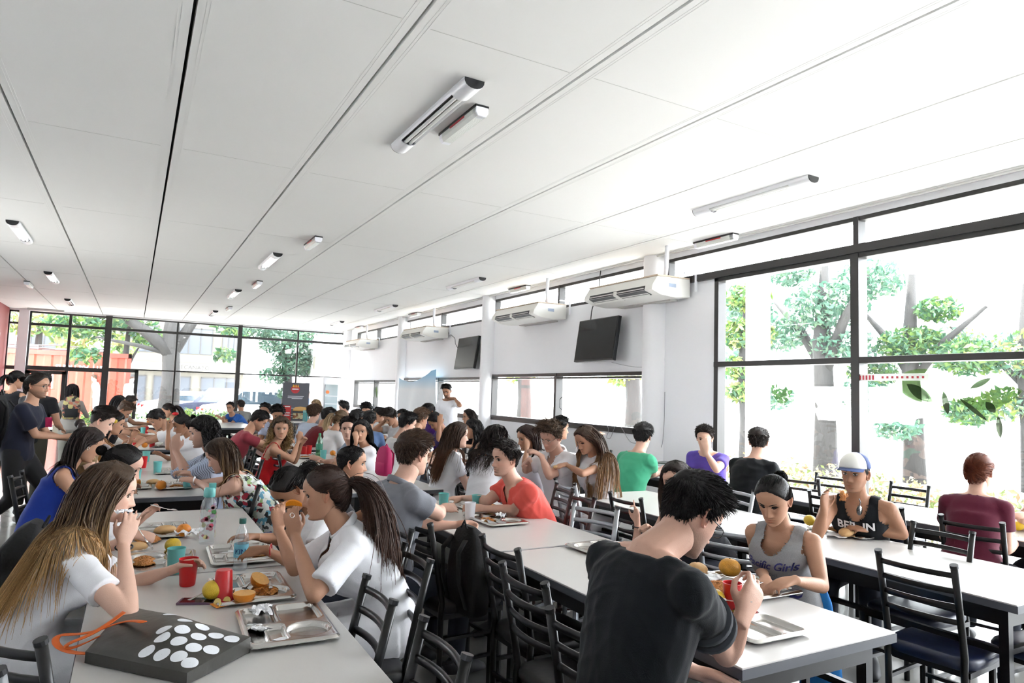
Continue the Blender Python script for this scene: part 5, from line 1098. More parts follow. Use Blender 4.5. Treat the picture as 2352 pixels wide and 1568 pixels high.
def bread(u, v, lab, s=1, z=TZ+.004, rz=.5, long=1.35, xyz=None):
    p = A(xyz) if xyz is not None else PZ(u, v, z); mb = MB(); t = np.linspace(-1, 1, 13); P = [(q*.045*long*s, 0, .022*s+.003*math.cos(q*2)) for q in t]
    r = [(.036*s*math.sqrt(max(.02, 1-abs(q)**2.6)), .024*s*math.sqrt(max(.02, 1-abs(q)**2.6))) for q in t]; mb.tube(P, r, 18, side=(0, 1, 0))
    V = np.vstack(mb.V); V[:, 2] -= .006*s*G(V[:, 1]+.004*np.sin(V[:, 0]*90), .006)*(V[:, 2] > .02*s); mb.V = [V]
    o = mb.build('bread_roll', M_BREAD, None, smooth=True, loc=tuple(p)); o.rotation_euler = (0, 0, rz); return tag(o, lab, 'bread')
def napkin(u, v, lab, w=.09, d=.07, h=.03, z=TZ+.012, rz=0, seed=1, xyz=None, m=None):
    p = A(xyz) if xyz is not None else PZ(u, v, z); rs = np.random.RandomState(seed); n = 14; g = np.zeros((n, n, 3)); f = rs.randn(4, 3)*2.2
    for i in range(n):
        for j in range(n):
            a, b = i/(n-1)-.5, j/(n-1)-.5; q = sum(abs(math.sin(k[0]*a*3+k[1]*b*3+k[2])) for k in f)/4; g[i, j] = (a*w+.012*math.sin(b*9+seed), b*d+.010*math.sin(a*8+seed), q*h)
    o = MB().slab(g, .0008).build('napkin', m or M_PAPER, None, loc=tuple(p)); o.rotation_euler = (0, 0, rz); return tag(o, lab, 'napkin')
def cutlery(kind, a, b, lab, roll=(0, 0, 1), grp='cutlery on the tables'):
    """a = handle end, b = working tip (world)"""
    a, b = A(a), A(b); yd = unit(b-a); xd = unit(np.cross(yd, A(roll))); zd = np.cross(xd, yd); L = np.linalg.norm(b-a); mb = MB()
    def T(x, y, z): return a+xd*x+yd*y+zd*z
    hl = L*.62; mb.tube([T(0, 0, .003), T(0, hl*.3, .002), T(0, hl*.8, 0), T(0, hl, .001)], [(.0085, .0014), (.0075, .0014), (.0035, .0016), (.003, .0016)], 10, side=xd, exp=.7)
    root = MB
    t = thing(kind, lab, 'cutlery', a, 0, grp); V = np.vstack(mb.V)-a; mb.V = [V]; mb.build('handle', M_STEEL, t, smooth=True); mb = MB()
    if kind == 'fork':
        mb.tube([T(0, hl, .001), T(0, hl+L*.08, .0), T(0, hl+L*.18, .004)], [(.003, .0015), (.010, .0012), (.0115, .001)], 10, side=xd)
        for k in (-1.5, -.5, .5, 1.5): mb.tube([T(k*.006, hl+L*.16, .004), T(k*.006, hl+L*.28, .006), T(k*.0058, L, .002)], [.0013, .0012, .0006], 6)
        nm = 'tines'
    elif kind == 'spoon': mb.tube([T(0, hl, 0), T(0, hl+L*.1, .0), T(0, hl+L*.25, -.003), T(0, L, .002)], [(.003, .0015), (.015, .002), (.020, .003), (.004, .001)], 14, side=xd); nm = 'bowl'
    else: mb.tube([T(0, hl, 0), T(0, hl+L*.2, 0), T(-.002, L, 0)], [(.009, .0012), (.009, .0008), (.002, .0006)], 8, side=xd); nm = 'blade'
    mb.V = [np.vstack(mb.V)-a]; mb.build(nm, M_STEEL, t, smooth=True); return t
def wedge(u, v, lab, R_=.042, z=TZ+.006, rz=0, up_=True, m=None, tilt=0):
    p = PZ(u, v, z); t = thing('orange_half', lab, 'fruit', p, rz, 'cut orange pieces'); th = np.linspace(0, np.pi/2, 9)
    MB().lathe([(R_*math.sin(a), -R_*math.cos(a)+R_*.9) for a in th], 24).build('peel', m or M_ORANGE, t, smooth=True)
    MB().lathe([(0, R_*.93), (R_*.97, R_*.93), (R_*.98, R_*.88)], 24).build('flesh', M_PULP, t); t.rotation_euler = (tilt, tilt*.5, rz); return t
# trays: front left table
T_ = [(372, 1296, 'tray of spaghetti in front of the blond person, partly behind the aqua cup', 180), (366, 1222, 'tray with a bread roll and an orange, beside the flowered bottle', 180), (553, 1276, 'tray behind the clear water bottle, in front of the bent dark head', 0), (575, 1356, 'tray with an upturned red cup and orange halves', 0), (655, 1440, 'nearest tray, almost empty, next to the polka dot bag', 0),
      (402, 1117, 'tray with an orange in front of the person in the flowered top', 0), (395, 1084, 'tray under an aqua cup in front of the man with wavy hair', 0), (300, 1118, 'tray at the left edge of the second table behind the dark hair', 180), (378, 1024, 'tray beside the red cup on the fourth left table', 0), (362, 992, 'tray on the fourth left table before the boy in white', 0), (318, 973, 'farthest tray of the left row', 180),
      (1088, 1163, 'tray between the two aqua cups, before the coral shirt', 0), (1138, 1196, 'tray with a bread crust beside the white cup', 0), (1395, 1268, 'tray mostly hidden behind the back of the black t-shirt', 180), (1712, 1346, 'tray in front of the person in the grey tank top', 0), (1700, 1432, 'tray in front of the person in the black t-shirt', 180),
      (1945, 1224, 'dark looking tray of the person in the cap', 0), (712, 1050, 'tray with a green bottle behind it', 180), (800, 1050, 'tray before the boy with open mouth, near the shaved head', 0), (1265, 1086, 'tray of the person with glasses in the white coat', 0), (1210, 1074, 'tray behind the coral shirt near the dark haired person', 0), (1615, 1088, 'tray of the person in purple', 0), (2345, 1208, 'tray at the right edge of the photo', 0), (590, 1000, 'tray of the person in the dusty red t-shirt', 180), (965, 1048, 'tray behind the head of the person in the grey polo', 0)]
for u, v, lab, rz in T_: tray(u, v, lab, rz+random.uniform(-2, 2))
C_ = [(402, 1316, 'a', 'aqua plastic cup on the front left table, beside the red one'), (430, 1344, 'r', 'red plastic cup standing on the front left table'), (430, 1122, 'a', 'aqua plastic cup on the tray of the person in the flowered top'), (361, 1087, 'a', 'aqua plastic cup in front of the man with wavy hair'), (335, 1060, 'a', 'aqua plastic cup behind the red one on the second left table'), (328, 1074, 'r', 'red plastic cup on the second left table, beside dark hair'),
      (349, 1026, 'r', 'red plastic cup beside an orange on the fourth left table'), (310, 1022, 'r', 'red plastic cup half behind an arm on the fourth left table'), (304, 1008, 'a', 'aqua plastic cup near the raised fork, fourth left table'), (328, 997, 'a', 'aqua plastic cup in front of a red one, fifth left table'), (335, 995, 'r', 'red plastic cup behind the aqua one, fifth left table'), (346, 968, 'a', 'tiny aqua plastic cup on the farthest left table'), (312, 1108, 'a', 'aqua plastic cup half hidden by the scrunchie wearer\'s face'),
      (742, 1055, 'a', 'aqua plastic cup beside the green bottle'), (697, 1046, 'r', 'nearer red plastic cup before the red tank top'), (709, 1043, 'r', 'farther red plastic cup before the red tank top'), (1018, 1168, 'a', 'aqua plastic cup near the grey polo shirt'), (1095, 1172, 'a', 'aqua plastic cup before the coral shirt'), (1079, 1192, 'w', 'translucent white plastic cup on the centre tray'),
      (1682, 1402, 'r', 'red plastic cup between the black t-shirt and the grey tank top'), (1014, 1040, 'r', 'red plastic cup beside the long brown hair')]
for u, v, c, lab in C_: cup(u, v, c, lab)
cup(511, 1374, 'r', 'red plastic cup turned upside down on a tray', TZ+.006, True)
# cup with aqua lid beside the white coat
o = MB().lathe([(0, 0), (.03, 0), (.038, .12), (0, .12)], 20).build('cup', M_WHITEP, None, smooth=False, auto=True, loc=tuple(PZ(874, 1020, TZ))); tag(o, 'white cup with an aqua rim near the man with his hand on his forehead', 'cup')
MB().lathe([(0, .12), (.039, .12), (.040, .155), (0, .155)], 20).build('lid', M_CYAN, o)
F_ = [(421, 1232, 'orange beside the bread roll on the left tray', M_ORANGE, .038), (396, 1268, 'yellow green fruit behind the aqua cup', M_LEMON, .038), (369, 1124, 'orange on the tray of the person in the flowered top', M_ORANGE, .039), (488, 1376, 'yellow green fruit behind the upturned red cup', M_LEMON, .040), (1676, 1324, 'mottled orange fruit above the spaghetti of the grey tank top', M_MANGO, .047), (1641, 1398, 'yellow green fruit behind the fork of the black t-shirt', M_LEMON, .043),
      (1305, 1098, 'orange on the corner of the table of the white coats', M_ORANGE, .036), (1860, 1207, 'mottled yellow fruit left of the capped person', M_LEMON, .040), (2338, 1218, 'yellow lemon at the right edge of the photo', mat('lemon_yellow', (.80, .52, .02), .45), .036), (764, 1046, 'orange beside the shaved head', M_ORANGE, .036), (332, 1028, 'orange next to the red cup, fourth left table', M_ORANGE, .036), (341, 972, 'orange on the farthest left table', M_ORANGE, .036), (316, 997, 'green fruit on the fifth left table', M_LEMON, .034), (312, 1117, 'orange half hidden by the scrunchie wearer', M_ORANGE, .036), (1600, 1087, 'cut lemon on the tray of the person in purple', M_LEMON, .03), (676, 1050, 'yellow fruit at the elbow of the red tank top', M_LEMON, .03)]
for u, v, lab, m, r in F_: fruit(u, v, lab, m, r, TZ+.006, 1.12 if m in (M_MANGO,) else 1)
S_ = [(340, 1241, 'spaghetti on the tray beside the flowered bottle', .06, .085, 130), (330, 1292, 'spaghetti on the tray of the blond person', .055, .08, 130), (604, 1358, 'leftover spaghetti beside a cut orange on the tray', .06, .07, 60), (600, 1270, 'sauced spaghetti before the bent dark head', .06, .08, 90), (1664, 1352, 'spaghetti heap of the person in the grey tank top', .065, .10, 170), (1652, 1420, 'spaghetti heap of the person in the black t-shirt', .06, .085, 150),
      (1916, 1220, 'spaghetti on the tray of the capped person', .07, .09, 120), (405, 1118, 'spaghetti beside the orange, flowered top', .05, .06, 60), (700, 1051, 'spaghetti on the tray by the green bottle', .08, .09, 60), (785, 1051, 'spaghetti near the shaved head', .05, .07, 40), (1258, 1082, 'spaghetti on the tray of the white coated person with glasses', .06, .09, 60), (1214, 1072, 'spaghetti on the tray behind the coral shirt', .06, .08, 50), (1120, 1195, 'spaghetti scraps beside the white cup', .05, .06, 40), (1128, 1163, 'spaghetti scraps beside the aqua cup', .05, .05, 30), (318, 970, 'spaghetti on the farthest left tray', .06, .08, 30), (590, 998, 'spaghetti of the person in the dusty red t-shirt', .05, .08, 40), (1612, 1087, 'spaghetti of the person in purple', .05, .06, 40)]
for u, v, lab, rx, ry, n in S_: pasta(u, v, lab, rx, ry, .03 if n > 70 else .02, n, r=.0017 if n >= 90 else .0025)
for u, v, lab, s, rz in [(379, 1226, 'rugged bread roll beside the orange, left tray', 1.0, .3), (310, 1266, 'bread roll on the tray of the blond person', .95, .2), (1138, 1182, 'bread crust on the centre tray', .8, -.2), (1604, 1315, 'bread roll behind the arm of the black t-shirt', 1.0, 1.3), (1944, 1232, 'split bread roll on the tray of the capped person', 1.15, .3), (352, 1112, 'bread roll behind the orange, flowered top', .9, .2), (1597, 1316, 'cut end of bread by the arm of the black t-shirt', .55, .4)]: bread(u, v, lab, s, TZ+.008, rz)
for u, v, lab, w_, d_, h_, sd in [(440, 1232, 'white napkin beside the flowered bottle', .13, .11, .05, 1), (597, 1410, 'crumpled stained napkin on the nearest tray', .09, .07, .035, 2), (590, 1446, 'torn bread and paper scrap on the nearest tray', .08, .03, .015, 3), (650, 1472, 'small printed paper packet on the nearest tray', .05, .03, .008, 4), (1925, 1228, 'white napkin under the bread of the capped person', .2, .12, .01, 5), (1150, 1190, 'crumpled napkin on the centre tray', .08, .06, .04, 6), (1625, 1330, 'white napkin under the bread, grey tank top', .12, .12, .02, 7), (1270, 1088, 'white napkin on the tray of the glasses wearer', .16, .1, .012, 8), (1232, 1086, 'crumpled paper beside the tray of the glasses wearer', .08, .08, .03, 9), (520, 1272, 'paper packet on the tray by the clear bottle', .08, .04, .012, 10), (318, 1262, 'white napkin under the roll of the blond person', .12, .08, .012, 11), (728, 1044, 'white napkin beside the green bottle', .14, .08, .03, 12), (1650, 1432, 'napkin beside the spaghetti of the black t-shirt', .08, .06, .02, 13)]:
    napkin(u, v, lab, w_, d_, h_, TZ+.010, sd*.7, sd)
wedge(588, 1344, 'cut orange half leaning on the spaghetti, left table', .040, TZ+.022, .4, m=M_ORANGE, tilt=.5); wedge(560, 1384, 'orange half lying cut side up on the tray with the upturned cup', .042, TZ+.006, 0)
lw = thing('orange_wedge', 'squeezed lemon coloured wedges beside the upturned red cup', 'fruit', PZ(507, 1388, TZ+.008), .3)
for k in (-1, 1):
    th = np.linspace(-.9, .9, 9); MB().slab([[(k*.018+.012*math.cos(a)*q, .034*math.sin(a), .004+.02*q*math.cos(a)) for a in th] for q in (0, .5, 1)], .004).build('flesh', mat('pale_lemon', (.78, .62, .2), .5), lw)
MB().slab([[(-.03+.015*i, y, .002) for y in (-.03, -.01, .01, .03)] for i in range(5)], .002).build('peel', M_ORANGE, lw)
# cutlery
cutlery('fork', PZ(429, 1382, TZ+.004), PZ(486, 1350, TZ+.03), 'fork leaning on the tray edge left of the upturned cup'); cutlery('spoon', PZ(560, 1350, TZ+.02), PZ(592, 1322, TZ+.03), 'spoon lying behind the cut orange'); cutlery('fork', PZ(622, 1352, TZ+.02), PZ(619, 1318, TZ+.025), 'fork standing out of the tray behind the spaghetti')
cutlery('knife', PZ(1420, 1262, TZ+.026), PZ(1372, 1266, TZ+.024), 'knife on the half hidden tray'); cutlery('knife', PZ(690, 1268, TZ+.02), PZ(560, 1285, TZ+.02), 'dark knife on the tray behind the clear bottle')
# phones
def phone(u, v, lab, rz=0, w=.07, h=.14):
    t = thing('phone', lab, 'phone', PZ(u, v, TZ), rz, 'phones on the tables'); MB().box((-w/2, -h/2, 0), (w/2, h/2, .009)).build('body', mat('phone_purple', (.10, .05, .09), .3), t, bevel=.003); MB().box((-w/2+.004, -h/2+.01, .009), (w/2-.004, h/2-.01, .0095)).build('screen', mat('phone_glass', (.02, .02, .025), .05, 0, .8), t); return t
phone(318, 1321, 'phone lying left of the aqua cup near the blond person', math.radians(85)); phone(1306, 1106, 'black phone under the orange at the table corner', math.radians(80)); phone(1247, 1098, 'pale phone before the tray of the glasses wearer', math.radians(70)); phone(454, 1383, 'dark phone corner sticking out behind the polka dot bag', 1.2)
# bottles
fb = thing('water_bottle', 'clear water bottle with aqua lid and printed flowers', 'bottle', PZ(474, 1247, TZ)); hb_ = .255; s_ = .04
def sq(r, z, e=.55): return [(np.sign(math.cos(a))*abs(math.cos(a))**e*r, np.sign(math.sin(a))*abs(math.sin(a))**e*r, z) for a in np.linspace(0, 2*np.pi, 28, endpoint=False)]
MB().grid([sq(.034, .0), sq(.037, .006), sq(.0375, .10), sq(.0375, .20), sq(.034, .222), sq(.026, .236, 1), sq(.022, .245, 1)], wrap=True).build('body', M_CLEAR, fb, smooth=True)
MB().grid([sq(.001, .246, 1), sq(.029, .246, 1), sq(.030, .25, 1), sq(.030, .285, 1), sq(.024, .295, 1), sq(.001, .296, 1)], wrap=True).box((-.005, -.012, .290), (.030, .012, .318)).build('lid', M_CYAN, fb, auto=True)
pr = MB(); rs = np.random.RandomState(3); cols = {'pink': (.75, .12, .2), 'rose': (.85, .45, .5), 'leaf': (.12, .38, .12), 'lilac': (.62, .5, .72), 'yellow': (.8, .72, .35)}
for nm, cc in cols.items():
    m = MB()
    for k in range(14 if nm in ('pink', 'rose') else 7):
        side = rs.randint(4); z = .02+.19*rs.rand(); x = (rs.rand()-.5)*.05; r = .006+.008*rs.rand(); q = np.linspace(0, 2*np.pi, 11)[:-1]; rr_ = r*(1+.25*np.sin(q*5)); pts = [(x+a*math.cos(b), -.0385, z+a*math.sin(b)) for a, b in zip(rr_, q)]; Rz = rotz(side*math.pi/2); pts = A(pts)@Rz.T; m.add(pts, [np.arange(10)[None]])
    m.build('flower_print', mat('print_'+nm, cc, .5), fb)
wb = thing('water_bottle', 'clear bottle with a blue label and dark green cap', 'bottle', PZ(551, 1308, TZ))
prof = [(0, .004), (.028, .0), (.031, .008), (.029, .016), (.0315, .026), (.0295, .035), (.0315, .045), (.031, .055), (.031, .118), (.0325, .125), (.031, .150), (.024, .178), (.014, .200), (.0125, .215)]
MB().lathe(prof, 32).build('body', M_CLEAR, wb, smooth=True); MB().lathe([(0, .235), (.0145, .235), (.0155, .230), (.0155, .212), (.0145, .210)], 20).build('cap', mat('dark_green_plastic', (.02, .12, .10), .4), wb, auto=True)
MB().lathe([(.0318, .060), (.0322, .062), (.0322, .118), (.0318, .120)], 32).build('label', mat('label_blue', (.16, .48, .62), .5), wb, smooth=True)
def wrap_text(txt, size, R_, z, ang, m, parent, bold=.0):
    V, F = text_mesh(txt, size, bold=bold); th = ang+V[:, 0]/R_; P = np.c_[R_*np.cos(th), R_*np.sin(th), z+V[:, 1]]; mb = MB(); mb.add(P, [np.array([f]) for f in F]); return mb.build('lettering', m, parent)
av = math.atan2(-PZ(551, 1308, TZ)[1], -PZ(551, 1308, TZ)[0]); wrap_text('KIN', .030, .0326, .088, av-.1, mat('label_navy', (.01, .05, .16), .5), wb, .0008); wrap_text('AGUA MINERAL', .006, .0326, .071, av, M_WHITEP, wb)
gb_ = thing('soda_bottle', 'green soda bottle among the trays before the red tank top', 'bottle', PZ(732, 1050, TZ))
MB().lathe([(0, .0), (.036, .0), (.040, .02), (.037, .06), (.041, .12), (.041, .16), (.036, .20), (.018, .255), (.014, .27)], 28).build('body', M_GREENP, gb_, smooth=True); MB().lathe([(0, .295), (.016, .295), (.016, .268)], 16).build('cap', mat('green_cap', (.05, .35, .15), .4), gb_); MB().lathe([(.0415, .10), (.0418, .102), (.0418, .165), (.0415, .167)], 28).build('label', mat('label_green', (.05, .25, .16), .5), gb_)
# polka dot tote bag lying on the front left table
bag = thing('tote_bag', 'dark olive tote bag with white polka dots and orange straps', 'bag', (0, 0, 0)); Pn = lambda u, v, z: PZ(u, v, z)
c00, c10, c11, c01 = PZ(196, 1496, TZ+.035), PZ(430, 1545, TZ+.035), PZ(576, 1462, TZ+.05), PZ(290, 1389, TZ+.055)
nu, nv = 40, 34; top_g = np.zeros((nv, nu, 3)); bot_g = np.zeros((nv, nu, 3))
for i in range(nv):
    for j in range(nu):
        a, b = j/(nu-1), i/(nv-1); p = (c00*(1-a)+c10*a)*(1-b)+(c01*(1-a)+c11*a)*b; bul = (math.sin(math.pi*min(1, a*1.0))**.6)*(math.sin(math.pi*b)**.6) if 0 < a < 1 and 0 < b < 1 else 0
        fold = .008*math.sin(a*9+b*4)*bul+.010*math.exp(-((a-.55-.2*b)/.05)**2)*bul
        top_g[i, j] = p+A([0, 0, .040*bul+fold]); bot_g[i, j] = (p[0], p[1], TZ+.002)+A([0, 0, 0])
mb = MB().grid(top_g).grid(bot_g[:, ::-1])
for e0, e1 in ((top_g[0], bot_g[0]), (bot_g[-1], top_g[-1]), (bot_g[:, 0], top_g[:, 0]), (top_g[:, -1], bot_g[:, -1])): mid = (e0+e1)/2; mb.grid(np.stack([e0, mid, e1]))
M_BAG = mat('olive_coated_canvas', (.040, .038, .032), .38, bump=.002, bscale=18); bo = mb.build('bag_body', M_BAG, bag, smooth=False, auto=True)
bv = BVHTree.FromPolygons([tuple(x) for x in top_g.reshape(-1, 3)], [(i*nu+j, i*nu+j+1, (i+1)*nu+j+1, (i+1)*nu+j) for i in range(nv-1) for j in range(nu-1)])
for (u, v) in [(392, 1411), (434, 1412), (470, 1420), (425, 1425), (379-2, 1434+12), (419, 1445), (464, 1440), (505, 1437), (372, 1463), (411, 1472), (456, 1462), (496, 1460), (541, 1440), (532, 1467), (337, 1495), (372, 1503), (445, 1487), (485, 1492), (411, 1507), (436, 1522), (571, 1452)]:
    h = bv.ray_cast(Vector(CAMP), Vector(unit(ray(u, v))))
    if h[0] is None: continue
    c = A(h[0]); n = A(h[1]); n = n if n[2] > 0 else -n; a_ = unit(np.cross(n, [0, 1, 0])); b_ = np.cross(n, a_); rings = []
    for rr_ in (.0005, .008, .016, .0235):
        row = []
        for q in np.linspace(0, 2*np.pi, 22, endpoint=False):
            w_ = c+a_*rr_*math.cos(q)+b_*rr_*math.sin(q)+n*.05; hh = bv.ray_cast(Vector(w_), Vector(-n)); row.append(A(hh[0])+n*.0014 if hh[0] is not None else (row[-1] if row else c+n*.0014))
        rings.append(row)
    MB().grid(rings, wrap=True).build('polka_dot', mat('dot_white', (.80, .82, .86), .5), bag)
def ribbon(pts, w_, name, m, parent, t=.002, side=None):
    P = A(pts); tt = np.linspace(0, 1, len(P)); tq = np.linspace(0, 1, 40); Q = np.stack([np.interp(tq, tt, P[:, k]) for k in range(3)], 1)
    for _ in range(12): Q[1:-1] = (Q[:-2]+2*Q[1:-1]+Q[2:])/4
    return MB().tube(Q, [(t, w_)]*40, 8, side=side if side is not None else (0, 0, 1), exp=.6).build(name, m, parent, smooth=True)
M_STR = mat('orange_webbing', (.68, .12, .01), .6)
ribbon([PZ(330, 1428, TZ+.10), PZ(290, 1420, TZ+.075), PZ(220, 1452, TZ+.04), PZ(170, 1458, TZ+.03), PZ(135, 1455, TZ+.025), PZ(122, 1470, TZ+.02), PZ(135, 1490, TZ+.012), PZ(170, 1500, TZ+.012), PZ(200, 1500, TZ+.02)], .011, 'strap', M_STR, bag)
ribbon([PZ(285, 1405, TZ+.085), PZ(250, 1432, TZ+.06), PZ(200, 1462, TZ+.04), PZ(150, 1478, TZ+.03), PZ(152, 1492, TZ+.012), PZ(190, 1480, TZ+.02), PZ(225, 1462, TZ+.05)], .011, 'strap', M_STR, bag)
def backpack(lab, loc, rz, m, s=1, extra=None, tilt=0, name='backpack'):
    t = thing(name, lab, 'backpack', loc, rz); g = []
    for z, k, dd in ((0, .75, .6), (.02, .95, .85), (.10, 1, 1), (.25, 1, .95), (.36, .92, .75), (.43, .7, .5), (.46, .35, .2)): g.append([(np.sign(math.cos(a))*abs(math.cos(a))**.5*.085*s*dd*(1 if math.cos(a) < 0 else .8), np.sign(math.sin(a))*abs(math.sin(a))**.5*.15*s*k, z*s) for a in np.linspace(0, 2*np.pi, 28, endpoint=False)])
    mb = MB().grid(g, wrap=True); mb.add(g[0], [np.arange(28)[::-1][None]]); mb.add(g[-1], [np.arange(28)[None]]); mb.build('bag_body', m, t, smooth=True)
    MB().grid([[(-.085*s-.03*s*math.sin(math.pi*j/7)**.5*math.sin(math.pi*i/7)**.5-.002, (-.11+.22*j/7)*s, (.04+.17*i/7)*s) for j in range(8)] for i in range(8)]).build('front_pocket', extra or m, t, smooth=True)
    for sd in (-1, 1): MB().tube([(.06*s, sd*.07*s, .40*s), (.11*s, sd*.085*s, .34*s), (.10*s, sd*.09*s, .18*s), (.06*s, sd*.10*s, .05*s)], [(.024*s, .006*s)]*4, 8, side=(0, 1, 0)).build('strap', m, t, smooth=True)
    MB().tube([(.03*s, -.03*s, .45*s), (.03*s, 0, .49*s), (.03*s, .03*s, .45*s)], .006, 6).build('handle', m, t); t.rotation_euler = (0, tilt, rz); return t
p = PZ(1040, 1205, .78); backpack('black backpack hanging on a chair back beside the grey polo', (1.62, 3.32, .44), math.radians(184), M_BACKP, .98)
MB_ = MB()
backpack('magenta backpack on the chair of the person with a white top and hand on chin', PD(883, 1056, 6.6)-A([0, 0, .15]), math.radians(20), mat('magenta_cloth', (.42, .01, .10), .7), .62)
# blue cloth bag hanging at the chair behind the grey tank top
g = [[(.05*math.cos(a)*(1+.25*math.sin(3*a+z*9))*k, .12*math.sin(a)*k, z) for a in np.linspace(0, 2*np.pi, 24, endpoint=False)] for z, k in ((0, .3), (.03, .8), (.18, 1), (.4, .8), (.62, .45), (.70, .15))]
bb_ = thing('cloth_bag', 'bright blue cloth bag hanging low behind the person in the grey tank top', 'bag', (3.02, 2.22, .02)); MB().grid(g, wrap=True).build('bag_body', mat('bright_blue_cloth', (.02, .22, .62), .7, bump=.003, bscale=30), bb_, smooth=True); MB().tube([(0, -.02, .68), (-.03, 0, .80), (0, .02, .68)], .01, 8).build('strap', mat('bright_blue_cloth'), bb_)
tag(MB().slab([[(2.93+.01*math.sin(i), 2.36+.035*j, .90-.06*i) for j in range(4)] for i in range(9)], (.004, 0, 0)).build('black_garment', M_BACKP, None, smooth=True), 'black garment strap draped over the chair behind the grey tank top', 'garment')
# ================================================================ THE PEOPLE
WH = (.80, .80, .83); WT = (.74, .73, .74)
def pp(key, label, u, v, D, **k): return person(key, label, PD(u, v, D), **k)
# --- front left table
I = pp('blond', 'person with very long blond hair in a white coat, napkin at the mouth', 252, 1132, 2.72, face=0, look=0, pitch=10, sex='f', skin='fair', hair='long', hcol=(.07, .04, .022), tip=(.50, .31, .14), hlen=.56, tuck=.035, gath=.42, top='coat', tcol=WH, coat=True, lod=0, sl=.62, eyes='half', s=.97, pants=(.5, .52, .58),
   R=dict(E=PZ(296, 1418, TZ+.045), W=PD(284, 1250, 2.66), dir=(.25, .35, 1), back=(.3, -1, .1), pose='face'), L=dict(w=(.36, .05, .82), pose='hold'))
napkin(0, 0, 'napkin held to the mouth of the blond person', .045, .035, .02, rz=.4, seed=14, xyz=PD(284, 1180, 2.66))
for nm, u, v, D, r_, m_ in (('hair_band', 285, 1256, 2.66, .030, M_BLKPL),): tag(MB().tube([PD(u, v, D)+A([.030*math.cos(a), .026*math.sin(a), .006*math.sin(a)]) for a in np.linspace(0, 6.28, 20)[:-1]], .004, 6, closed=True).build(nm, m_, None, smooth=True), 'black hair band on the raised wrist of the blond person', 'hair band')
I = pp('scrunchie', 'dark haired person behind the blond one with a grey scrunchie, raising a fork', 282, 1072, 3.72, face=0, look=-4, pitch=20, sex='f', skin='light', hair='bun', hcol='black', hlen=.25, top='coat', tcol=WH, lod=0, sl=.9, eyes='down',
   L=dict(W=PD(325, 1192, 3.75), dir=(.7, -.1, .75), back=(-.2, .6, .6), pose='fork'), R=dict(W=PD(308, 1228, 3.45), dir=(.8, .2, -.2), back=(0, -.6, .7), pose='fork'))
cutlery('fork', PD(348, 1160, 3.68), PD(406, 1174, 3.60), 'raised fork held before the scrunchie wearer'); cutlery('fork', PD(302, 1190, 3.42), PD(350, 1262, 3.42), 'fork pointing down into the tray of spaghetti', roll=(1, -.4, 0))
t = MB()
for k in range(5): a = np.linspace(0, 6.28, 26)[:-1]; t.tube([PD(243, 1046, 3.8)+A([-.0+.012*math.sin(q*4+k), .036*math.cos(q)*(1+.1*math.sin(q*6+k)), .036*math.sin(q)*(1+.1*math.cos(q*5+k))+.004*k]) for q in a], .011, 8, closed=True)
tag(t.build('scrunchie', mat('grey_velvet', (.13, .11, .12), .6, bump=.002, bscale=60, sheen=.4), None, smooth=True), 'grey velvet scrunchie in dark hair behind the blond person', 'scrunchie')
backpack('large black backpack worn behind the blond person at the left edge', (-.50, 3.62, .50), math.radians(-5), M_BACKP, 1.12, tilt=.35)
pp('blue', 'person in a bright blue sleeveless top with dark hair and a hoop earring', 200, 1022, 4.75, face=2, look=2, pitch=22, sex='f', skin='tan', hair='long', hcol=(.02, .011, .009), hlen=.30, top='tank', tcol=(.012, .035, .24), lod=0, sl=.5, eyes='down', s=.97, L=dict(w=(.36, .1, .82)), R=dict(w=(.34, -.05, .80)))
tag(MB().ball(PD(183, 972, 4.85), .034, 14).ball(PD(188, 980, 4.83), .030, 12).build('hair_bun', mat('dark_bun_hair', (.02, .011, .009), .5, bump=.004, bscale=60), None, smooth=True), 'small dark top knot on the head of the person in blue', 'hair bun')
tag(MB().tube([PD(203, 1030, 4.60)+A([.006*math.cos(a), .012*math.cos(a)*0, .012*math.sin(a)]) for a in np.linspace(0, 6.28, 16)[:-1]], .0014, 6, closed=True).build('hoop_earring', M_STEEL, None, smooth=True), 'silver hoop earring of the person in blue', 'earring')
pp('faded', 'pale man with short sides and swept dark hair above the person in blue', 234, 968, 6.1, face=0, look=-4, pitch=22, skin='fair', hair='fade', hcol='dark', top='tee', tcol=(.25, .16, .08), lod=1, eyes='down')
pp('earring', 'dark haired person in a brown top holding something yellow by the mouth, left row', 262, 972, 7.0, face=0, look=-2, pitch=15, sex='f', skin='tan', hair='long', hcol='black', hlen=.22, top='tank', tcol=(.22, .10, .03), L=dict(w=(.28, .05, 1.02), pose='hold'), R=dict(w=(.34, -.05, .95), pose='fork'))
fruit(0, 0, 'half lemon at the mouth of the person in the brown top', M_LEMON, .022, xyz=PD(264, 972, 6.85), name='lemon')
pp('bunman', 'short haired fair person in a dark top leaning over a tray, left row', 284, 944, 9.4, face=0, look=-5, pitch=38, skin='tan', hair='fade', hcol='chest', top='tee', tcol=(.015, .015, .02), L=dict(w=(.46, .05, .84), pose='fork'), R=dict(w=(.42, -.1, .82)))
pp('darklong', 'person with long black hair at the far end of the left row', 274, 924, 11.6, face=5, look=5, pitch=8, sex='f', skin='tan', hair='long', hcol='black', hlen=.35, top='tee', tcol=(.02, .02, .02))
pp('farguy', 'young man with short dark hair, farthest on the left row', 298, 925, 12.2, face=0, look=-10, pitch=25, skin='tan', hair='short', hcol='dark', top='tee', tcol=(.3, .3, .3), L=dict(w=(.42, .0, .85)))
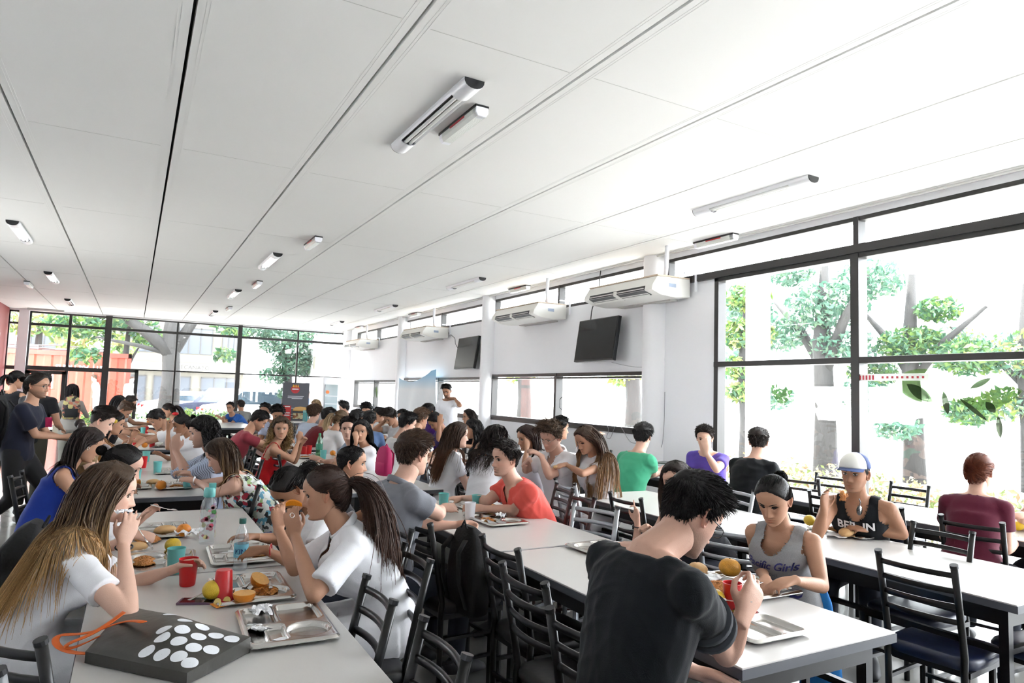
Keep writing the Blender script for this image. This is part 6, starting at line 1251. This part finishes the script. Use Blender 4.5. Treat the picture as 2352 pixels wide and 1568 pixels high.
# --- left table, right side
I = pp('pony', 'person with a long wavy brown ponytail in a white blouse, eating an orange wedge', 746, 1132, 2.95, face=172, look=160, pitch=10, sex='f', skin='tan', hair='pony', hcol=(.035, .016, .011), tip=(.075, .035, .02), hlen=.50, curl=.8, top='coat', tcol=WH, coat=True, lod=0, sl=.80, neckv=True, s=.99, eyes='open', pants=(.45, .46, .5),
   L=dict(E=PZ(722, 1366, TZ+.045), W=PD(677, 1228, 2.950), dir=(.25, .15, 1), back=(.35, .9, .1), pose='fork'), R=dict(E=PZ(676, 1306, TZ+.045), W=PD(640, 1214, 3.172), dir=(.1, -.1, 1), back=(.3, -.8, .1), pose='fork'))
w_ = thing('orange_wedge', 'bright orange wedge held at the lips of the ponytail wearer', 'fruit', PD(676, 1162, 2.93)); th = np.linspace(-1.1, 1.1, 11); R_ = rotz(math.radians(150))
MB().slab((A([[[.040*math.sin(a), (.018+.026*q)*math.cos(a)*.5, (.010+.022*q)*math.cos(a)] for a in th] for q in (0, .33, .66, 1)])@R_.T), .006).build('segment', mat('bright_orange', (.85, .28, .01), .35, bump=.001, bscale=150), w_, smooth=True)
tag(MB().tube([PD(671, 1183, 2.86)+A([.009*math.cos(a), .004*math.sin(a), .009*math.sin(a)]) for a in np.linspace(0, 6.28, 16)[:-1]], [(.0016)]*15, 6, closed=True).build('ring', M_STEEL, None, smooth=True), 'silver ring on the hand holding the orange wedge', 'ring')
pp('bent', 'dark haired person bending low over the tray, behind the ponytail wearer, white coat', 668, 1124, 3.55, face=176, look=182, pitch=48, sex='f', skin='brown', hair='pony', hcol='black', hlen=.22, top='coat', tcol=WH, lod=0, sl=.5, eyes='closed', s=.95, lean=1.0,
   L=dict(W=PZ(606, 1262, TZ+.09), pose='pinch', dir=(1, .0, -.1), back=(0, .4, .9)), R=dict(W=PZ(585, 1232, TZ+.12), pose='pinch', dir=(1, .1, .1), back=(0, -.3, .9)))
tag(MB().tube([PZ(622, 1262, TZ+.09)+A([.008*math.cos(a), .022*math.cos(a), .026*math.sin(a)]) for a in np.linspace(0, 6.28, 18)[:-1]], .0028, 6, closed=True).build('bracelet', M_REDP, None, smooth=True), 'thin red bracelet on the wrist over the tray', 'bracelet')
FLO = mat_spots('flowered_cloth', [(.62, .64, .60), (.30, .42, .18), (.70, .72, .70), (.02, .02, .025), (.66, .68, .64), (.32, .02, .04), (.55, .60, .50), (.12, .32, .45), (.72, .72, .70), (.04, .04, .04)], 34)
pp('floral', 'person in a flowered sleeveless top with long fair streaked hair, looking down', 506, 1046, 4.85, face=158, look=160, pitch=26, sex='f', skin='light', hair='long', hcol=(.05, .028, .016), tip=(.30, .17, .07), hlen=.40, top='tank', tmat=FLO, lod=0, eyes='down', s=1.0, shorts=True, pants=(.06, .12, .30),
   L=dict(E=PD(500, 1132, 4.72), W=PD(452, 1106, 4.98), pose='fork', dir=(.9, .2, .25), back=(0, .3, .9)), R=dict(E=PD(448, 1112, 5.25), W=PD(440, 1088, 5.25), pose='pinch', dir=(1, .1, .1)))
cutlery('fork', PD(420, 1080, 5.25), PD(402, 1108, 5.25), 'fork above the tray of the person in the flowered top', roll=(1, -.4, 0))
tag(MB().tube([PD(447, 1104, 4.98)+A([.010*math.cos(a), .028*math.cos(a), .026*math.sin(a)]) for a in np.linspace(0, 6.28, 18)[:-1]], [(.003, .009)]*17, 8, closed=True).build('wristband', M_WHITEP, None, smooth=True), 'white wristband of the person in the flowered top', 'wristband')
pp('wavy', 'man with wavy black shoulder length hair in a pin striped shirt, hands raised', 466, 992, 5.35, face=178, look=172, pitch=12, skin='light', hair='long', hcol='black', hlen=.20, curl=1.0, top='polo', tmat=mat_stripes('pin_striped_cloth', (.52, .60, .76), (.10, .12, .18), .014, 1, duty=.72), lod=0, sl=1.25, eyes='half', neckv=True, beard=.25,
   L=dict(E=PD(432, 1092, 5.3), W=PD(404, 1036, 5.4), dir=(.1, -.1, 1), back=(.4, .8, 0), pose='pinch'), R=dict(E=PD(408, 1086, 5.6), W=PD(398, 1040, 5.6), dir=(.0, .0, 1), pose='pinch'))
pp('bunw', 'person with gathered black hair and a white blouse, left row', 418, 976, 7.5, face=178, look=180, pitch=20, sex='f', skin='brown', hair='bun', hcol='black', hlen=.2, top='coat', tcol=WH, lod=1, sl=.7, L=dict(E=PD(386, 1028, 7.3), W=PD(386, 990, 7.4), pose='relax', dir=(0, 0, 1)), R=dict(w=(.3, 0, .82)))
pp('boy', 'boy in a white t-shirt bent over his tray, left row', 363, 962, 9.0, face=180, look=180, pitch=40, skin='tan', hair='short', hcol='black', top='tee', tcol=WT, L=dict(w=(.42, .0, .92), pose='fork'), R=dict(w=(.4, .1, .84)))
pp('redbow', 'person with a black top, ponytail and red bow, far left row', 386, 943, 11.2, face=180, look=176, pitch=20, sex='f', skin='tan', hair='pony', hcol='dark', hlen=.3, curl=.5, top='tee', tcol=(.012, .012, .02), R=dict(w=(.34, -.1, .95)))
tag(MB().ball(PD(403, 950, 11.1), (.05, .03, .03), 10).build('hair_bow', M_REDP, None, smooth=True), 'red bow in dark hair, far left row', 'hair bow')
# --- centre row
pp('bluepolo', 'young man in a royal blue shirt sitting at the far windows', 529, 936, 15.6, face=215, look=238, pitch=5, skin='tan', hair='short', hcol='dark', top='tee', tcol=(.03, .12, .42), L=dict(w=(.30, .0, .84)), R=dict(w=(.32, .1, .84)), s=1.02)
pp('greyback', 'person in a grey t-shirt seen from behind at the far windows', 553, 931, 16.4, face=80, look=110, skin='tan', hair='short', hcol='dark', top='tee', tcol=(.25, .25, .24))
backpack('navy backpack beside the person in the grey t-shirt', PD(548, 968, 15.8)-A([0, 0, .25]), math.radians(60), mat('navy_cloth', (.012, .02, .05), .8), .9)
pp('polo', 'man with brown cropped hair in a grey polo shirt seen from behind', 950, 1044, 3.85, face=12, look=18, pitch=4, skin='light', hair='short', hcol='brown', top='polo', tcol=(.20, .205, .23), lod=0, sl=.62, s=1.03, lean=.8, beard=.3, R=dict(E=PD(1006, 1180, 3.694), W=PZ(1015, 1168, TZ+.05), pose='relax', dir=(1, .1, 0)), L=dict(w=(.40, .02, .81), pose='fist'))
pp('buzz', 'man with shaved dark head looking right, behind the ponytail wearer', 808, 1064, 4.6, face=-10, look=-16, pitch=4, skin='tan', hair='buzz', hcol='black', top='tee', tcol=(.03, .03, .035), lod=0, s=.97)
pp('redtank', 'person with curly fair hair in a red strappy top looking over the shoulder', 646, 984, 7.1, face=-12, look=-98, pitch=2, sex='f', skin='tan', hair='long', hcol=(.07, .04, .022), tip=(.42, .28, .13), hlen=.24, curl=1.2, top='strap', tcol=(.45, .008, .012), lod=0, R=dict(E=PD(670, 1056, 6.947), W=PD(686, 1012, 7.151), dir=(.2, .1, 1), pose='fist'), L=dict(w=(.28, .03, 1.0), pose='fist'))
pp('dustyred', 'man in a dusty red t-shirt bent over his food', 594, 966, 8.5, face=-4, look=-8, pitch=32, skin='tan', hair='short', hcol='black', top='tee', tcol=(.26, .035, .05), lod=1, beard=.6, s=1.04, R=dict(w=(.44, .0, .90), pose='fork'), L=dict(w=(.42, .05, .82)))
pp('specs', 'dark skinned man with glasses in a grey t-shirt, behind the dusty red t-shirt', 609, 944, 11.0, face=-110, look=-120, pitch=8, skin='deep', hair='short', hcol='black', top='tee', tcol=(.25, .24, .22), glasses=M_BLKPL)
pp('flatcap', 'man with slicked back dark hair behind the curly fair hair', 637, 950, 10.4, face=-100, look=-95, pitch=30, skin='brown', hair='quiff', hcol='black', top='tee', tcol=(.35, .38, .5))
pp('chin', 'person with long straight black hair resting the chin on a fist, looking at the camera', 829, 990, 7.2, face=188, look=244, pitch=4, sex='f', skin='tan', hair='long', hcol='black', hlen=.34, top='tee', tcol=WH, lod=1, L=dict(E=PD(812, 1042, 7.097), W=PD(818, 1012, 7.046), dir=(.1, -.2, 1), pose='fist'), R=dict(w=(.32, .02, .82)))
pp('mouth', 'boy with his mouth open in a grey blue shirt, looking at the camera', 800, 985, 7.5, face=188, look=246, pitch=0, skin='light', hair='short', hcol='dark', top='tee', tcol=(.22, .27, .36), lod=1, L=dict(w=(.34, .0, .82)), R=dict(w=(.36, .1, .82)))
pp('ponyb', 'person with a blond ponytail in a pale shirt seen from behind', 783, 962, 9.2, face=15, look=15, pitch=15, sex='f', skin='tan', hair='pony', hcol='dblond', tip=(.5, .36, .2), hlen=.25, top='tee', tcol=(.62, .60, .60), lod=1, s=1.0)
pp('maroonm', 'man in a dark red t-shirt holding a phone near the aqua crate', 754, 957, 10.0, face=5, look=-5, pitch=12, skin='brown', hair='short', hcol='black', top='tee', tcol=(.11, .008, .012), lod=1, s=1.05, R=dict(w=(.34, -.05, 1.05), pose='hold'), L=dict(w=(.3, .05, 1.0)))
tag(MB().box((-.005, -.035, -.07), (.005, .035, .07), o=PD(778, 962, 9.9)).build('phone', M_BLKPL, None), 'phone held up by the man in the dark red t-shirt', 'phone')
pp('paleback', 'person with brown bowl shaped hair in a pale grey shirt, back turned, by the crate', 723, 948, 10.6, face=20, look=48, pitch=5, skin='light', hair='bowl', hcol='chest', top='tee', tcol=(.38, .42, .50), lod=1, s=1.04)
pp('farblond', 'small blond head by the banner, far away', 725, 930, 15.0, face=200, look=220, pitch=15, sex='f', skin='light', hair='bob', hcol='blond', top='tee', tcol=(.4, .4, .42))
pp('darkback', 'person in a dark grey t-shirt with black hair seen from behind, centre far', 818, 962, 9.4, face=30, look=40, pitch=10, skin='tan', hair='short', hcol='black', top='tee', tcol=(.10, .10, .11))
pp('capback', 'man with black swept hair looking left near the fridge', 790, 938, 13.8, face=170, look=165, skin='light', hair='quiff', hcol='black', top='tee', tcol=(.6, .6, .6))
pp('bighair', 'person with bushy black hair by the far right corner', 841, 942, 12.3, face=-120, look=-110, pitch=25, skin='tan', hair='curlytop', hcol='black', top='tee', tcol=(.5, .5, .5), headscale=1.05)
pp('bluesh', 'person with black hair in a blue shirt seen from behind', 848, 966, 9.8, face=60, look=70, skin='tan', hair='short', hcol='black', top='tee', tcol=(.10, .16, .30), headscale=1.05)
pp('m34', 'man with short black hair in a pale t-shirt looking left, right far group', 870, 953, 11.8, face=180, look=180, pitch=12, skin='tan', hair='short', hcol='black', top='tee', tcol=WT)
pp('m35', 'man looking down with a hand on his forehead, white t-shirt', 896, 958, 10.3, face=188, look=200, pitch=38, skin='tan', hair='quiff', hcol='dark', top='tee', tcol=(.6, .6, .62), lod=1, R=dict(w=(.12, -.12, 1.14), pose='flat', dir=(0, .2, 1)), L=dict(w=(.36, .0, .82)))
pp('beard', 'bearded man with dark hair, right far group', 926, 960, 10.6, face=200, look=205, pitch=5, skin='brown', hair='short', hcol='black', top='tee', tcol=(.12, .12, .13), beard=.9)
pp('whitetee', 'man with black hair in a white t-shirt seen from behind, centre', 936, 974, 7.7, face=2, look=-2, pitch=12, skin='light', hair='short', hcol='black', top='tee', tcol=(.70, .69, .68), lod=1, s=1.04)
CAMO = mat_spots('leaf_camouflage_cloth', [(.50, .52, .52), (.06, .07, .06), (.62, .64, .66), (.14, .17, .12), (.55, .57, .58), (.04, .05, .04)], 13)
pp('camo', 'person with dark blond hair in a grey leaf patterned shirt, back turned', 966, 962, 8.2, face=25, look=15, pitch=8, skin='tan', hair='short', hcol='chest', top='tee', tmat=CAMO, lod=1, s=1.03)
pp('purpletee', 'man in a purple shirt smiling, beside the standing person', 985, 946, 10.7, face=190, look=185, pitch=22, skin='tan', hair='short', hcol='black', top='tee', tcol=(.08, .025, .22), lod=1)
pp('handhead', 'man holding his head with one hand, looking down, in front of the standing person', 1000, 968, 9.6, face=180, look=180, pitch=42, skin='brown', hair='short', hcol='black', top='tee', tcol=(.05, .03, .14), lod=1, L=dict(E=PD(1008, 1008, 9.4), W=PD(1009, 976, 9.4), dir=(.0, .1, 1), pose='flat'), R=dict(w=(.36, .05, .82)))
pp('standing', 'standing person in a loose white t-shirt with one hand at the collar', 1026, 898, 12.6, face=215, look=228, pitch=22, skin='brown', hair='fade', hcol='black', top='tee', tcol=WH, lod=1, standing=True, sl=.8, beard=.7, pants=(.012, .012, .015), group='standing people',
   L=dict(W=PD(1044, 914, 12.5), pose='fist', dir=(-.1, -1, .1), pole=(-.2, .5, -1)), R=dict(w=(.06, -.30, .80), pose='relax', dir=(0, 0, -1)))
pp('darkw', 'person with long dark hair in profile by the second column', 1076, 957, 10.6, face=180, look=172, pitch=4, sex='f', skin='tan', hair='long', hcol='dark', hlen=.34, top='tee', tcol=(.02, .02, .02), lod=1)
pp('curlyblk', 'person with long black curls in a black top, seen from behind near the column', 1086, 985, 8.2, face=150, look=155, pitch=8, sex='f', skin='tan', hair='long', hcol='black', hlen=.28, curl=.8, top='tank', tcol=(.012, .012, .014), lod=1)
pp('brun', 'person with long straight brown hair in a white coat in profile facing right', 1052, 1000, 6.2, face=5, look=-10, pitch=2, sex='f', skin='fair', hair='long', hcol=(.045, .022, .013), tip=(.13, .06, .03), hlen=.46, top='coat', tcol=WH, coat=True, lod=0, pants=(.5, .5, .53))
pp('lab', 'person with long dark curls spilling over a white lab coat, back turned', 1140, 1008, 5.9, face=20, look=38, pitch=18, sex='f', skin='light', hair='long', hcol=(.018, .011, .009), tip=(.03, .017, .012), hlen=.40, curl=1.0, top='coat', tcol=WH, coat=True, lod=0, s=1.02, sl=1.5, pants=(.5, .5, .53))
pp('handface', 'person with dark straight hair hiding one eye behind a hand, white coat', 1210, 1006, 6.4, face=185, look=178, pitch=12, sex='f', skin='tan', hair='long', hcol=(.03, .014, .011), hlen=.26, top='coat', tcol=WH, lod=0, sl=.7, L=dict(E=PD(1205, 1068, 6.197), W=PD(1210, 1030, 6.298), dir=(-.1, -.15, 1), back=(.2, 1, 0), pose='face'), R=dict(w=(.34, .0, .84)))
pp('glassm', 'person with curly top hair and silver glasses in a white v-neck coat, looking down', 1264, 1004, 6.0, face=195, look=202, pitch=22, skin='light', hair='curlytop', hcol=(.10, .065, .04), top='coat', tcol=WH, lod=0, sl=.75, glasses=M_STEEL, neckv=True, eyes='down', s=1.02, beard=.35, coat=True,
   L=dict(E=PD(1262, 1092, 5.744), W=PD(1243, 1046, 5.897), dir=(.5, -.3, .3), pose='fist', back=(0, .4, 1)), R=dict(E=PD(1208, 1078, 6.154), W=PD(1214, 1056, 6.051), dir=(.8, .3, -.2)))
pp('behindm', 'man with black hair looking right behind the curly glasses wearer', 1286, 984, 7.4, face=0, look=-8, pitch=2, skin='tan', hair='short', hcol='black', top='tee', tcol=WT, lod=1)
pp('longh', 'person with waist long light brown hair, one arm behind the head, holding bread', 1346, 1010, 5.8, face=188, look=186, pitch=24, sex='f', skin='tan', hair='long', hcol=(.06, .033, .02), tip=(.27, .15, .07), hlen=.66, top='coat', tcol=WH, lod=0, sl=.5, eyes='down', coat=True,
   R=dict(E=PD(1326, 1000, 6.187), W=PD(1372, 996, 5.966), dir=(-1, -.3, .1), back=(.2, .3, 1), pose='relax'), L=dict(E=PD(1338, 1088, 5.579), W=PD(1300, 1066, 5.800), dir=(1, .1, -.1), pose='pinch', back=(0, .3, 1)))
bread(0, 0, 'piece of bread held by the person with waist long hair', .6, xyz=PD(1277, 1076, 5.75))
pp('coral', 'young man in a coral t-shirt leaning on the table, mouth slightly open', 1160, 1054, 4.75, face=178, look=184, pitch=2, skin='light', hair='short', hcol='dark', top='tee', tcol=(.74, .105, .085), lod=0, sl=.60, s=1.0, beard=.3, brow=1.2, wr=.006, neckv=True,
   L=dict(E=PZ(1180, 1172, TZ+.045), W=PZ(1112, 1168, TZ+.05), pose='relax', dir=(.6, -.3, 0)), R=dict(E=PD(1120, 1150, 4.858), W=PZ(1062, 1143, TZ+.05), dir=(1, 0, 0), pose='relax', back=(0, 0, 1)))
# --- right side
pp('green', 'person in a mint green t-shirt seen from behind by the column', 1477, 1002, 6.8, face=5, look=30, pitch=4, skin='light', hair='short', hcol='black', top='tee', tcol=(.06, .36, .20), lod=0, s=1.05, sl=.6, wr=.005, R=dict(E=PD(1500, 1088, 6.689), W=PD(1522, 1076, 7.023), pose='hold', dir=(1, 0, .1)))
tag(MB().box((-.12, -.08, -.005), (.12, .08, .005), R=rotz(.4), o=PD(1528, 1062, 6.9)).build('tablet', M_BLKPL, None), 'dark tablet held by the person in green', 'tablet')
pp('purple', 'young man in a violet t-shirt covering one eye with his hand', 1618, 1006, 7.2, face=200, look=216, pitch=10, skin='fair', hair='short', hcol='dark', curl=1, top='tee', tcol=(.10, .065, .36), lod=0, s=1.03, eyes='half', L=dict(E=PD(1646, 1078, 6.937), W=PD(1622, 1040, 6.937), dir=(0, -.2, 1), back=(1, .3, .2), pose='face'), R=dict(w=(.28, .05, .82), pose='relax'))
pp('blackback', 'broad person in a black t-shirt seen from behind against the big window', 1742, 1015, 6.5, face=10, look=40, pitch=5, skin='light', hair='short', hcol='dark', top='tee', tcol=(.004, .005, .007), lod=0, s=1.08, beard=.6, R=dict(w=(.36, -.05, .86)))
pp('finger', 'dark haired person behind the black t-shirt raising one finger, half hidden', 1552, 1106, 4.1, face=182, look=206, pitch=8, sex='f', skin='light', hair='long', hcol=(.025, .015, .012), tip=(.07, .04, .025), hlen=.36, top='tank', tcol=(.010, .010, .014), lod=0, s=.98,
   L=dict(E=PD(1462, 1285, 3.985), W=PD(1464, 1204, 3.950), dir=(.0, -.1, 1), back=(-.9, .4, 0), pose='point'), R=dict(w=(.35, .05, .84)))
tag(MB().tube([PD(1463, 1208, 3.95)+A([.029*math.cos(a), .025*math.sin(a), .004*math.sin(a)]) for a in np.linspace(0, 6.28, 20)[:-1]], .0035, 6, closed=True).build('hair_band', M_BLKPL, None, smooth=True), 'black hair band on the wrist under the raised finger', 'hair band')
I = pp('blackt', 'man in a black t-shirt with two sleeve stripes, bent over spaghetti at the front', 1590, 1182, 2.12, face=2, look=-2, pitch=34, skin='light', hair='short', hcol='black', top='tee', tcol=(.0045, .006, .009), lod=0, sl=.60, s=1.04, beard=.6, eyes='down', glasses=M_BLKPL, brow=1.2, wr=.004, lean=.95, nf=.10, nl=.05, pants=(.05, .08, .14),
   R=dict(E=PZ(1668, 1500, TZ+.06), W=PD(1706, 1414, 2.02), dir=(.55, .05, .6), back=(.35, -.6, .45), pose='fist'), L=dict(w=(.30, .10, .70), pose='relax'))
a = [q for q in I['arms'] if q['sd'] == -1][0]; ud = a['E']-a['S']
for q in (.36, .49): MB().tube(a['S']+ud*np.linspace(q, q+.05, 4)[:, None], A([.0725, .0725, .0725, .0725])*1.08, 24).build('sleeve_stripe', mat('stripe_grey', (.035, .038, .045), .9), I['root'], smooth=True)
cutlery('fork', PD(1722, 1384, 2.02), PZ(1648, 1376, TZ+.085), 'fork lifting spaghetti in the hand of the man in the black t-shirt'); pf = PZ(1644, 1380, TZ+.08)
n = 26; P = np.zeros((n, 8, 3)); rs = np.random.RandomState(5)
for k in range(8): P[:, k] = pf+rs.randn(n, 3)*.0025+A([0, 0, -.0085*k])+np.stack([np.cos(np.arange(n))*.012, np.sin(np.arange(n)*1.7)*.012, 0*np.arange(n)], 1)*(1-.05*k)
m = MB().strands(P, np.full(8, .0017), np.ones((n, 8, 3)), 5).ball(pf+A([0, 0, .004]), (.020, .014, .012), 10); tag(m.build('spaghetti', M_PASTA, None, smooth=True), 'spaghetti hanging from the raised fork at the front', 'pasta', None, 'stuff')
HG = mat('heather_grey_cloth', (.27, .27, .28), .9, noise=.22, nscale=220, bump=.0006, bscale=300)
I = pp('greytank', 'person in a heather grey tank top reading Pacific Girls, dark hair tied back, looking down', 1776, 1148, 3.3, face=196, look=200, pitch=26, sex='f', skin='tan', hair='bun', hcol='black', hlen=.25, curl=.8, top='tank', tmat=HG, lod=0, eyes='down', s=.97, lean=.35, wr=.004,
   L=dict(E=PD(1888, 1346, 3.101), W=PZ(1822, 1332, TZ+.075), dir=(.7, -.4, -.15), back=(.0, .2, 1), pose='pinch'), R=dict(E=PD(1745, 1300, 3.599), W=PZ(1758, 1330, TZ+.05), dir=(.8, .3, -.1), back=(0, 0, 1), pose='pinch'))
NV = mat('navy_print', (.025, .025, .14), .8)
on_shirt(I, text_mesh('Pacific Girls', .052, .3, bold=.0010), 'lettering', NV, .72); on_shirt(I, text_mesh('YACHT', .022, 0), 'lettering', mat('grey_print', (.12, .12, .16), .8), .72, -.048); on_shirt(I, text_mesh('CLUB', .050, 0, bold=.001), 'lettering', NV, .72, -.09)
V, F = text_mesh('~ ~ ~', .09, .2, bold=.002); on_shirt(I, (V, F), 'printed_waves', NV, .30)
cutlery('knife', PZ(1815, 1352, TZ+.05), PZ(1772, 1332, TZ+.04), 'knife in the hand of the person in the grey tank top'); cutlery('fork', PZ(1750, 1338, TZ+.05), PZ(1700, 1350, TZ+.04), 'fork over the empty part of the tray, grey tank top')
I = pp('cap', 'man in a white and blue cap and black BERLIN tank top lifting a fork', 1963, 1088, 4.35, face=202, look=193, pitch=0, skin='brown', hair='buzz', hcol='black', top='tank', tcol=(.004, .005, .008), lod=0, s=1.0, lean=.75, beard=.22, brow=1.3, wr=.003,
   R=dict(E=PD(1878, 1225, 4.169), W=PD(1893, 1172, 4.132), dir=(.15, .05, 1), back=(-.2, -.8, .3), pose='pinch'), L=dict(E=PZ(2072, 1226, TZ+.045), W=PZ(1998, 1216, TZ+.06), dir=(.55, -.5, .1), back=(.2, .3, 1), pose='hold'))
WPR = mat('white_print', (.72, .72, .74), .7); V, F = text_mesh('BE LIN', .080, 0, bold=.002); V[:, 0] *= 1.05; on_shirt(I, text_mesh('BERLIN', .070, 0, bold=.002), 'lettering', WPR, .76); on_shirt(I, text_mesh('DEPT', .05, 0, bold=.001), 'lettering', WPR, .76, -.095)
cp = MB(); RH, H_, hs = I['RH'], I['H'], I['hs']; 
def capshell(th0, th1, n1, name, m_):
    th = np.linspace(th0, th1, n1); zz = .040+(.136-.040)*np.sin(np.linspace(0, 1, 14)*np.pi/2); g = []
    for z in zz:
        k = math.sqrt(max(0, 1-((z-.040)/.0965)**2.2)); g.append([((.089*k*math.sin(t_)), -.006+.112*k*math.cos(t_), z) for t_ in th])
    G_ = A(g)@(RH*hs).T+H_; return MB().grid(G_).build(name, m_, capo)
capo = thing('baseball_cap', 'trucker cap with white front panel and navy blue brim', 'cap', tuple(I['off'])); NB = mat('navy_cap_cloth', (.035, .06, .17), .85)
capshell(-1.25, 1.25, 24, 'front_panel', mat('white_cap_foam', (.78, .77, .72), .85)); capshell(1.25, 2*math.pi-1.25, 34, 'mesh_back', NB)
br = []
for q in np.linspace(0, 1, 8): br.append([(.086*math.sin(t_)*(1-.02*q), -.006+.110*math.cos(t_)+.075*q*max(0, math.cos(t_*1.15))**.8, .044-.010*q*math.cos(t_)-.018*(math.sin(t_))**2*q) for t_ in np.linspace(-1.15, 1.15, 22)])
G_ = A(br)@(RH*hs).T+H_; MB().slab(G_, .004).build('brim', NB, capo, smooth=True)
for o_ in capo.children:
    if o_.name.startswith(('front', 'mesh')): q = o_.modifiers.new('t', 'SOLIDIFY'); q.thickness = .002; o_.data.polygons.foreach_set('use_smooth', [True]*len(o_.data.polygons))
cutlery('fork', PD(1886, 1134, 4.1), PD(1934, 1134, 4.05), 'fork with wound spaghetti held up by the capped man'); pf = PD(1936, 1132, 4.05); n = 26; P = np.zeros((n, 8, 3))
for k in range(8): P[:, k] = pf+rs.randn(n, 3)*.0035+A([0, 0, -.006*k])+np.stack([np.cos(np.arange(n))*.018, np.sin(np.arange(n)*1.7)*.014, .006*np.sin(np.arange(n))], 1)*(1-.07*k)
m = MB().strands(P, np.full(8, .0020), np.ones((n, 8, 3)), 5).ball(pf, (.020, .016, .018), 10); tag(m.build('spaghetti', M_PASTA, None, smooth=True), 'spaghetti wound on the fork of the capped man', 'pasta', None, 'stuff')
sg = thing('sunglasses', 'black sunglasses hanging at the neckline of the BERLIN tank top', 'sunglasses', PD(1974, 1172, 4.14)); MB().ball((0, 0, 0), (.026, .012, .030), 14).build('lens', mat('black_lens', (.005, .005, .006), .06, 0, .9), sg, smooth=True); MB().tube([(0, 0, .02), (.01, 0, .05), (.012, .01, .07)], .003, 6).build('temple', M_BLKPL, sg)
bread(0, 0, 'torn bread held in the hand of the capped man', .8, xyz=PZ(1958, 1212, TZ+.05), rz=1.8)
pp('maroon', 'person with auburn hair in a bun and a maroon t-shirt, back turned, at the right', 2250, 1082, 4.5, face=14, look=4, pitch=6, sex='f', skin='light', hair='bun', hcol=(.15, .040, .018), hlen=.35, bunz=.0, top='tee', tcol=(.095, .012, .028), lod=0, sl=.55, s=1.02, wr=.0012, hide_legs=False, R=dict(E=PD(2312, 1262, 4.283), W=PD(2338, 1240, 4.554)), L=dict(w=(.3, .1, .82)))
pp('edge', 'person mostly outside the right edge of the photo, only a forearm and hand showing', 2420, 1085, 4.7, face=182, look=180, sex='f', skin='light', hair='long', hcol='dark', top='tee', tcol=(.6, .6, .6), lod=1, R=dict(W=PD(2352, 1178, 4.7), pose='hold'), L=dict(W=PD(2350, 1186, 4.5), pose='hold'))
# --- walkers at the left
M_NAVY = (.012, .014, .028)
I = pp('walker', 'person in a navy t-shirt with glasses and hair knot walking right, wearing a black backpack', 86, 886, 6.5, face=-14, look=-22, pitch=4, skin='tan', hair='bun', hcol='dark', hlen=.2, top='tee', tcol=M_NAVY, standing=True, lod=0, sl=.75, beard=.7, glasses=M_BLKPL, pants=(.008, .008, .010), group='standing people',
   R=dict(w=(.30, .02, 1.05), pose='hold', dir=(1, .2, .1)), L=dict(w=(.30, .12, 1.02), pose='hold'), legs={1: ((.26, .08, .50), (.22, .08, .10)), -1: ((.02, -.08, .48), (-.34, -.08, .16))})
backpack('black backpack on the back of the walking person', I['off']+I['spine'](.2)-I['f']*.20+A([0, 0, -.05]), math.radians(-14), M_BACKP, 1.1)
pk = MB().slab([[PD(104+4*i, 958+5*j, 6.35)+A([0, .01*math.sin(i*2+j), 0]) for j in range(5)] for i in range(5)], .01); tag(pk.build('pink_cloth', mat('hot_pink_cloth', (.55, .01, .10), .7), None, smooth=True), 'hot pink cloth in the hand of the walking person', 'cloth')
pp('door1', 'dark haired person in a black sleeveless top behind the walking one, at the far left', 38, 872, 9.0, face=70, look=30, sex='f', skin='tan', hair='pony', hcol='black', top='tank', tcol=(.008, .008, .01), standing=True, lod=1, hlen=.15, pants=(.02, .02, .02), group='standing people', s=None, R=dict(w=(.1, -.25, .95)), L=dict(w=(.1, .25, .95)))
pp('door2', 'person in a black t-shirt and olive trousers behind the walking one', 96, 880, 8.2, face=60, look=90, skin='brown', hair='short', hcol='black', top='tee', tcol=(.008, .008, .01), standing=True, lod=1, pants=(.03, .028, .018), group='standing people', R=dict(w=(.2, -.18, 1.0)), L=dict(w=(.25, .1, 1.1)))
I = pp('bagwoman', 'person in a pale grey outfit with a patterned backpack at the far door', 166, 898, 11.6, face=95, look=95, sex='f', skin='tan', hair='long', hcol=(.012, .008, .010), hlen=.2, top='tee', tcol=(.28, .26, .24), standing=True, sl=1.5, lod=1, pants=(.24, .23, .20), group='standing people', R=dict(w=(.15, -.20, 1.1)), L=dict(w=(.12, .24, 1.15)))
backpack('colourful patterned backpack on the person leaving by the far door', I['off']+I['spine'](.25)-I['f']*.19, math.radians(95), mat_spots('comic_print', [(.05, .03, .03), (.30, .10, .06), (.35, .30, .12), (.02, .02, .02), (.25, .18, .14)], 22), .85, extra=M_BACKP)
tag(MB().slab([[PD(120+4*i, 975+6*j, 11.4) for j in range(5)] for i in range(4)], (.02, .03, 0)).build('shopping_bag', mat('beige_bag', (.30, .26, .20), .8), None), 'beige carrier bag in the hand of the person at the far door', 'bag')
for i, (u, v, D, lab, c) in enumerate([(216, 868, 27.2, 'person in white outside, right of the door frame', (.8, .8, .82)), (188, 884, 28, 'person in white outside beside the dark haired one', (.8, .8, .82)), (141, 868, 28.5, 'person in white outside behind the door mullion', (.8, .8, .82)), (303, 872, 27.5, 'person outside by the right door edge', (.75, .75, .8)), (712, 905, 27, 'person in blue walking outside beside the banner', (.2, .3, .5))]):
    pp('out%d' % i, lab, u, v, D, face=200+i*35, look=180+i*40, skin='light', hair='short', hcol='chest', top='tee', tcol=c, standing=True, lod=2, pants=(.7, .7, .72), group='people outside', R=dict(w=(.05, -.28, .8), dir=(0, 0, -1)), L=dict(w=(.05, .28, .8), dir=(0, 0, -1)))
